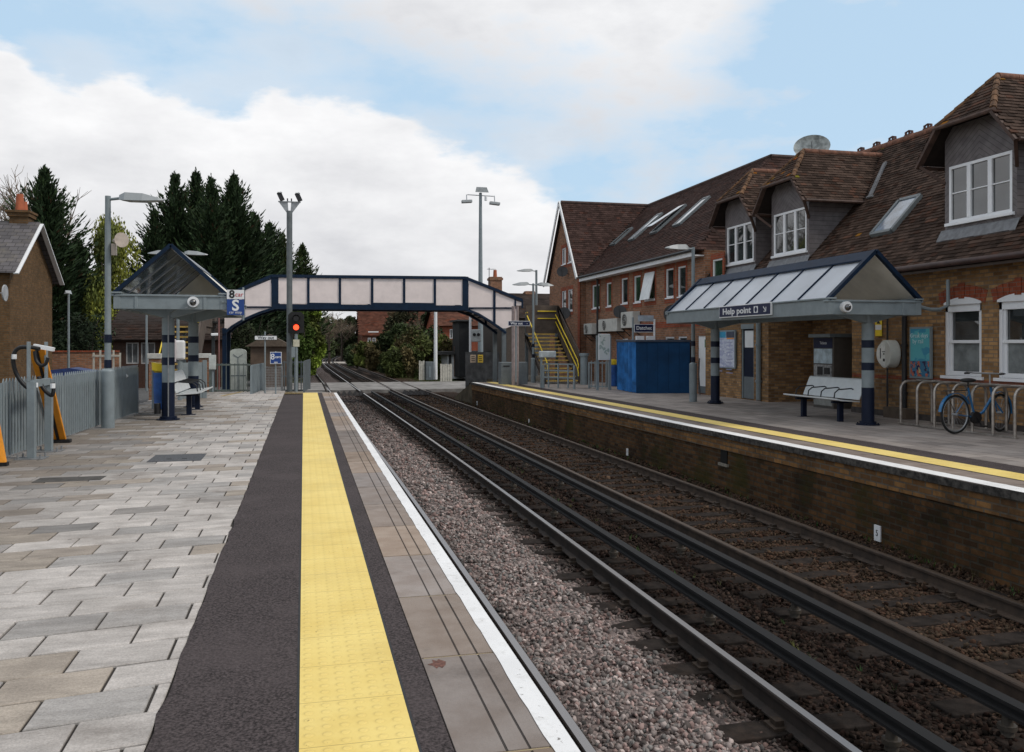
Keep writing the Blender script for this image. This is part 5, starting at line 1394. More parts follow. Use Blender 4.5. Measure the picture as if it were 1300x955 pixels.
def guardw(c, dv, sd, a0, a1, m_):
    m = MB(); pts = [c + dv * (R_ + .025) * cos(t) + Vector((0, 0, (R_ + .025) * sin(t))) for t in np.linspace(a0, a1, 16)]
    for p, q in zip(pts, pts[1:]): m.bar(p, q, .055, .012, up=(p - c))
    return m.build('mudguard', m_, bk)
guardw(c1_, d1, s1_, .5, 3.0, BLUEP); guardw(c2_, d2, s2_, -.1, 1.9, BLUEP)
BBk = bpt(.46, .27); ST_ = bpt(.30, .78); HD = bpt(.82, .84); HB = bpt(.88, .60)
m = MB(); m.tube([bpt(0, R_), BBk], .012, 6); m.tube([bpt(0, R_), bpt(.33, .68)], .01, 6); m.tube([BBk, ST_], .018, 8); m.tube([BBk, bpt(.66, .36), HB + Vector((0, 0, .02))], .024, 8); m.tube([HB, HD], .02, 8); m.build('frame', BLUEP, bk, smooth=60)
m = MB(); m.tube([HB, HB + (c2_ - HB) * .3 + Vector((0, 0, 0)), c2_ + s2_ * .05], .014, 8); m.tube([HB, c2_ - s2_ * .05], .014, 8); m.build('fork', BLUEP, bk, smooth=60)
m = MB(); m.tube([HD, HD + Vector((0, 0, .16))], .013, 8); hd = HD + Vector((0, 0, .18)); m.tube([hd + s2_ * .30 - d2 * .22 + Vector((0, 0, .02)), hd + s2_ * .27 - d2 * .02, hd + s2_ * .1 + d2 * .06, hd - s2_ * .1 + d2 * .06, hd - s2_ * .27 - d2 * .02, hd - s2_ * .30 - d2 * .22 + Vector((0, 0, .02))], .012, 8); m.build('handlebar', STEEL, bk, smooth=60)
m = MB()
for s in (-1, 1): m.tube([hd + s2_ * .295 * s - d2 * .12, hd + s2_ * .302 * s - d2 * .25], .017, 8)
m.build('grip', BLACK, bk, smooth=60)
m = MB(); sd0 = ST_ + Vector((0, 0, .10)); m.tube([ST_, sd0], .013, 8); m.sphere(sd0 + Vector((.0, 0, .03)), .12, 12, 8, (1.25, .8, .32)); m.build('saddle', BLACK, bk, smooth=60)
m = MB(); m.cyl(BBk - Vector((0, .035, 0)), BBk - Vector((0, .05, 0)), .10, 16); m.tube([BBk - Vector((0, .06, 0)), BBk + Vector((.08, -.06, -.14))], .01, 6); m.box(BBk.x + .05, BBk.x + .12, BBk.y - .15, BBk.y - .06, BBk.z - .155, BBk.z - .13); m.sphere(BBk, .11, 10, 8, (1, .5, 1)); m.build('crankset', BLACK, bk, smooth=40)
m = MB(); a, c = bpt(-.22, .74), bpt(.24, .74)
m.bar(a, c, .10, .012); m.tube([a, bpt(0, R_ + .02)], .006, 5); m.tube([c, ST_], .006, 5); m.build('carrier', DARKMET, bk)
m = MB(); m.sphere(bpt(.92, .74), .045, 10, 8); m.build('lamp', STEEL, bk, smooth=180)

# ================================================================= blue hoarding
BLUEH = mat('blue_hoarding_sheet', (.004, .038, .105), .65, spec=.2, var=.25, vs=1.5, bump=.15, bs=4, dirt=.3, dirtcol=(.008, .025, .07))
c = G(808, 500, -.15); e = G(876, 500, -.15); lft = G(783.5, 495.5, -.15)
zt = 1.52
r = thing('blue_hoarding', (c.x, c.y, -.15), 'big blue sheeted storage enclosure with dark flat top on the right platform', 'storage enclosure')
m = MB()
fr_ = [c.lerp(e, i / 5) for i in range(6)]
for i in range(5):
    a, b_ = fr_[i], fr_[i + 1]
    m.prism([(a.x, a.y, -.13), (b_.x - .008, b_.y, -.13), (b_.x - .008, b_.y, zt), (a.x, a.y, zt)], (0, .03, 0))
m.prism([(e.x, e.y, -.13), (e.x + .15, e.y + 1.8, -.13), (e.x + .15, e.y + 1.8, zt), (e.x, e.y, zt)], (-.03, 0, 0))
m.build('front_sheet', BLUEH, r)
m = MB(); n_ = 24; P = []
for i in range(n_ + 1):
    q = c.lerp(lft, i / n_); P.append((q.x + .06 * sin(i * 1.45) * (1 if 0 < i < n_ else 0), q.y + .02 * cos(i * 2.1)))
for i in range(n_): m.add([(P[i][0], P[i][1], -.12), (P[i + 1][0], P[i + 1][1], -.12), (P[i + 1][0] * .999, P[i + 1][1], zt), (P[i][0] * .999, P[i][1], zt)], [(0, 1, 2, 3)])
m.build('folded_side_sheet', mat('lit_blue_side_sheet', (.02, .12, .33), .6, spec=.2, var=.4, vs=2.2), r, smooth=60)  # brighter light on this side put into a lighter blue than the front
m = MB(); pts = [(c.x - .05, c.y - .05, zt), (e.x + .05, e.y - .05, zt), (e.x + .2, e.y + 1.9, zt + .02), (lft.x, lft.y + .1, zt + .02), (lft.x - .05, lft.y, zt)]
m.prism(pts, (0, 0, .07)); m.build('flat_top', mat('dark_blue_lid', (.03, .04, .065), .5, var=.2), r, bevel=.01)
q = G(780, 491, -.15)
def binbag(pos, label, white=False, s=1.0):
    r = thing('litter_bin', pos, label, 'litter bin', 'litter bins with yellow tops'); x, y, z = pos
    m = MB(); m.tube([(x, y, z + .02), (x, y, z + .45), (x, y, z + .82)], [.17 * s, .19 * s, .20 * s], 14, True); m.build('bag', mat('blue_sack', (.012, .07, .26), .4, var=.3, vs=5, bump=.5, bs=10), r, smooth=60)
    m = MB(); m.tube([(x, y, z + .80), (x, y, z + .86), (x + .02, y, z + 1.02)], [.14 * s, .22 * s, .25 * s], 16, True); m.build('yellow_hood', YEL, r, smooth=40)
    m = MB(); m.box(x - .25, x - .21, y + .16, y + .20, z, z + 1.0); m.build('stand', GREY, r)
    return r
binbag((q.x, q.y, -.15), 'litter bin with yellow hood and blue sack half hidden by the blue hoarding', s=.85)
ql = G(218, 521, 0)
binbag((-3.06, 20.6, 0), 'litter bin with yellow hood and blue sack behind the left canopy column')
# black bent pole beside the white door
q = AX(895, 495, 12.1); r = thing('leaning_pole', (12.15, q[0], -.1), 'thin dark pole leaning by the white side door', 'pole')
Yp = AX(889, 480, 12.15)[0]; m = MB(); m.tube([(11.9, Yp - .5, -.1), (12.1, Yp, .5), (12.22, Yp + .2, 1.0)], .02, 7); m.build('pole', DARKMET, r)

# ================================================================= lamp posts
def lamp_post(pos, z, H, arms, label, bands=True, group='platform lamp posts', r=.065, speaker=False, sheath=1.0):
    x, y = pos; t = thing('lamp_post', (x, y, z), label, 'lamp post', group)
    m = MB(); m.tube([(x, y, z), (x, y, z + H)], [r, r * .82], 14); p = m.build('pole', GREY, t, smooth=40)
    if sheath:
        m = MB(); m.cyl((x, y, z), (x, y, z + sheath), r * 1.9, 18); m.sphere((x, y, z + sheath), r * 1.9, 16, 6, (1, 1, .5), True); m.build('sheath', GREY, t, smooth=60)
        if bands:
            m = MB(); m.cyl((x, y, z + sheath + .06), (x, y, z + sheath + .20), r + .004, 14); m.cyl((x, y, z + sheath + .50), (x, y, z + sheath + .64), r + .004, 14); m.build('navy_band', NAVY, p, smooth=40)
    for (dx, dy, ln) in arms:
        d = Vector((dx, dy, 0)).normalized(); top = Vector((x, y, z + H - .06))
        a = top + d * .02; b_ = top + d * .22 + Vector((0, 0, .02))
        m = MB(); m.tube([a, b_], .025, 8); ar = m.build('bracket', GREY, t, smooth=40)
        sd = Vector((-d.y, d.x, 0)); P = []
        for (s_, w, h0, h1) in ((.0, .07, -.03, .05), (.12, .13, -.05, .09), (.45, .14, -.06, .07), (.72, .09, -.05, .0), (.80, .03, -.04, -.02)):
            q = b_ + d * (s_ * ln); P.append([q + sd * w + Vector((0, 0, h0)), q + sd * w * .7 + Vector((0, 0, h1)), q - sd * w * .7 + Vector((0, 0, h1)), q - sd * w + Vector((0, 0, h0))])
        m = MB()
        for i in range(4):
            m.add(P[i] + P[i + 1], [(k, (k + 1) % 4, 4 + (k + 1) % 4, 4 + k) for k in range(4)])
        m.add(P[0], [(0, 1, 2, 3)]); m.add(P[-1], [(0, 1, 2, 3)])
        l_ = m.build('lantern', mat('lantern_grey', (.33, .35, .36), .35, var=.05), t, smooth=35)
        m = MB(); m.add([b_ + d * .2 * ln + sd * .1 - Vector((0, 0, .056)), b_ + d * .7 * ln + sd * .08 - Vector((0, 0, .058)), b_ + d * .7 * ln - sd * .08 - Vector((0, 0, .058)), b_ + d * .2 * ln - sd * .1 - Vector((0, 0, .056))], [(0, 1, 2, 3)]); m.build('diffuser', mat('lamp_diffuser', (.6, .62, .62), .3), l_)
    if speaker:
        s = Vector((x + .10, y - .02, z + H - .78))
        m = MB(); m.tube([s, s + Vector((.10, -.10, 0)), s + Vector((.16, -.18, .0))], [.03, .07, .13], 14); m.box(x + .06, x + .14, y - .04, y + .04, s.z - .25, s.z - .05); m.build('loudspeaker', mat('speaker_beige', (.42, .36, .31), .6), t, smooth=40)
    return t
q = G(137, 543, 0); hL = AZ(137, 249, ((Vector((q.x, q.y, 0)).dot(Vector((ST, CT, 0)))))).z
lamp_post((q.x, q.y), 0, hL, [(1, -.25, .95)], 'grey lamp post with navy bands and loudspeaker by the left platform fence', speaker=True, r=.058, sheath=.98)
q = G(880, 510, -.12); dz = Vector((q.x, q.y, 0)).dot(Vector((ST, CT, 0)))
lamp_post((q.x, q.y), -.12, AZ(880, 314, dz).z + .12, [(-1, -.3, .95)], 'grey lamp post with navy bands at the corner of the blue hoarding', r=.055, sheath=1.02)
q = G(658, 486.5, -.17); q = G(677, 486, -.17); dz = Vector((q.x, q.y, 0)).dot(Vector((ST, CT, 0)))
lamp_post((q.x, q.y), -.17, AZ(677, 360, dz).z + .17, [(-1, -.15, .9), (1, .15, .9)], 'twin headed grey lamp post left of the right hand staircase', r=.055, sheath=1.0)
lamp_post((11.6, 42.9), -.5, AZ(702, 343, 44.4).z + .5, [(-1, -.2, 1.1)], 'single headed lamp post standing against the far gable wall', bands=False, sheath=0, r=.07)
p = AZ(226, 320, 30); lamp_post((p.x, p.y), -.3, p.z + .3, [(-1, 0, .95), (1, 0, .95)], 'twin headed lamp post rising behind the left canopy', bands=False, sheath=0, r=.06)
p = AZ(186, 375, 38); lamp_post((p.x, p.y), -.6, AZ(187, 354, 38).z + .6, [(-1, 0, .9)], 'small lamp post by the brick garden wall beyond the left fence', bands=False, sheath=0, r=.05)
p = AZ(87, 371, 34); lamp_post((p.x, p.y), -.6, p.z + .6, [(.2, -1, .4)], 'thin pale lamp post between the brick house and the conifer', bands=False, sheath=0, r=.05)

# floodlight mast (bridge area) and V-bracket mast
p = AZ(367.5, 262, 27.0)
t = thing('camera_mast', (p.x, p.y, -.1), 'tall thick grey mast with two floodlights on a V bracket in front of the footbridge', 'mast', 'tall masts')
zt = AZ(367, 268, 27).z
m = MB(); m.cyl((p.x, p.y, -.1), (p.x, p.y, zt), .088, 20); m.build('pole', mat('dark_mast_grey', (.12, .135, .14), .5, .2, var=.15), t, smooth=40)
zz = AZ(367, 257, 27).z
m = MB()
for s in (-1, 1): m.prism([(p.x + s * .03, p.y, zt - .05), (p.x + s * .09, p.y, zt - .05), (p.x + s * .32, p.y, zz), (p.x + s * .05, p.y, zz)], (0, .02, 0))
m.box(p.x - .34, p.x + .34, p.y - .03, p.y + .05, zz, zz + .03); m.build('bracket', STEEL, t)
for s in (-1, 1):
    m = MB(); q = Vector((p.x + s * .27, p.y, zz + .16)); m.bar(q + Vector((-s * .0 - .05, 0, .13)), q + Vector((.06, 0, -.11)), .14, .12, up=(0, 1, 0)); m.build('floodlight', DARKMET, t)
    m = MB(); m.box(q.x - .09, q.x + .05, q.y - .09, q.y + .03, q.z + .12, q.z + .14); m.build('visor', WHITE, t)
    m = MB(); m.cyl((p.x + s * .06, p.y, zz), (p.x + s * .06, p.y, zz + .12), .02, 6); m.build('sensor', DARKMET, t)
p = AZ(610, 245, 58)
t = thing('floodlight_mast', (p.x, p.y, -.9), 'very tall tapered mast with panel and two hanging floodlights behind the footbridge', 'mast', 'tall masts')
zt = AZ(610, 245, 58).z
m = MB(); m.tube([(p.x, p.y, -.9), (p.x, p.y, zt)], [.20, .10], 16); m.build('pole', GREY, t, smooth=40)
m = MB(); m.prism([(p.x - .40, p.y - .3, zt + .0), (p.x + .50, p.y - .3, zt + .0), (p.x + .40, p.y - .15, zt + .36), (p.x - .30, p.y - .15, zt + .36)], (0, .05, 0)); m.build('solar_panel', mat('panel_grey', (.20, .215, .22), .4, .3), t)
zc = AZ(610, 248, 58).z
m = MB(); m.bar((p.x - .9, p.y, zc), (p.x + .9, p.y, zc - .04), .05, .05); m.build('crossbar', STEEL, t)
for s in (-1, 1):
    x = p.x + s * .95
    m = MB(); m.bar((x - .35, p.y - .1, zc - .50), (x + .35, p.y - .1, zc - .50 - .06 * s), .35, .20); m.build('floodlight', mat('lantern_grey', (.33, .35, .36)), t, bevel=.04)
    m = MB(); m.tube([(x, p.y, zc), (x, p.y - .1, zc - .42)], .03, 6); m.build('hanger', STEEL, t)
m = MB(); m.cyl((p.x + .32, p.y - .2, zc - .38), (p.x + .32, p.y - .2, zc - .08), .09, 10); m.build('camera', WHITE, t, smooth=40)
# ================================================================= footbridge
BY = 35.2
PINK = mat('pinkish_white_panel', (.80, .70, .67), .55, var=.05, vs=3, dirt=.18, dirtcol=(.36, .31, .30))
fb = thing('footbridge', (3.2, BY + .8, -.1), 'arched navy steel footbridge with pinkish white parapet panels across both tracks', 'footbridge')
def bp(px, py, Y=BY):
    x, z = AY(px, py, Y); return Vector((x, Y, z))
def face(dy, lab):
    Y = BY + dy
    def q(px, py):
        v = bp(px, py); return Vector((v.x, Y, v.z))
    pans = []
    for (a, c) in ((353.5, 389.8), (393, 430), (433, 470.8), (474, 511.5), (514.5, 550.5), (553.5, 587)):
        t = 350.5 + (a - 345) * .010; bt = 385 + (a - 345) * .010
        pans.append([(a, bt), (c, bt + .3), (c, t + .3), (a, t)])
    pans += [[(311, 389), (344, 389), (344, 355), (311, 368.5)], [(311, 405), (325, 399), (344, 393), (344, 391), (311, 391)], [(285, 420), (308, 406), (308, 370), (285, 380)],
             [(595, 390.5), (626, 390.5), (626, 369), (595, 357)], [(629, 390), (653, 390), (653, 381), (629, 371)], [(655, 388), (662, 388), (662, 384), (655, 382)],
             [(597, 393), (612, 400), (626, 409), (626, 392)], [(629, 411), (640, 418), (657, 411), (657, 392), (629, 392)]]
    for P in pans:
        MB().prism([q(*p) for p in P], (0, .03, 0)).build('parapet_panel', PINK, fb)
    m = MB()
    top = [(263, 386.5), (278.5, 379.4), (344.4, 350.6), (591, 353), (663, 381.5)]
    for a, c in zip(top, top[1:]): m.bar(q(*a) + Vector((0, .01, 0)), q(*c) + Vector((0, .01, 0)), .14, .12)
    m.build('top_rail', NAVYB, fb)
    m = MB(); m.bar(q(345, 389.3) + Vector((0, .01, 0)), q(592, 391.3) + Vector((0, .01, 0)), .16, .20)
    for i, (a, c) in enumerate(((393, 430), (474, 511.5), (514.5, 550.5))): m.bar(q(a, 386) + Vector((0, .01, 0)), q(c, 386.4) + Vector((0, .01, 0)), .12, .10)
    for P in (((311, 390), (344, 390)), ((595, 391.2), (658, 391.2))): m.bar(q(*P[0]), q(*P[1]), .09, .06)
    m.build('bottom_girder', NAVYB, fb)
    m = MB()
    for pts in ([(347, 391.8), (330, 397), (310, 405.5), (295, 414.5), (283.5, 424)], [(590, 392.8), (606, 398.5), (622, 408), (634, 416.5), (642, 423)]):
        for a, c in zip(pts, pts[1:]): m.bar(q(*a) + Vector((0, .01, 0)), q(*c) + Vector((0, .01, 0)), .20, .09)
    m.build('arch_rib', NAVYB, fb)
    for (a, c, y0, y1) in ((344.4, 353.3, 349.5, 392), (587, 594.5, 351.5, 393.5), (389.8, 393, 351, 387), (430, 433, 351, 387), (470.8, 474, 351.5, 388), (511.5, 514.5, 352, 389), (550.5, 553.5, 352, 389), (308, 311, 366, 405), (626, 629, 367, 411), (653, 655, 378, 391), (662, 664, 381, 391)):
        u, v = q(a, y1), q(c, y0)
        MB().box(u.x, v.x, Y - .03, Y + .06, u.z, v.z).build('parapet_post', NAVYB, fb)
face(0, 'near'); face(1.75, 'far')
# deck, sloping flights and legs
m = MB(); a, c = bp(345, 389), bp(592, 391); m.box(a.x, c.x, BY + .06, BY + 1.74, a.z - .05, a.z + .04); m.build('deck', mat('dark_deck', (.03, .03, .03), .9), fb)
m = MB()
for (pa, pb, n) in (((345, 389), (270, 410), 8), ((592, 391), (660, 414), 8)):
    a, c = bp(*pa), bp(*pb)
    for i in range(n):
        t = (i + .5) / n; x = lerp(a.x, c.x, t); z = lerp(a.z, c.z, t); m.box(x - .17, x + .17, BY + .06, BY + 1.74, z - .04, z + .02)
m.build('flight_tread', mat('dark_deck', (.03, .03, .03)), fb)
for px in (285, 640):
    for dy in (.0, 1.75):
        u = bp(px, 420); MB().box(u.x - .08, u.x + .08, BY + dy - .04, BY + dy + .12, RAILZ - .2, u.z + .1).build('support_leg', NAVYB if px == 285 else GREYD, fb)
BROWNP = mat('brown_timber_panel', (.085, .065, .052), .8, var=.3, vs=3)
def stairs(x0, x1, y0, z0, y1, z1, ytop, label, right):
    """flight rising away from the camera, landing at the top"""
    t = thing('staircase', ((x0 + x1) / 2, y0, z0), label, 'staircase', 'footbridge staircases')
    n = 13; m = MB(); ns = MB()
    for i in range(n):
        Y = lerp(y0, y1, i / n); Z = lerp(z0, z1, (i + 1) / n); Yn = lerp(y0, y1, (i + 1) / n)
        m.box(x0, x1, Y, Yn + .02, Z - .05, Z)
        ns.box(x0 + .01, x1 - .01, Y - .012, Y + .03, Z - .055, Z + .004)
    m.box(x0, x1, y1, ytop, z1 - .06, z1)
    m.build('tread', mat('dark_stair_tread', (.025, .02, .016), .9), t)
    ns.build('yellow_nosing', mat('worn_yellow_nosing', (.58, .38, .10), .8, var=.3), t)
    for X in (x0 - .06, x1 + .02):
        m = MB(); m.prism([(X, y0 - .05, z0), (X, y1, z1 - .25), (X, ytop, z1 - .25), (X, ytop, z1 + .02), (X, y1, z1 + .02), (X, y0 - .05, z0 + .30)], (.05, 0, 0)); m.build('stringer', BROWNP, t)
    X = x1 + .06 if right else x1 + .06
    m = MB(); m.prism([(X, y0 + .15, z0 + .15), (X, y1, z1 + .0), (X, ytop, z1 + .0), (X, ytop, z1 + 1.25), (X, y1, z1 + 1.25), (X, y0 + .15, z0 + 1.35)], (.06, 0, 0)); m.build('side_panel', BROWNP, t)
    if right:
        m = MB(); m.box(x0, x1 + .1, ytop, ytop + .05, z1, z1 + 1.25); m.build('landing_panel', BROWNP, t)
    for X, hs in ((x0 + .04, (.92,)), (x1 - .02, (.98, .66))):
        for h in hs:
            P = [(X, y0 - .1, z0 + h - .34), (X, y0 - .12, z0 + h - .2), (X, y0 + .02, z0 + h), (X, y1, z1 + h), (X, ytop - .05, z1 + h)]
            if right and X > x0 + .5: P.append((x0 + .5, ytop - .05, z1 + h))
            MB().tube(P, .024, 8).build('handrail', YEL, t, smooth=60)
    m = MB()
    for yy, zz in ((y0, z0), (y1, z1)):
        for X in (x0 + .04, x1 - .02): m.cyl((X, yy + .05, zz), (X, yy + .05, zz + .9), .02, 6)
    for X in (x0, x1):
        m.box(X - .06, X + .06, ytop - .12, ytop, RAILZ, z1)
    m.build('baluster', GREYD, t)
    return t
q0, q1 = G(693, 488, -.17), G(737, 488, -.17)
stairs(q0.x, q1.x, q0.y, -.17, q0.y + 3.4, 1.92, BY + 1.7, 'right hand staircase with yellow handrails and nosings beside the brick gable', True)
stairs(-4.65, -3.55, 29.6, -.3, 33.2, 2.1, BY + 1.7, 'left hand staircase with yellow nosings seen through the left canopy', False)
# supports under the right hand landing: red brown pipes
m = MB()
p = AZ(657, 430, 34); m.cyl((p.x, p.y, -.3), (p.x, p.y, bp(657, 392).z), .05, 8)
p2 = AZ(652, 430, 34); m.cyl((p2.x, p2.y, -.3), (p2.x, p2.y, bp(657, 392).z), .08, 8)
r = thing('drain_pipes', (p.x, p.y, -.3), 'pair of pipes running down below the right end of the footbridge', 'drain pipes'); m.build('pipe', mat('grey_pink_pipe', (.30, .24, .23), .6), r, smooth=40)

# ================================================================= signal
zc = 26.8
p = AZ(376, 410, zc)
t = thing('railway_signal', (p.x, p.y, -.2), 'colour light signal showing red on a grey post at the platform end', 'signal')
sx0 = 1 / F_PX * zc
m = MB(); m.cyl((p.x, p.y, -.2), (p.x, p.y, AZ(376, 424, zc).z), .05, 12); m.build('post', GREY, t, smooth=40)
zt, zb = AZ(376, 396, zc).z, AZ(376, 423, zc).z
HB = mat('signal_black', (.010, .010, .010), .6)
m = MB(); pl = Plane((p.x, p.y - .05, 0), (1, 0, 0), (0, 0, 1), (0, -1, 0))
m.prism([pl.p(-.24, zb), pl.p(.24, zb), pl.p(.24, zt - .1), pl.p(.14, zt), pl.p(-.14, zt), pl.p(-.24, zt - .1)], (0, .06, 0)); m.build('backboard', HB, t)
m = MB(); m.box(p.x - .13, p.x + .13, p.y, p.y + .2, zb, zt - .1); m.build('lamp_housing', HB, t)
for i, zz in enumerate((lerp(zb, zt, .27), lerp(zb, zt, .68))):
    m = MB(); n_ = 12; P = [];
    for k in range(n_ + 1):
        a = pi * k / n_ ; P.append((cos(a) * .115, sin(a) * .115))
    for (a, b_), (c, d) in zip(P, P[1:]): m.hexa([pl.p(a, zz + b_, 0), pl.p(c, zz + d, 0), pl.p(c * 1.1, zz + d * 1.1, 0), pl.p(a * 1.1, zz + b_ * 1.1, 0), pl.p(a, zz + b_, .22), pl.p(c, zz + d, .22), pl.p(c * 1.1, zz + d * 1.1, .22), pl.p(a * 1.1, zz + b_ * 1.1, .22)])
    hd_ = m.build('lamp_hood', HB, t)
    m = MB(); m.cyl(pl.p(0, zz, .0), pl.p(0, zz, .02), .085, 20)
    m.build('lamp', mat('red_signal_light', (1.0, .06, .02), .4, emit=2.6, var=.02) if i == 0 else mat('dark_lens', (.02, .02, .022), .15), hd_)
MB().pbox(pl, -.09, .10, zb - .42, zb - .2, .0, .01).build('number_plate', mat('cream_plate', (.55, .52, .40), .6), t)
MB().box(p.x - .14, p.x - .03, p.y - .1, p.y, zb - .75, zb - .43).build('junction_box', GREY, t)

# ================================================================= signs on the left platform end
def post_sign(px, ytop, ybase, zd, s, lines, face_m, ink, label, r=.022, hb=-.05, size=.1, double=False):
    """sign rect s=(x0,x1,y0,y1) in photo pixels at camera depth zd"""
    b_ = AZ(px, ybase, zd)
    t = thing('platform_sign', (b_.x, b_.y, b_.z), label, 'sign')
    tp = AZ(px, ytop, zd); MB().cyl((b_.x, b_.y, b_.z), (b_.x, b_.y, tp.z), r, 8).build('post', GREY, t, smooth=40)
    a, c = AZ(s[0], s[2], zd), AZ(s[1], s[3], zd); a = AY(s[0], s[2], b_.y - .03); c = AY(s[1], s[3], b_.y - .03)
    cx, cz = (a[0] + c[0]) / 2, (a[1] + c[1]) / 2; w, h = c[0] - a[0], a[1] - c[1]
    pl = Plane((cx, b_.y - .03, cz), (1, 0, 0), (0, 0, 1), (0, -1, 0))
    MB().pbox(pl, -w / 2, w / 2, -h / 2, h / 2, 0, .015).build('panel', WHITE if face_m is not WHITE else DARKMET, t)
    MB().pbox(pl, -w / 2 + .015, w / 2 - .015, -h / 2 + .015, h / 2 - .015, .015, .018).build('face', face_m, t)
    for (tx, sz, dx, dy) in lines: text(tx, sz, pl, dx * w, dy * h, ink, t, n=.02, bold=.002)
    return t, pl, w, h
post_sign(336.5, 421, 500, 25.6, (323, 352, 426, 432), [('Way out', .13, 0, 0)], WHITE, BLACK, 'long narrow white way out sign on a thin post at the left platform end')
post_sign(350, 446, 501, 25.3, (343, 357.5, 447, 462), [('8', .24, -.28, .08), ('cars', .10, .18, .08), ('stop', .06, 0, -.36)], BLUES, WHITE, 'small blue 8 cars sign on a thin post in front of the mesh gate')
post_sign(655, 407, 485, 32.5, (645, 673, 407.5, 414), [('Way out', .13, -.12, 0), ('-', .12, .36, 0)], NAVYS, WHITE, 'black way out sign on a post left of the right hand staircase', r=.03)
# station name board
zd = 29.0
t, pl, w, h = post_sign(803.5, 403, 478, zd, (805, 829.5, 411.5, 422), [('Datchet', .17, 0, 0)], NAVYS, WHITE, 'navy Datchet station name board on white posts above the blue hoarding', r=.035)
b2 = AZ(831, 440, zd)
m = MB(); m.cyl((pl.o.x + w / 2 + .05, pl.o.y + .03, -.15), (pl.o.x + w / 2 + .05, pl.o.y + .03, AZ(831, 405, zd).z), .035, 8); m.build('second_post', WHITE, t, smooth=40)
pl2 = Plane(pl.o + Vector((0, 0, h * 1.2)), pl.U, pl.V, pl.N); MB().pbox(pl2, -w * .3, w * .5, -.1, .1, 0, .02).build('upper_plate', mat('pale_blue_plate', (.35, .40, .46), .4), t)
for k in (.25, .8): MB().pbox(pl, -w / 2 + k * w - .13, -w / 2 + k * w + .13, -h * 1.5, -h * .95, .0, .15).build('clip', WHITE, t)
# information panel
a = AY(759.5, 424, 28.5); c = AY(774, 457, 28.5)
t = thing('information_panel', (a[0], 28.5, -.15), 'white information panel on two grey posts under the wide air conditioner', 'information panel')
pl = Plane(((a[0] + c[0]) / 2, 28.5, (a[1] + c[1]) / 2), (1, 0, 0), (0, 0, 1), (0, -1, 0)); w, h = c[0] - a[0], a[1] - c[1]
MB().pbox(pl, -w / 2, w / 2, -h / 2, h / 2, 0, .05).build('panel', WHITE, t, bevel=.005)
MB().pbox(pl, -w / 2 + .02, w / 2 - .02, -h / 2 + .02, h / 2 - .02, .05, .053).build('face', printed('info_print', (.55, .57, .55), [((.30, .36, .33), .55), ((.62, .52, .2), .66)], 8, 8), t)
for x in (a[0] + .0, c[0] + .04): MB().box(x - .04, x + .04, 28.56, 28.64, -.15, AY(760, 426, 28.5)[1]).build('leg', GREY, t)

# ================================================================= fences
def palisade(pts, zb, H, sp, w, name, label, m_=None, rails=(.12, .82), postH=None, point=True, group=None, bay=2.6, th=.012, fill=None):
    t = thing(name, (pts[0][0], pts[0][1], zb), label, 'fence', group)
    m_ = m_ or GREY
    for (ax, ay), (bx, by) in zip(pts, pts[1:]):
        a, b_ = Vector((ax, ay, 0)), Vector((bx, by, 0)); Ln = (b_ - a).length; d = (b_ - a) / Ln; nb = max(1, round(Ln / bay)); nrm = Vector((-d.y, d.x, 0))
        for i in range(nb + 1):
            q = a + d * (Ln * i / nb); m = MB(); m.hexa([q + d * s + nrm * u + Vector((0, 0, z)) for z in (zb, zb + (postH or H * .95)) for (s, u) in ((-.03, -.03), (.03, -.03), (.03, .03), (-.03, .03))]); m.build('post', m_, t)
        for i in range(nb):
            q0, q1 = a + d * (Ln * i / nb + .03), a + d * (Ln * (i + 1) / nb - .03); m = MB()
            for rz in rails: m.bar(q0 + Vector((0, 0, zb + rz * H)) , q1 + Vector((0, 0, zb + rz * H)), .04, .05)
            l2 = (q1 - q0).length; n = int(l2 / sp)
            for k in range(n):
                c = q0 + d * ((k + .5) * l2 / n) - nrm * (.028 + th / 2)
                z0, z1 = zb + .04, zb + H
                P = [(-w / 2, z0), (w / 2, z0), (w / 2, z1 - (.05 if point else 0)), (0, z1), (-w / 2, z1 - (.05 if point else 0))]
                m.prism([c + d * s + Vector((0, 0, z)) for s, z in P], nrm * th)
            m.build('fence_panel', m_, t)
            if fill: MB().bar(q0 + nrm * .05 + Vector((0, 0, zb + H * .45)), q1 + nrm * .05 + Vector((0, 0, zb + H * .45)), .01, H * .7).build('backing_sheet', fill, t)
    return t
palisade([(-3.83, 7.2), (-3.70, 12.0), (-3.42, 19.6)], -.01, 1.03, .105, .062, 'palisade_fence', 'long pale grey pointed palisade fence along the left platform', fill=mat('grey_mesh_backing', (.12, .135, .14), .6, var=.15), rails=(.14, .80))
# end panel and piers
a, c = AZ(226, 480, 23.0), AZ(260, 480, 23.4)
t = thing('fence_screen', (a.x, a.y, -.02), 'plain grey screen panel behind the left canopy columns', 'fence')
m = MB(); m.bar((a.x, a.y, .47), (c.x, c.y, .47), .03, .98); m.build('screen_panel', GREY, t)
m = MB(); m.box(c.x - .05, c.x + .05, c.y - .05, c.y + .05, -.02, 1.02); m.build('post', GREY, t)
def pier(x0, x1, yt, yb, zd, lab):
    a = AZ(x0, yt, zd); c = AZ(x1, yt, zd); w = (c.x - a.x); b_ = AZ(x0, yb, zd).z
    t = thing('brick_pier', ((a.x + c.x) / 2, a.y, -.1), lab, 'brick pier', 'brick gate piers')
    MB().box(a.x, c.x, a.y, a.y + w, -.2, a.z - .14).build('shaft', BRK_B, t)
    MB().box(a.x - .04, c.x + .04, a.y - .04, a.y + w + .04, a.z - .14, a.z).build('cap', mat('pale_stone_cap', (.45, .44, .41), .8), t, bevel=.012)
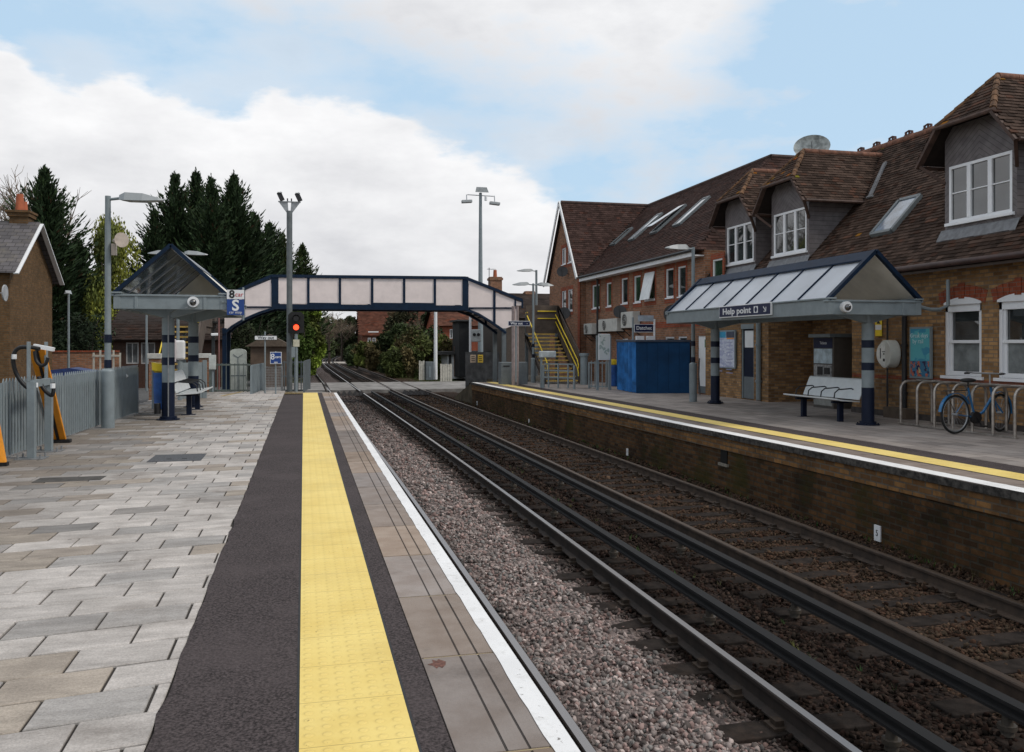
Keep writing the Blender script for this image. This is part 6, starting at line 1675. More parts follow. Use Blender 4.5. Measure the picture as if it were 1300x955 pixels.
pier(189, 202, 449, 500, 23.6, 'brick pier with pale cap at the end of the left palisade fence')
pier(253, 265, 449, 497, 26.6, 'brick pier with pale cap beside the dark railings')
DGREEN = mat('dark_green_paint', (.045, .06, .05), .6)
def rail_px(p0, p1, zd0, zd1, H, n, name, label, m_, sp=.11, w=.018, rails=(.1, .95), group=None, zb=-.05):
    a, c = AZ(p0, 480, zd0), AZ(p1, 480, zd1)
    return palisade([(a.x, a.y), (c.x, c.y)], zb, H, sp, w, name, label, m_, rails=rails, point=False, th=.018, bay=4, group=group)
rail_px(267, 319, 26.4, 26.4, .92, 0, 'railing', 'dark slender railings left of the white cabinet at the platform end', mat('dull_green_rail', (.12, .14, .125), .6), sp=.13)
rail_px(319, 334, 25.3, 28.0, .9, 0, 'railing', 'short grey railing leading to the mesh gate', GREY, sp=.12, w=.03)
rail_px(358, 386, 27.3, 27.3, .98, 0, 'railing', 'tall grey vertical bar fence beside the signal post', GREYD, sp=.1, w=.03, rails=(.05, .5, .95))
rail_px(386, 393, 27.0, 29.0, 1.0, 0, 'railing', 'end bay of grey bars between the signal and the track', GREYD, sp=.1, w=.05)
a, c = AZ(336, 466, 26.2), AZ(358, 466, 26.2)
t = thing('mesh_gate', (a.x, a.y, -.05), 'galvanised mesh gate behind the two thin sign posts', 'gate')
m = MB(); zt, zb = AZ(336, 466, 26.2).z, -.02
m.tube([(a.x, a.y, zb), (a.x, a.y, zt), (c.x, a.y, zt), (c.x, a.y, zb + .1), (a.x, a.y, zb + .1)], .02, 6); m.build('gate_frame', STEEL, t)
m = MB(); n = 12
for i in range(n): x = lerp(a.x, c.x, (i + .5) / n); m.cyl((x, a.y, zb + .1), (x, a.y, zt), .005, 4)
for i in range(14): z = lerp(zb + .1, zt, (i + .5) / 14); m.cyl((a.x, a.y, z), (c.x, a.y, z), .005, 4)
m.build('mesh', STEEL, t)
# white cabinet with rounded head
a, c = AZ(292, 440, 27.2), AZ(312, 440, 27.2); zt = a.z; zb = -.15
t = thing('equipment_cabinet', ((a.x + c.x) / 2, a.y, zb), 'weathered white wooden cabinet with rounded head behind the dark railings', 'cabinet')
m = MB(); hw = (c.x - a.x) / 2; cx = (a.x + c.x) / 2
P = [(cx - hw, a.y, zb), (cx + hw, a.y, zb), (cx + hw, a.y, zt - .16)] + [(cx + hw * cos(q) * .98, a.y, zt - .16 + .09 * sin(q)) for q in np.linspace(.2, pi - .2, 7)] + [(cx - hw, a.y, zt - .16)]
m.prism(P, (0, .35, 0)); m.build('body', mat('weathered_white_wood', (.40, .42, .38), .8, var=.12, dirt=.4, dirtcol=(.2, .2, .17)), t)
m = MB(); m.bar((cx - hw * .6, a.y - .01, zt - .25), (cx, a.y - .01, zt - .35), .01, .02); m.bar((cx + hw * .6, a.y - .01, zt - .25), (cx, a.y - .01, zt - .35), .01, .02); m.box(cx - hw, cx + hw, a.y - .012, a.y, zb + .6, zb + .63); m.box(cx - .01, cx + .01, a.y - .012, a.y, zb, zt - .35); m.build('door_joint', GREYD, t)
# little boxes
p = AZ(270, 460, 26.3); t = thing('meter_cabinet', (p.x, p.y, -.05), 'small white box on a post in front of the dark railings', 'cabinet'); MB().box(p.x - .10, p.x + .10, p.y - .1, p.y, p.z - .22, p.z + .22).build('box', mat('box_white', (.42, .44, .42), .6), t, bevel=.01); MB().cyl((p.x, p.y, -.05), (p.x, p.y, p.z), .03, 8).build('post', GREY, t)
p = AZ(228.5, 445, 22.5); t = thing('ticket_reader', (p.x, p.y, 0), 'white rounded smartcard reader on a post between the left canopy columns', 'card reader')
m = MB(); m.box(p.x - .13, p.x + .13, p.y - .1, p.y + .05, p.z - .24, p.z + .26); m.build('head', WHITE, t, bevel=.05); m = MB(); m.box(p.x - .17, p.x - .08, p.y - .2, p.y - .08, p.z - .3, p.z + .29); m.build('visor', mat('visor_pale', (.5, .46, .48), .4), t, bevel=.02); MB().cyl((p.x, p.y, 0), (p.x, p.y, p.z - .2), .06, 10).build('post', GREY, t, smooth=40)
p = G(147, 530, 0); t = thing('white_post', (p.x, p.y, 0), 'short white post with a curved hooped head by the lamp post', 'post')
H = 1.0
m = MB(); m.tube([(p.x, p.y, 0), (p.x, p.y, .84)], [.085, .06], 12); m.build('shaft', WHITE, t, smooth=40)
m = MB(); m.tube([(p.x - .05, p.y, .86), (p.x + .02, p.y, .90), (p.x + .16, p.y - .02, .88), (p.x + .22, p.y - .02, .82), (p.x + .14, p.y - .02, .76), (p.x, p.y, .76)], .022, 8); m.build('hoop', WHITE, t, smooth=60)
# cctv on thin pole seen through the canopy
p = AZ(272, 425, 29); t = thing('security_camera', (p.x, p.y, -.2), 'white camera on a thin red brown pole left of the footbridge', 'camera'); MB().cyl((p.x + .15, p.y, -.2), (p.x + .15, p.y, AZ(272, 400, 29).z), .025, 8).build('pole', mat('red_brown_pole', (.20, .09, .08), .6), t); MB().bar((p.x - .1, p.y - .05, p.z), (p.x + .12, p.y, p.z + .01), .09, .09).build('camera_body', WHITE, t, bevel=.02)

# ================================================================= boarding ramp stand at the left
a, c = G(40, 582.5, 0), G(62, 573, 0)
t = thing('ramp_stand', ((a.x + c.x) / 2, (a.y + c.y) / 2, 0), 'two grey steel posts joined by a cross plate, hung with a looped black cable', 'stand')
H1 = AZ(38, 434, (Vector((a.x, a.y, 0)).dot(Vector((ST, CT, 0))))).z
for q in (a, c):
    m = MB(); m.box(q.x - .045, q.x + .045, q.y - .045, q.y + .045, .012, .98); m.box(q.x - .045, q.x - .02, q.y - .045, q.y + .045, .98, H1); pb = m.build('post', GREY, t, bevel=.004)
    m = MB(); m.box(q.x - .17, q.x + .17, q.y - .15, q.y + .15, 0, .012)
    for sx_ in (-1, 1):
        for sy_ in (-1, 1): m.cyl((q.x + sx_ * .13, q.y + sy_ * .11, .012), (q.x + sx_ * .13, q.y + sy_ * .11, .06), .012, 6)
    m.build('foot_plate', STEEL, pb)
m = MB(); m.bar(Vector((a.x, a.y, .95)), Vector((c.x, c.y, .95)), .06, .09); m.build('cross_plate', GREY, t)
zc = 1.02
def cable(pts, r_, lab, mm):
    P = [Vector(p) for p in pts]; out = []
    for i in range(len(P) - 1):
        p0 = P[max(i - 1, 0)]; p1 = P[i]; p2 = P[i + 1]; p3 = P[min(i + 2, len(P) - 1)]
        for k in range(6):
            u = k / 6; out.append(.5 * ((2 * p1) + (p2 - p0) * u + (2 * p0 - 5 * p1 + 4 * p2 - p3) * u * u + (3 * p1 - p0 - 3 * p2 + p3) * u ** 3))
    out.append(P[-1]); m = MB(); m.tube(out, r_, 8); return m
cb = thing('black_cable', (a.x, a.y, .9), 'thick black sheathed chain cable looped over the two grey posts', 'cable')
zd = Vector((a.x, a.y, 0)).dot(Vector((ST, CT, 0))) + .1
LP = [(50, 443), (38, 441), (24, 442), (17, 452), (19, 470), (28, 486), (39, 494), (48, 488)]
cable([AZ(x, y, zd + .02 * i) for i, (x, y) in enumerate(LP)], .026, '', 0).build('loop', BLACK, cb, smooth=60)
LP = [(44, 446), (46, 458), (52, 464), (58, 462), (61, 454)]
cable([AZ(x, y, zd + .25) for x, y in LP], .022, '', 0).build('hanging_end', BLACK, cb, smooth=60)
LP = [(49, 478), (52, 488), (58, 497), (66, 502), (68, 494), (67, 486)]
cable([AZ(x, y, zd + .28) for x, y in LP], .026, '', 0).build('hanging_end', BLACK, cb, smooth=60)
m = MB()
for x, y in ((18, 453), (45, 489), (67, 490)): q = AZ(x, y, zd); m.cyl(q + Vector((0, 0, -.03)), q + Vector((0, 0, .03)), .03, 8)
m.build('white_tape', WHITE, cb)
# orange folding ramp leaning behind the posts, and one at the frame edge
p0, p1 = G(77, 562, 0), AZ(46, 443, zd + .55)
t = thing('boarding_ramp', (p0.x, p0.y, 0), 'orange folding boarding ramp leaning behind the grey posts', 'boarding ramp', 'orange boarding ramps')
d = (p1 - Vector((p0.x, p0.y, .03))).normalized()
A0 = Vector((p0.x - .02, p0.y, .04))
n1_ = d.cross(Vector((0, 1, 0))).normalized()
m = MB(); m.bar(A0 - n1_ * .055, p1 - n1_ * .065, .05, .085, up=n1_); m.build('ramp_leaf', ORANGE, t, bevel=.01)
m = MB(); m.bar(A0 + n1_ * .055, p1 + n1_ * .045, .05, .08, up=n1_); m.build('ramp_leaf', ORANGE, t, bevel=.01)
m = MB(); m.bar(A0 + n1_ * .005, p1 - n1_ * .01, .07, .035, up=n1_); m.build('hinge_strip', BLACK, t)
m = MB(); m.box(p0.x - .13, p0.x + .14, p0.y - .06, p0.y + .06, 0, .05); m.build('rubber_foot', BLACK, t, bevel=.01)
m = MB(); q = AZ(56, 441, zd + .5); m.bar(q + Vector((-.12, 0, .02)), q + Vector((.12, 0, -.03)), .1, .05); m.build('white_end_cap', WHITE, t)
q = G(3, 592, 0)
t = thing('boarding_ramp', (q.x, q.y, 0), 'orange board with dark base cut by the left edge of the picture', 'boarding ramp', 'orange boarding ramps')
m = MB(); m.prism([(q.x - .5, q.y, .04), (q.x + .035, q.y, .04), (q.x - .13, q.y + .25, .55), (q.x - .45, q.y + .25, .62)], (0, .05, 0)); m.build('ramp_leaf', ORANGE, t)
m = MB(); m.box(q.x - .5, q.x + .05, q.y - .02, q.y + .08, 0, .045); m.build('rubber_foot', BLACK, t)

# ================================================================= right platform end furniture
def pbar(px, yt, yb, zd, w, m_, t, nm='post'):
    a, c = AZ(px, yt, zd), AZ(px, yb, zd); m = MB(); m.cyl((a.x, a.y, c.z), (a.x, a.y, a.z), w / 2, 12); return m.build(nm, m_, t, smooth=40)
p = AZ(741.5, 487, 31.5); t = thing('grey_bollard', (p.x, p.y, p.z), 'stout grey gate post with wide cap at the foot of the right hand stairs', 'post'); pbar(741.5, 452, 488.5, 31.5, .28, GREY, t); pbar(741.5, 448.5, 452, 31.5, .36, GREY, t, 'cap')
a, c = AZ(690, 470, 31.8), AZ(729, 470, 30.9)
palisade([(a.x, a.y), (c.x, c.y)], -.17, .92, .42, .05, 'railing', 'grey barrier railing across the foot of the right hand stairs', GREY, rails=(.45, .72, .98), point=False, bay=4, th=.04)
p = AZ(694.5, 450, 31.9); t = thing('card_reader_box', (p.x, p.y, -.17), 'pale grey box on the railing at the foot of the right hand stairs', 'box'); MB().box(p.x - .30, p.x + .32, p.y - .12, p.y + .1, p.z - .12, p.z + .12).build('box', mat('pale_box', (.38, .42, .44), .5), t, bevel=.03); MB().box(p.x - .25, p.x - .19, p.y - .05, p.y + .05, -.17, p.z - .12).build('leg', GREY, t)
a, c = AZ(748, 470, 31.4), AZ(773, 470, 31.0)
palisade([(a.x, a.y), (c.x, c.y)], -.17, 1.02, .13, .035, 'palisade_fence', 'short grey bar fence between the gate post and the information panel', GREY, rails=(.1, .93), point=False, bay=2)
a, c = AZ(636, 484, 34.5), AZ(672, 484, 34.5)
t = thing('equipment_cabinet', ((a.x + c.x) / 2, a.y, a.z), 'wide dull grey steel cabinet standing under the end of the footbridge', 'cabinet')
MB().box(a.x, c.x, a.y, a.y + .5, -.3, AZ(636, 460, 34.5).z).build('body', GREYD, t, bevel=.02); m = MB(); m.box((a.x + c.x) / 2 - .01, (a.x + c.x) / 2 + .01, a.y - .01, a.y, -.1, .7); m.box(a.x + .1, a.x + .35, a.y - .012, a.y, .55, .60); m.build('door_joint', DARKMET, t)
a, c = AZ(591, 480, 41), AZ(634, 480, 40)
t = thing('dark_timber_fence', (a.x, a.y, -.9), 'dark grey timber screen fence below the right arch of the footbridge', 'fence')
m = MB(); zt = AZ(600, 447, 41).z; n = 14
for i in range(n):
    u, v = a.lerp(c, i / n), a.lerp(c, (i + .92) / n); m.bar(Vector((u.x, u.y, (zt - .9) / 2)), Vector((v.x, v.y, (zt - .9) / 2)), .03, zt + .9)
m.build('planks', mat('dark_board', (.085, .085, .085), .85, var=.35, vs=3), t)
for (x0, x1, mm, lb) in ((597, 604.5, mat('beige_notice', (.45, .36, .28), .6), 'beige notice on the dark screen fence under the bridge'), (606.5, 613.5, mat('yellow_notice', (.60, .42, .05), .6), 'yellow warning notice on the dark screen fence under the bridge')):
    u, v = AZ(x0, 450.5, 39.6), AZ(x1, 460.5, 39.6); t = thing('notice_sign', (u.x, u.y, v.z), lb, 'notice', 'notices on the dark fence'); MB().box(u.x, v.x, u.y - .02, u.y, v.z, u.z).build('panel', mm, t)
    m = MB(); w = v.x - u.x
    for k in range(3): m.box(u.x + w * .2, v.x - w * .2, u.y - .024, u.y - .02, v.z + .08 + k * .09, v.z + .11 + k * .09)
    m.build('print', BLACK, t)
# white gate, cabinet and fence beyond the crossing
WD = mat('weathered_white_fence', (.46, .44, .38), .8, var=.15, dirt=.4, dirtcol=(.22, .2, .15))
def slab_px(x0, x1, y0, y1, zd, depth, name, label, cat, m_, part='body', group=None, zb=None):
    a, c = AZ(x0, y0, zd), AZ(x1, y1, zd); t = thing(name, ((a.x + c.x) / 2, a.y, c.z), label, cat, group)
    MB().box(a.x, c.x, a.y, a.y + depth, zb if zb is not None else c.z, a.z).build(part, m_, t, bevel=.02); return t, a, c
t, a, c = slab_px(541, 551, 459.5, 483, 57, .5, 'equipment_cabinet', 'grey lineside cabinet between two white fences beyond the crossing', 'cabinet', GREYD, 'body', None, RAILZ)
MB().box(a.x + .2, c.x - .2, a.y - .02, a.y, c.z + .2, a.z - .3).build('door', GREY, t)
for (x0, x1, y0, y1, zd, lab) in ((532, 539.5, 458, 483.5, 57, 'narrow white boarded fence left of the lineside cabinet'), (559, 575, 462, 484.5, 55, 'low white picket fence beyond the crossing by the platform ramp')):
    a, c = AZ(x0, y0, zd), AZ(x1, y1, zd); t = thing('white_fence', (a.x, a.y, RAILZ), lab, 'fence'); m = MB(); n = max(3, int((c.x - a.x) / .13))
    for i in range(n): u = lerp(a.x, c.x, i / n); m.box(u, u + (c.x - a.x) / n * .85, a.y, a.y + .03, RAILZ, a.z - (.04 if i % 2 else 0))
    m.build('fence_planks', WD, t); m = MB(); m.box(a.x, c.x, a.y + .035, a.y + .08, a.z - .3, a.z - .2); m.build('rail', WD, t)
p = AZ(553, 393, 58); t = thing('white_pole', (p.x, p.y, RAILZ), 'tall thin white pole rising beyond the crossing', 'pole'); MB().tube([(p.x, p.y, RAILZ), (p.x, p.y, p.z + 2)], [.13, .10], 10).build('shaft', WHITE, t, smooth=40)
p = AZ(597, 480, 42); t = thing('crossing_light', (p.x, p.y, RAILZ), 'white and black level crossing lamp unit below the right arch of the footbridge', 'crossing signal')
zz = AZ(597, 425, 42).z; MB().cyl((p.x, p.y, RAILZ), (p.x, p.y, AZ(597, 402, 42).z), .06, 10).build('post', WHITE, t, smooth=40)
MB().box(p.x + .05, p.x + .5, p.y - .1, p.y, zz - .35, zz + .25).build('backboard', mat('pale_unit', (.45, .47, .46), .5), t, bevel=.03)
m = MB(); m.cyl((p.x + .18, p.y - .1, zz), (p.x + .18, p.y - .14, zz), .08, 14); m.cyl((p.x + .38, p.y - .1, zz), (p.x + .38, p.y - .14, zz), .08, 14); m.build('lamp', BLACK, t)
# ================================================================= left hand house
def slate(name):
    m, nt, b = _nt(name); g = geo(nt); sp = nt.nodes.new('ShaderNodeSeparateXYZ'); L(nt, g.outputs['Position'], sp.inputs[0])
    cb = nt.nodes.new('ShaderNodeCombineXYZ'); L(nt, sp.outputs[0], cb.inputs[0]); L(nt, sp.outputs[2], cb.inputs[1])
    t = nt.nodes.new('ShaderNodeTexBrick'); L(nt, cb.outputs[0], t.inputs['Vector']); t.inputs['Scale'].default_value = 1; t.inputs['Brick Width'].default_value = .28; t.inputs['Row Height'].default_value = .15; t.inputs['Mortar Size'].default_value = .010
    t.inputs['Color1'].default_value = (.115, .105, .11, 1); t.inputs['Color2'].default_value = (.06, .055, .058, 1); t.inputs['Mortar'].default_value = (.02, .018, .018, 1)
    c = mixc(nt, mathn(nt, 'MULTIPLY', rampf(nt, noise(nt, 1.6, 6, .7, g.outputs['Position']), .45, .68), .6), t.outputs['Color'], (.15, .13, .10))
    L(nt, c, b.inputs['Base Color']); b.inputs['Roughness'].default_value = .75; bumpn(nt, b, t.outputs['Fac'], -.6, .02); return m
hx = -9.5
def XY(px, py, X): y, z = AX(px, py, X); return Vector((X, y, z))
SLATE = slate('grey_slate')
L0, L1, AP = XY(9, 337, hx), XY(68.5, 355, hx), XY(39.4, 283, hx)
t = thing('brick_house', (hx - 3, (L0.y + L1.y) / 2, -.9), 'old brown brick house with slate roof and white bargeboards at the far left', 'house')
ya, yb = L0.y + .25, L1.y - .25; ez = (L0.z + L1.z) / 2
zap = AP.z; yap = (ya + yb) / 2
m = MB(); m.add([(hx, ya, -1), (hx, yb, -1), (hx, yb, ez), (hx, yap, zap - .1), (hx, ya, ez)], [(0, 1, 2, 3, 4)]); m.add([(hx, ya, -1), (hx - 9, ya, -1), (hx - 9, ya, ez), (hx, ya, ez)], [(0, 1, 2, 3)]); m.add([(hx, yb, -1), (hx - 9, yb, -1), (hx - 9, yb, ez), (hx, yb, ez)], [(0, 1, 2, 3)])
m.build('wall', brick('old_house_brick', (.17, .095, .045), (.11, .065, .035), (.12, .10, .07), stain=.4, staincol=(.05, .035, .02)), t)
m = MB()
for s, yy in ((-1, ya - .3), (1, yb + .3)):
    zz = ez - .3 * (zap - ez) / (yap - ya)
    m.prism([(hx + .25, yy, zz), (hx + .25, yap, zap), (hx - 9, yap, zap), (hx - 9, yy, zz)], (0, 0, .06))
rf_ = m.build('roof', SLATE, t)
m = MB()
for yy in (ya - .3, yb + .3):
    zz = ez - .3 * (zap - ez) / (yap - ya); m.bar((hx + .28, yy, zz - .02), (hx + .28, yap, zap - .02), .04, .16, up=(1, 0, 0))
m.build('bargeboard', WHITE, t)
c0_ = XY(14, 285, hx - .8); c1_ = XY(38, 228, hx - .8)
x_, y_ = hx - .42, yap + .25
m = MB(); m.box(x_ - .30, x_ + .30, y_ - .38, y_ + .38, zap - .9, zap + .22); m.box(x_ - .36, x_ + .36, y_ - .44, y_ + .44, zap + .22, zap + .36); m.box(x_ - .40, x_ + .40, y_ - .50, y_ + .50, zap + .36, zap + .44)
ch_ = m.build('chimney', MATS['old_house_brick'], rf_)
for dy, h_ in ((-.22, .62), (.22, .42)): MB().tube([(x_, y_ + dy, zap + .42), (x_, y_ + dy, zap + .42 + h_)], [.15, .12], 12).build('chimney_pot', mat('terracotta', (.36, .10, .045), .8, var=.15), ch_, smooth=40)
d_ = XY(1, 372, hx + .2)
r = thing('satellite_dish', (hx + .05, d_.y, d_.z), 'pale round dish on the brown brick house at the left edge', 'satellite dish', 'satellite dishes')
m = MB(); m.cyl((hx + .3, d_.y, d_.z), (hx + .34, d_.y, d_.z), .26, 20); m.tube([(hx, d_.y, d_.z), (hx + .3, d_.y, d_.z)], .02, 6); m.build('dish', mat('pale_dish', (.33, .34, .35), .5), r)
# low brick walls and outbuildings behind the fence
m = MB(); a, c = AZ(62, 448, 34), AZ(152, 450, 36)
w_ = thing('garden_wall', (a.x, a.y, -1), 'low brown brick garden wall beyond the left fence', 'wall'); m.bar((a.x - 6, a.y, (a.z - 1.2) / 2), (c.x, c.y, (a.z - 1.2) / 2), .22, a.z + 1.2); m.build('brickwork', BRK_B, w_); m = MB(); m.bar((a.x - 6, a.y, a.z + .04), (c.x, c.y, a.z + .04), .30, .07); m.build('wall_coping', BRK_R, w_)
a, c = AZ(118, 448, 33), AZ(150, 470, 33)
t = thing('timber_pallet_frame', (a.x, a.y, -.9), 'weathered pale timber frame standing against the garden wall', 'timber frame')
m = MB()
for i in range(5): x = lerp(a.x, c.x, i / 4); m.box(x, x + .06, a.y - .05, a.y, -.9, a.z + .1 * (i % 2))
m.box(a.x, c.x, a.y - .08, a.y - .05, a.z - .15, a.z - .08); m.build('slats', WD, t)
a = AZ(75, 470, 28); t = thing('blue_tarpaulin', (a.x, a.y, -.9), 'dark blue covered skip just behind the left palisade fence', 'skip'); m = MB(); m.prism([(a.x - .4, a.y, -.9), (a.x + .9, a.y, -.9), (a.x + 1.0, a.y, .55), (a.x + .3, a.y, .68), (a.x - .4, a.y, .6)], (0, 1.2, 0)); m.build('cover', mat('navy_tarpaulin', (.012, .03, .12), .5, var=.3), t)
# dark house behind the canopy
zd = 46
a, c = AZ(143, 430, zd), AZ(290, 430, zd)
t = thing('dark_brick_house', ((a.x + c.x) / 2, a.y, -1), 'low dark brick house with brown tiled roof behind the left canopy', 'house')
zE = AZ(150, 428, zd).z; zR = AZ(150, 392, zd + 4).z
hl_ = []
pl = Plane((0, a.y, 0), (1, 0, 0), (0, 0, 1), (0, -1, 0))
for (x0, x1, y0, y1) in ((160, 176, 435, 462), (179, 197, 435, 462), (208, 216, 437, 460)):
    u0, z1_ = AY(x0, y0, a.y); u1, z0_ = AY(x1, y1, a.y); hl_.append((u0, u1, z0_, z1_))
m = MB(); wall_holes(m, pl, a.x, c.x, -1.2, zE, hl_, .1); m.add([(a.x, a.y, -1.2), (a.x, a.y + 8, -1.2), (a.x, a.y + 8, zE), (a.x, a.y, zE)], [(0, 1, 2, 3)]); m.build('wall', brick('dark_brown_brick', (.09, .045, .032), (.06, .035, .026), (.06, .05, .045)), t)
for h in hl_: win(t, pl, *h, cols=2, gm=glass('pale_curtained_glass', (.09, .10, .105), .2), fw=.06, fm=mat('dull_white_frame', (.35, .34, .33), .6), sill=False)
m = MB(); tile_poly3(m, [(a.x - .4, a.y - .4, zE - .15), (c.x, a.y - .4, zE - .15), (c.x, a.y + 4, zR), (a.x - .4, a.y + 4, zR)], (1, 0, 0), Vector((0, -(zR - zE), 4.2)).normalized(), w=.3, gauge=.25, t=.03, base=(.035, .024, .02), var=.3); ro = m.build('roof', TILE, t, attr=True, recalc=False)
m = MB(); m.add([(a.x - .4, a.y - .4, zE - .17), (c.x, a.y - .4, zE - .17), (c.x, a.y + 4, zR - .02), (a.x - .4, a.y + 4, zR - .02)], [(0, 1, 2, 3)]); m.build('roof_underlay', UNDER, ro)
# brown screen behind the railings
a, c = AZ(318, 434, 48), AZ(365, 434, 48); t = thing('brown_shed', (a.x, a.y, -1), 'brown wooden shed seen under the left arch of the footbridge', 'shed')
m = MB(); m.box(a.x, c.x, a.y, a.y + 3, -1.2, AZ(318, 440, 48).z); m.build('wall', mat('brown_shed_boards', (.10, .068, .048), .85, var=.25, vs=2), t)
m = MB(); zz = AZ(318, 440, 48).z; m.prism([(a.x - .3, a.y - .2, zz), (c.x + .3, a.y - .2, zz), ((a.x + c.x) / 2, a.y - .2, zz + .7)], (0, 3.4, 0)); m.build('roof', mat('shed_roof_felt', (.10, .075, .055), .9, var=.2), t)

# ================================================================= houses beyond the crossing
def gable_house(x0, x1, ye, yr, ybase, zd, depth, label, wallm, roofb, wins=(), chim=(), name='house', ridge_x=True, zb=-1.3, hip=.0):
    a, c = AZ(x0, ye, zd), AZ(x1, ye, zd); y = (a.y + c.y) / 2; zE = a.z; zR = AZ((x0 + x1) / 2, yr, zd + depth / 2).z
    t = thing(name, ((a.x + c.x) / 2, y, zb), label, 'house')
    pl = Plane((0, y, 0), (1, 0, 0), (0, 0, 1), (0, -1, 0)); hs = []
    for (u0, u1, v0, v1) in wins:
        p, z1_ = AY(u0, v0, y); q, z0_ = AY(u1, v1, y); hs.append((p, q, z0_, z1_))
    m = MB(); wall_holes(m, pl, a.x, c.x, zb, zE, hs, .1)
    for X in (a.x, c.x): m.add([(X, y, zb), (X, y + depth, zb), (X, y + depth, zE), (X, y + depth / 2, zR - .05), (X, y, zE)], [(0, 1, 2, 3, 4)])
    m.build('wall', wallm, t)
    for h in hs: win(t, pl, *h, cols=2, fw=.07, sill=False)
    m = MB(); un = MB(); o = .35; dz = .35 * (zR - zE) / (depth / 2)
    N = Vector((0, -(zR - zE), depth / 2)).normalized(); pts = [(a.x - o, y - o, zE - dz), (c.x + o, y - o, zE - dz), (c.x + o - hip, y + depth / 2, zR), (a.x - o + hip, y + depth / 2, zR)]
    tile_poly3(m, pts, (1, 0, 0), N, w=.35, gauge=.28, t=.03, base=roofb, var=.28)
    ro = m.build('roof', TILE, t, attr=True, recalc=False); un.add([Vector(p) - N * .02 for p in pts], [(0, 1, 2, 3)]); un.add([(a.x - o + hip, y + depth / 2, zR - .02), (c.x + o - hip, y + depth / 2, zR - .02), (c.x + o, y + depth + o, zE - dz), (a.x - o, y + depth + o, zE - dz)], [(0, 1, 2, 3)]); un.build('roof_underlay', UNDER, ro)
    for (px, yt, w, pots) in chim:
        q = AZ(px, yt, zd + depth / 2)
        m = MB(); m.box(q.x - w, q.x + w, q.y - w, q.y + w, zR - .8, q.z); m.box(q.x - w * 1.15, q.x + w * 1.15, q.y - w * 1.15, q.y + w * 1.15, q.z - .25, q.z - .08); ch_ = m.build('chimney', BRK_B, ro)
        for k in range(pots): x = q.x + (k - (pots - 1) / 2) * w; MB().tube([(x, q.y, q.z), (x, q.y, q.z + .55)], [.16, .13], 10).build('chimney_pot', mat('terracotta', (.36, .10, .045)), ch_)
    return t
gable_house(640, 760, 402, 373.5, 470, 62, 9, 'brown tiled house roof rising behind the right end of the footbridge', mat('grey_render', (.07, .055, .045), .85, var=.15), (.05, .038, .033), wins=((676, 690, 404, 418),), chim=((672, 370, .35, 0), (628.5, 352, .45, 1)))
gable_house(459, 556, 424, 394, 450, 120, 10, 'orange red brick house with tiled roof seen under the footbridge', brick('orange_brick', (.17, .065, .04), (.11, .045, .03), (.11, .09, .075)), (.10, .042, .028), wins=((467, 471, 429, 437), (473, 477, 429, 437)))
MBp = AZ(474, 424, 119.4); t = thing('white_gantry_box', (MBp.x, MBp.y, -1), 'small white and black box frame in front of the orange red house', 'signal box'); m = MB(); m.box(MBp.x - .7, MBp.x + .7, MBp.y, MBp.y + .2, MBp.z - .35, MBp.z + .35); m.build('frame', WHITE, t); m = MB(); m.box(MBp.x - .4, MBp.x + .4, MBp.y - .02, MBp.y, MBp.z - .3, MBp.z + .2); m.cyl((MBp.x, MBp.y + .1, -1), (MBp.x, MBp.y + .1, MBp.z - .35), .1, 8); m.build('dark_screen', DARKMET, t)
gable_house(556, 640, 412, 388, 470, 85, 9, 'red brown house with bay gable behind the white low building', BRK_R, (.12, .055, .038), wins=((571, 577, 418, 430), (590, 596, 418, 430)))
t, a, c = slab_px(568, 592, 450, 481, 66, 5, 'white_outbuilding', 'low white outbuilding with dark flat roof beyond the crossing', 'outbuilding', mat('white_render', (.55, .56, .56), .8, var=.1), 'wall', None, -1.2)
m = MB(); m.box(a.x - .5, c.x + 2.2, a.y - .4, a.y + 5.2, a.z - .02, a.z + .22); m.build('roof', mat('felt_roof', (.05, .05, .05), .9), t); MB().box(a.x + .5, a.x + 1.0, a.y - .02, a.y, -1.0, 1.3).build('brick_pillar', BRK_B, t)
m = MB(); m.box(a.x + 1.0, a.x + 1.2, a.y - .03, a.y, -.6, .9); m.box(a.x + .1, a.x + .3, a.y - .03, a.y, -.6, .9); m.build('window_bar', DARKMET, t)
t, a, c = slab_px(583, 597, 408, 446, 64, 3, 'black_timber_store', 'black timber store behind the crossing lamp unit', 'store', mat('black_boards', (.012, .012, .013), .8, var=.3), 'wall', None, -1)
MB().box(a.x - .2, c.x + .2, a.y - .3, a.y + 3.2, a.z, a.z + .12).build('roof', mat('felt_roof', (.05, .05, .05)), t)
# tv aerial above the footbridge
p = AZ(621, 340, 60); t = thing('television_aerial', (p.x, p.y, AZ(621, 365, 60).z), 'thin television aerial beside the chimney above the footbridge', 'aerial'); m = MB(); m.cyl((p.x, p.y, AZ(621, 368, 60).z), (p.x, p.y, p.z), .025, 5)
for k in range(5): m.cyl((p.x - .1 + k * .1, p.y - .25, p.z - .1), (p.x - .1 + k * .1, p.y + .25, p.z - .1), .01, 4)
m.bar((p.x - .15, p.y, p.z - .1), (p.x + .5, p.y, p.z - .1), .02, .02); m.build('aerial', DARKMET, t)

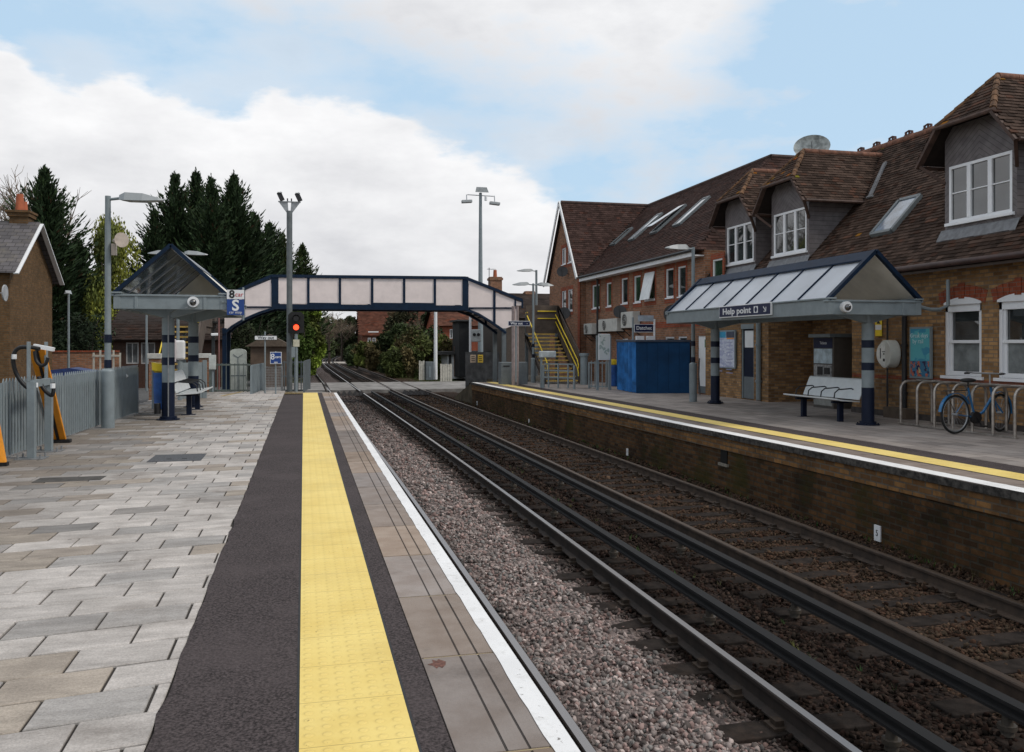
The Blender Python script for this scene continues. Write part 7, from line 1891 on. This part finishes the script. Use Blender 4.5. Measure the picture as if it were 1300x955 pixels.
# ================================================================= vegetation
def leafmat(name, col, var=.5, spec=.15):
    m, nt, b = _nt(name); g = geo(nt); at = nt.nodes.new('ShaderNodeAttribute'); at.attribute_name = 'Col'
    L(nt, mixc(nt, 1, col, at.outputs['Color'], 'MULTIPLY'), b.inputs['Base Color']); b.inputs['Roughness'].default_value = .75; b.inputs['Specular IOR Level'].default_value = spec
    return m
LEAF = leafmat('leaf', (1.0, 1.0, 1.0)); NEED = leafmat('needle', (1.0, 1.0, 1.0))
BARK = mat('bark', (.055, .042, .032), .95, var=.4, vs=5, bump=.6, bs=14)
BARKP = mat('pale_twig', (.14, .105, .075), .95, var=.3)
def npmesh(name, V, Fv, C, m_, parent):
    """V (n,3) world, Fv (f,k) index, C (f,3)"""
    org = ORG[parent.name]; me = bpy.data.meshes.new(name); k = Fv.shape[1]
    V = V - np.array(org)
    me.vertices.add(len(V)); me.vertices.foreach_set('co', V.reshape(-1).astype(np.float32))
    me.loops.add(Fv.size); me.loops.foreach_set('vertex_index', Fv.reshape(-1).astype(np.int32))
    me.polygons.add(len(Fv)); me.polygons.foreach_set('loop_start', (np.arange(len(Fv)) * k).astype(np.int32)); me.polygons.foreach_set('loop_total', np.full(len(Fv), k, np.int32))
    me.update(calc_edges=True)
    buf = np.ones((len(Fv), k, 4), np.float32); buf[:, :, :3] = C[:, None, :]
    ca = me.color_attributes.new('Col', 'FLOAT_COLOR', 'CORNER'); ca.data.foreach_set('color', buf.reshape(-1))
    o = bpy.data.objects.new(name, me); COL.objects.link(o); me.materials.append(m_); o.parent = parent; ORG[o.name] = org
    return o
def conifer(x, y, zb, H, R, label, col=(.026, .044, .020), n=420, seed=0, group='dark conifers behind the left platform', up=.45, lean=0):
    rg = np.random.default_rng(seed); t = thing('conifer_tree', (x, y, zb), label, 'tree', group)
    MB().tube([(x, y, zb), (x + lean * .5, y, zb + H * .5), (x + lean, y, zb + H * .97)], [R * .07 + .1, R * .05, .03], 8).build('trunk', BARK, t, smooth=60)
    V = []; Fq = []; C = []
    def blade(p, d, ln, w, c):
        up_ = np.array([0, 0, 1.0]); s = np.cross(d, rg.normal(size=3)); s /= (np.linalg.norm(s) + 1e-6); s *= w
        k = len(V); V.extend([p - s * .5, p + d * ln * .45 - s, p + d * ln, p + d * ln * .45 + s]); Fq.append((k, k + 1, k + 2, k + 3)); C.append(c)
    for i in range(n):
        h = rg.uniform(.02, .985) ** .82; az = rg.uniform(0, 2 * pi)
        prof = (1 - math.exp(-((1 - h) ** 1.12) * 2.5)) * (.40 + 1.0 * rg.random() ** 2.2)
        Lb = max(R * prof, .28); base = np.array([x + lean * h, y, zb + H * h * .95]); e = .28 + .75 * h * h + rg.normal() * .14
        d = np.array([cos(az) * cos(e), sin(az) * cos(e), sin(e)]); sd = np.array([-sin(az), cos(az), 0.0])
        nb = int(8 + Lb * 9); tone = rg.uniform(.55, 1.5)
        for k in range(nb):
            s_ = (k + rg.random()) / nb
            if s_ < .2: continue
            p = base + d * (s_ * Lb) + np.array([0, 0, .28 * Lb * s_ * s_]) + rg.normal(size=3) * .07
            be = rg.uniform(.25, .75) * (1 if rg.random() < .5 else -1)
            dd = d * cos(be) + sd * sin(be) + np.array([0, 0, .35 * s_ + rg.normal() * .12]); dd /= np.linalg.norm(dd)
            sh = tone * rg.uniform(.7, 1.35)
            blade(p, dd, (.22 + .34 * Lb * (1 - s_) ** .8) * rg.uniform(.7, 1.2), rg.uniform(.045, .085), (col[0] * sh, col[1] * sh, col[2] * sh) if rg.random() > .03 else (.05, .03, .015))
        tip = base + d * Lb + np.array([0, 0, .28 * Lb])
        for _ in range(2): dd = d + np.array([0, 0, .45]) + rg.normal(size=3) * .08; dd /= np.linalg.norm(dd); blade(tip - dd * .25, dd, .5 + .1 * Lb, .045, (col[0] * 1.5, col[1] * 1.5, col[2] * 1.2))
    for k in range(26):
        zz = zb + H * (.9 + .1 * k / 26); az = rg.uniform(0, 6.28); dd = np.array([cos(az) * .5, sin(az) * .5, 1.0]); dd /= np.linalg.norm(dd); blade(np.array([x + lean, y, zz - .25]), dd, .55 * (1.25 - k / 26), .05, col)
    npmesh('crown', np.array(V), np.array(Fq), np.array(C), NEED, t)
    return t
def leafy(x, y, zb, H, W, label, col, name='broadleaf_tree', n=7000, seed=0, leaf=.16, clumps=26, trunk=True, group=None, droop=False, cz=.6, ch=.45, D=None, cat='tree', twigs=0, col2=None):
    rg = np.random.default_rng(seed); t = thing(name, (x, y, zb), label, cat, group); D = D or W
    if trunk:
        m = MB(); m.tube([(x, y, zb), (x + .1, y, zb + H * .35), (x - .1, y + .1, zb + H * .6)], [H * .03 + .05, H * .02 + .03, H * .012 + .02], 8)
        for k in range(7):
            az = k * 0.9; s = zb + H * rg.uniform(.25, .5); m.tube([(x, y, s), (x + cos(az) * W * .25, y + sin(az) * D * .25, s + H * .18), (x + cos(az) * W * .38, y + sin(az) * D * .38, s + H * .36)], [H * .012 + .02, H * .008 + .01, .01], 6)
        m.build('trunk', BARK, t, smooth=60)
    cc_ = []
    for k in range(clumps):
        v = rg.normal(size=3); v /= np.linalg.norm(v); rr = rg.uniform(.35, 1) ** .5
        cc_.append((x + v[0] * W * .5 * rr * .8, y + v[1] * D * .5 * rr * .8, zb + H * (cz + v[2] * ch * rr), rg.uniform(.16, .30) * min(W, H), rg.uniform(.6, 1.45)))
    cs = np.array(cc_); idx = rg.integers(0, clumps, n); v = rg.normal(size=(n, 3)); v /= np.linalg.norm(v, axis=1)[:, None]; rr = rg.uniform(.2, 1, n) ** .45
    P = cs[idx, :3] + v * (cs[idx, 3] * rr)[:, None] * np.array([1, 1, 1.0 if not droop else 2.2])
    P[:, 2] = np.maximum(P[:, 2], zb + .05)
    a = rg.normal(size=(n, 3)); a /= np.linalg.norm(a, axis=1)[:, None]
    if droop: a[:, 2] = -2.5; a /= np.linalg.norm(a, axis=1)[:, None]
    b_ = np.cross(a, rg.normal(size=(n, 3))); b_ /= np.linalg.norm(b_, axis=1)[:, None]
    s = leaf * rg.uniform(.5, 1.3, n)[:, None]; V = np.stack([P - a * s, P - b_ * s * .45, P + a * s, P + b_ * s * .45], 1).reshape(-1, 3)
    sh = (cs[idx, 4] * rg.uniform(.6, 1.4, n))[:, None]; base = np.array(col)[None] * np.ones((n, 1))
    if col2 is not None: mk = rg.random(clumps)[idx] < .35; base[mk] = col2
    npmesh('crown' if trunk else 'foliage', V, np.arange(n * 4).reshape(-1, 4), base * sh, LEAF, t)
    if not trunk:
        m = MB()
        for k in range(9): az = rg.uniform(0, 6.28); m.tube([(x + rg.normal() * W * .12, y, zb), (x + cos(az) * W * .3, y + sin(az) * D * .3, zb + H * rg.uniform(.5, .95))], [.05, .015], 5)
        m.build('stem', BARK, t)
    return t
def bare(x, y, zb, H, W, label, seed=0, m_=None, n=16, group='bare branched trees'):
    rg = random.Random(seed); t = thing('bare_tree', (x, y, zb), label, 'tree', group); m = MB(); tw = MB()
    m.tube([(x, y, zb), (x, y, zb + H * .5)], [H * .022, H * .014], 7)
    def br(p, d, L_, r_, dep):
        q = p + d * L_; (m if dep < 2 else tw).tube([p, p.lerp(q, .5) + Vector((rg.gauss(0, 1), rg.gauss(0, 1), 0)) * L_ * .05, q], [r_, r_ * .75, r_ * .5], 4 if dep else 5, False)
        if dep >= 4: return
        for _ in range(4 if dep < 3 else 4):
            nd = (d + Vector((rg.gauss(0, .5), rg.gauss(0, .5), rg.gauss(.1, .35)))).normalized(); br(p + d * L_ * rg.uniform(.45, 1), nd, L_ * rg.uniform(.5, .75), r_ * .55, dep + 1)
    for k in range(7): az = k * .9 + rg.random(); br(Vector((x, y, zb + H * rg.uniform(.25, .5))), Vector((cos(az) * W / H, sin(az) * W / H, 1)).normalized(), H * .27, H * .009, 1)
    m.build('trunk', m_ or BARK, t); tw.build('twigs', BARKP, t, recalc=False)
    return t
ci = 0
def C_(px, ytop, wpx, zd, label, **k):
    global ci
    ci += 1; p = AZ(px, ytop, zd); zb = -1.3; R = 1.25 * wpx * zd / F_PX; k['n'] = int(k.get('n', 400) * 1.5)
    return conifer(p.x, p.y, zb, p.z - zb, R, label, seed=ci, **k)
C_(57, 204, 60, 52, 'tall dark conifer with feathery boughs rising beside the brick house', n=620)
C_(100, 300, 45, 56, 'lower dark conifer filling in right of the tall one by the house', n=320)
C_(222, 212, 55, 62, 'first of the pointed conifers above the left canopy, left edge of the group', n=560)
C_(196, 262, 40, 60, 'shorter conifer at the left foot of the conifer group', n=300)
C_(249, 208, 50, 66, 'tallest slender conifer in the middle of the group above the left canopy', n=560)
C_(268, 216, 46, 61, 'conifer just right of the tallest one in the group', n=520)
C_(297, 212, 60, 64, 'broad pointed conifer at the right of the group above the left canopy', n=620)
C_(322, 262, 58, 68, 'rounded dark conifer between the group and the camera mast', n=360, col=(.018, .032, .014))
C_(342, 276, 50, 72, 'narrow dark conifer just left of the camera mast', n=330)
C_(358, 292, 42, 74, 'small green conifer behind the camera mast', n=300, col=(.035, .045, .014))
C_(384, 305, 30, 84, 'conifer just right of the camera mast above the bridge rail', n=360, col=(.028, .044, .015))
def LT(px, yt, yb, wpx, zd, label, col, **k):
    p = AZ(px, yt, zd); q = AZ(px, yb, zd); zb = min(q.z, -.9) if k.pop('ground', True) else q.z; W = wpx * zd / F_PX
    return leafy(p.x, p.y, zb, p.z - zb, W, label, col, seed=int(px * 7 + yt), **k)
LT(140, 296, 470, 70, 54, 'weeping yellow green willow between the two conifer clumps', (.15, .16, .028), n=26000, droop=True, leaf=.11, cz=.55, ch=.42, col2=(.10, .12, .03))
bare(*AZ(8, 300, 60).xy, -1.3, AZ(8, 205, 60).z + 1.3, 6, 'bare brown tree rising behind the chimney at the left edge', 3)
bare(*AZ(46, 300, 66).xy, -1.3, AZ(46, 226, 66).z + 1.3, 5, 'bare tree between the chimney and the tall conifer', 5)
def BU(px, yt, wpx, zd, label, col, H=None, **k):
    p = AZ(px, yt, zd); zb = -1.25; W = wpx * zd / F_PX
    k.setdefault('leaf', .13 * zd / 55); k.setdefault('n', 5500)
    return leafy(p.x, p.y, zb, p.z - zb, W, label, col, name='shrub', trunk=False, seed=int(px * 3 + zd), cz=.48, ch=.46, cat='shrub', **k)
BU(100, 400, 90, 42, 'dark evergreen shrub behind the garden wall below the tall conifer', (.016, .026, .012), n=8000)
BU(180, 405, 90, 50, 'dark shrub in front of the dark brick house roof', (.018, .026, .012))
BU(318, 398, 80, 60, 'broad dark shrub seen under the left arch of the footbridge', (.018, .026, .012), n=9000)
BU(300, 410, 70, 56, 'dark shrub behind the white cabinet', (.022, .03, .012))
BU(225, 385, 90, 57, 'dark undergrowth shrub at the foot of the conifer group', (.014, .022, .011), n=7000)
BU(270, 380, 90, 58, 'dark shrub behind the left hand staircase', (.016, .024, .011), n=7000)
# trees along the line beyond the crossing
G1, G2, G3 = (.17, .23, .035), (.10, .12, .03), (.036, .052, .019)
LT(396, 382, 455, 34, 66, 'fresh green leafy tree just right of the signal', G1, n=9000, leaf=.22, cz=.5, ch=.5, col2=G2)
LT(380, 386, 458, 30, 60, 'darker leafy tree behind the signal head', (.06, .095, .02), n=7000, leaf=.2, cz=.5, ch=.5)
LT(412, 402, 452, 30, 150, 'mid green tree at the bend of the line', (.075, .095, .04), n=6000, leaf=.28, cz=.5, ch=.5)
LT(428, 408, 452, 30, 170, 'olive brown tree at the far bend of the line', (.07, .065, .035), n=5000, leaf=.4, cz=.5, ch=.5)
LT(444, 400, 452, 26, 130, 'tall ivy covered tree left of the orange red house', (.035, .045, .02), n=5000, leaf=.3, cz=.5, ch=.5)
LT(402, 415, 452, 40, 200, 'far tree closing the end of the railway line', (.055, .06, .035), n=4000, leaf=.5, cz=.5, ch=.5)
bare(*AZ(418, 300, 110).xy, -1.3, AZ(418, 384, 110).z + 1.3, 7, 'bare pale tree over the bend of the line', 9)
bare(*AZ(434, 300, 125).xy, -1.3, AZ(434, 386, 125).z + 1.3, 8, 'bare pale tree right of the one over the bend', 10)
LT(515, 392, 455, 50, 105, 'tall mixed tree behind the shrubs between the two red houses', (.05, .05, .026), n=8000, leaf=.25, cz=.5, ch=.5, col2=(.075, .055, .03))
LT(548, 394, 455, 36, 98, 'dark tree closing the gap behind the tall white pole', (.03, .04, .018), n=6000, leaf=.22, cz=.5, ch=.5)
bare(*AZ(528, 300, 76).xy, -1.3, AZ(528, 398, 76).z + 1.3, 4, 'bare twiggy tree among the shrubs right of the tracks', 12)
for i, (px, yt, w, zd, lab, col) in enumerate(((452, 438, 26, 100, 'farthest dark shrub right of the tracks', G3), (468, 436, 34, 92, 'olive shrub right of the tracks before the orange red house', G2), (487, 428, 42, 82, 'brownish shrub right of the tracks', (.085, .07, .03)), (503, 408, 44, 76, 'tallest dark ivy shrub right of the tracks', G3), (524, 420, 52, 70, 'green and brown shrub beside the lineside cabinet', (.07, .085, .025)), (545, 412, 48, 72, 'dark leafy shrub behind the tall white pole', G3), (566, 426, 36, 70, 'shrub behind the white picket fence', G2), (508, 440, 60, 66, 'low front shrub with ivy at the track side', (.06, .075, .022)))):
    BU(px, yt, w, zd, lab, col, n=7500, col2=(.10, .08, .035))
# rough grass verge right of the line
vg = MB(); rg_ = random.Random(4)
for i in range(9000):
    Y = rg_.uniform(57, 120); X = off(Y) + 7.3 + abs(rg_.gauss(0, 1.2)); h = rg_.uniform(.08, .3)
    vg.add([(X, Y, -1.3), (X + .05, Y, -1.3), (X + rg_.uniform(-.08, .1), Y, -1.25 + h)], [(0, 1, 2)], (.05 * rg_.uniform(.5, 1.6), .055 * rg_.uniform(.5, 1.6), .02))
tag(vg.build('verge_grass', LEAF, attr=True, recalc=False), 'rough grass on the verge right of the line', kind='stuff')
# distant wood closing the horizon
def wood(x0, x1, y, H, lab, col, seed, n=14000):
    rg = np.random.default_rng(seed); X = rg.uniform(x0, x1, n); top = H * (.65 + .35 * np.sin(X * .11 + seed) * np.sin(X * .043)); Z = -1.3 + top * rg.uniform(0, 1, n) ** .8; Yy = y + rg.uniform(0, 14, n)
    P = np.stack([X, Yy, Z], 1); a = rg.normal(size=(n, 3)); a /= np.linalg.norm(a, axis=1)[:, None]; b_ = np.cross(a, rg.normal(size=(n, 3))); b_ /= np.linalg.norm(b_, axis=1)[:, None]
    s = rg.uniform(.7, 1.6, n)[:, None]; V = np.stack([P - a * s, P - b_ * s * .6, P + a * s, P + b_ * s * .6], 1).reshape(-1, 3)
    me = bpy.data.objects.new('tmp', None); ORG['tmp'] = Vector((0, 0, 0)); r = thing('tmp', (0, 0, 0), None, None)
    o = npmesh('distant_wood', V, np.arange(n * 4).reshape(-1, 4), np.array(col)[None] * rg.uniform(.5, 1.5, (n, 1)), LEAF, r); o.parent = None; bpy.data.objects.remove(r); bpy.data.objects.remove(me)
    tag(o, lab, kind='stuff')
wood(-160, 40, 260, 10, 'distant wood across the end of the line', (.05, .055, .035), 2)
wood(30, 300, 230, 8, 'distant wood behind the right hand houses', (.045, .05, .03), 5)
wood(-160, -30, 120, 6, 'distant wood behind the left houses', (.03, .035, .02), 8, 8000)

# ================================================================= give every separate piece its own object
def split_pieces(o):
    me = o.data; n = len(me.vertices); par = list(range(n))
    def fd(a):
        while par[a] != a: par[a] = par[par[a]]; a = par[a]
        return a
    for e in me.edges:
        a, b_ = fd(e.vertices[0]), fd(e.vertices[1])
        if a != b_: par[a] = b_
    isl = {}
    for i in range(n): isl.setdefault(fd(i), []).append(i)
    bx = [([min(me.vertices[i].co[k] for i in v) - .011 for k in range(3)], [max(me.vertices[i].co[k] for i in v) + .011 for k in range(3)], v) for v in isl.values()]
    g = list(range(len(bx)))
    def fg(a):
        while g[a] != a: a = g[a]
        return a
    for i in range(len(bx)):
        for j in range(i):
            if all(bx[i][0][k] < bx[j][1][k] and bx[j][0][k] < bx[i][1][k] for k in range(3)): g[fg(i)] = fg(j)
    cl = {}
    for i in range(len(bx)): cl.setdefault(fg(i), []).extend(bx[i][2])
    if len(cl) < 2: return
    for q, vs in enumerate(list(cl.values())[1:] + [list(cl.values())[0]]):
        keep = set(vs); m2 = me.copy(); bm = bmesh.new(); bm.from_mesh(m2); bm.verts.ensure_lookup_table()
        bmesh.ops.delete(bm, geom=[v for v in bm.verts if v.index not in keep], context='VERTS'); bm.to_mesh(m2); bm.free()
        if q == len(cl) - 1: o.data = m2
        else: c = o.copy(); c.data = m2; COL.objects.link(c)
SPLIT = {'navy_band', 'dormer_cheek', 'gable_verge', 'glazing_bar', 'arch_rib', 'bracket', 'grip', 'barge_board', 'bargeboard', 'baluster', 'window_bar', 'hip_tiles', 'parapet_post', 'lamp', 'white_tape', 'clip', 'bracket_arm', 'trespass_guard', 'red_brick_dressing', 'black_downpipe', 'bottom_girder', 'pipe'}
import re as _re
for o in list(COL.objects):
    if o.type == 'MESH' and o.parent is not None and _re.sub(r'\.\d+$', '', o.name) in SPLIT and o.data.users == 1: split_pieces(o)
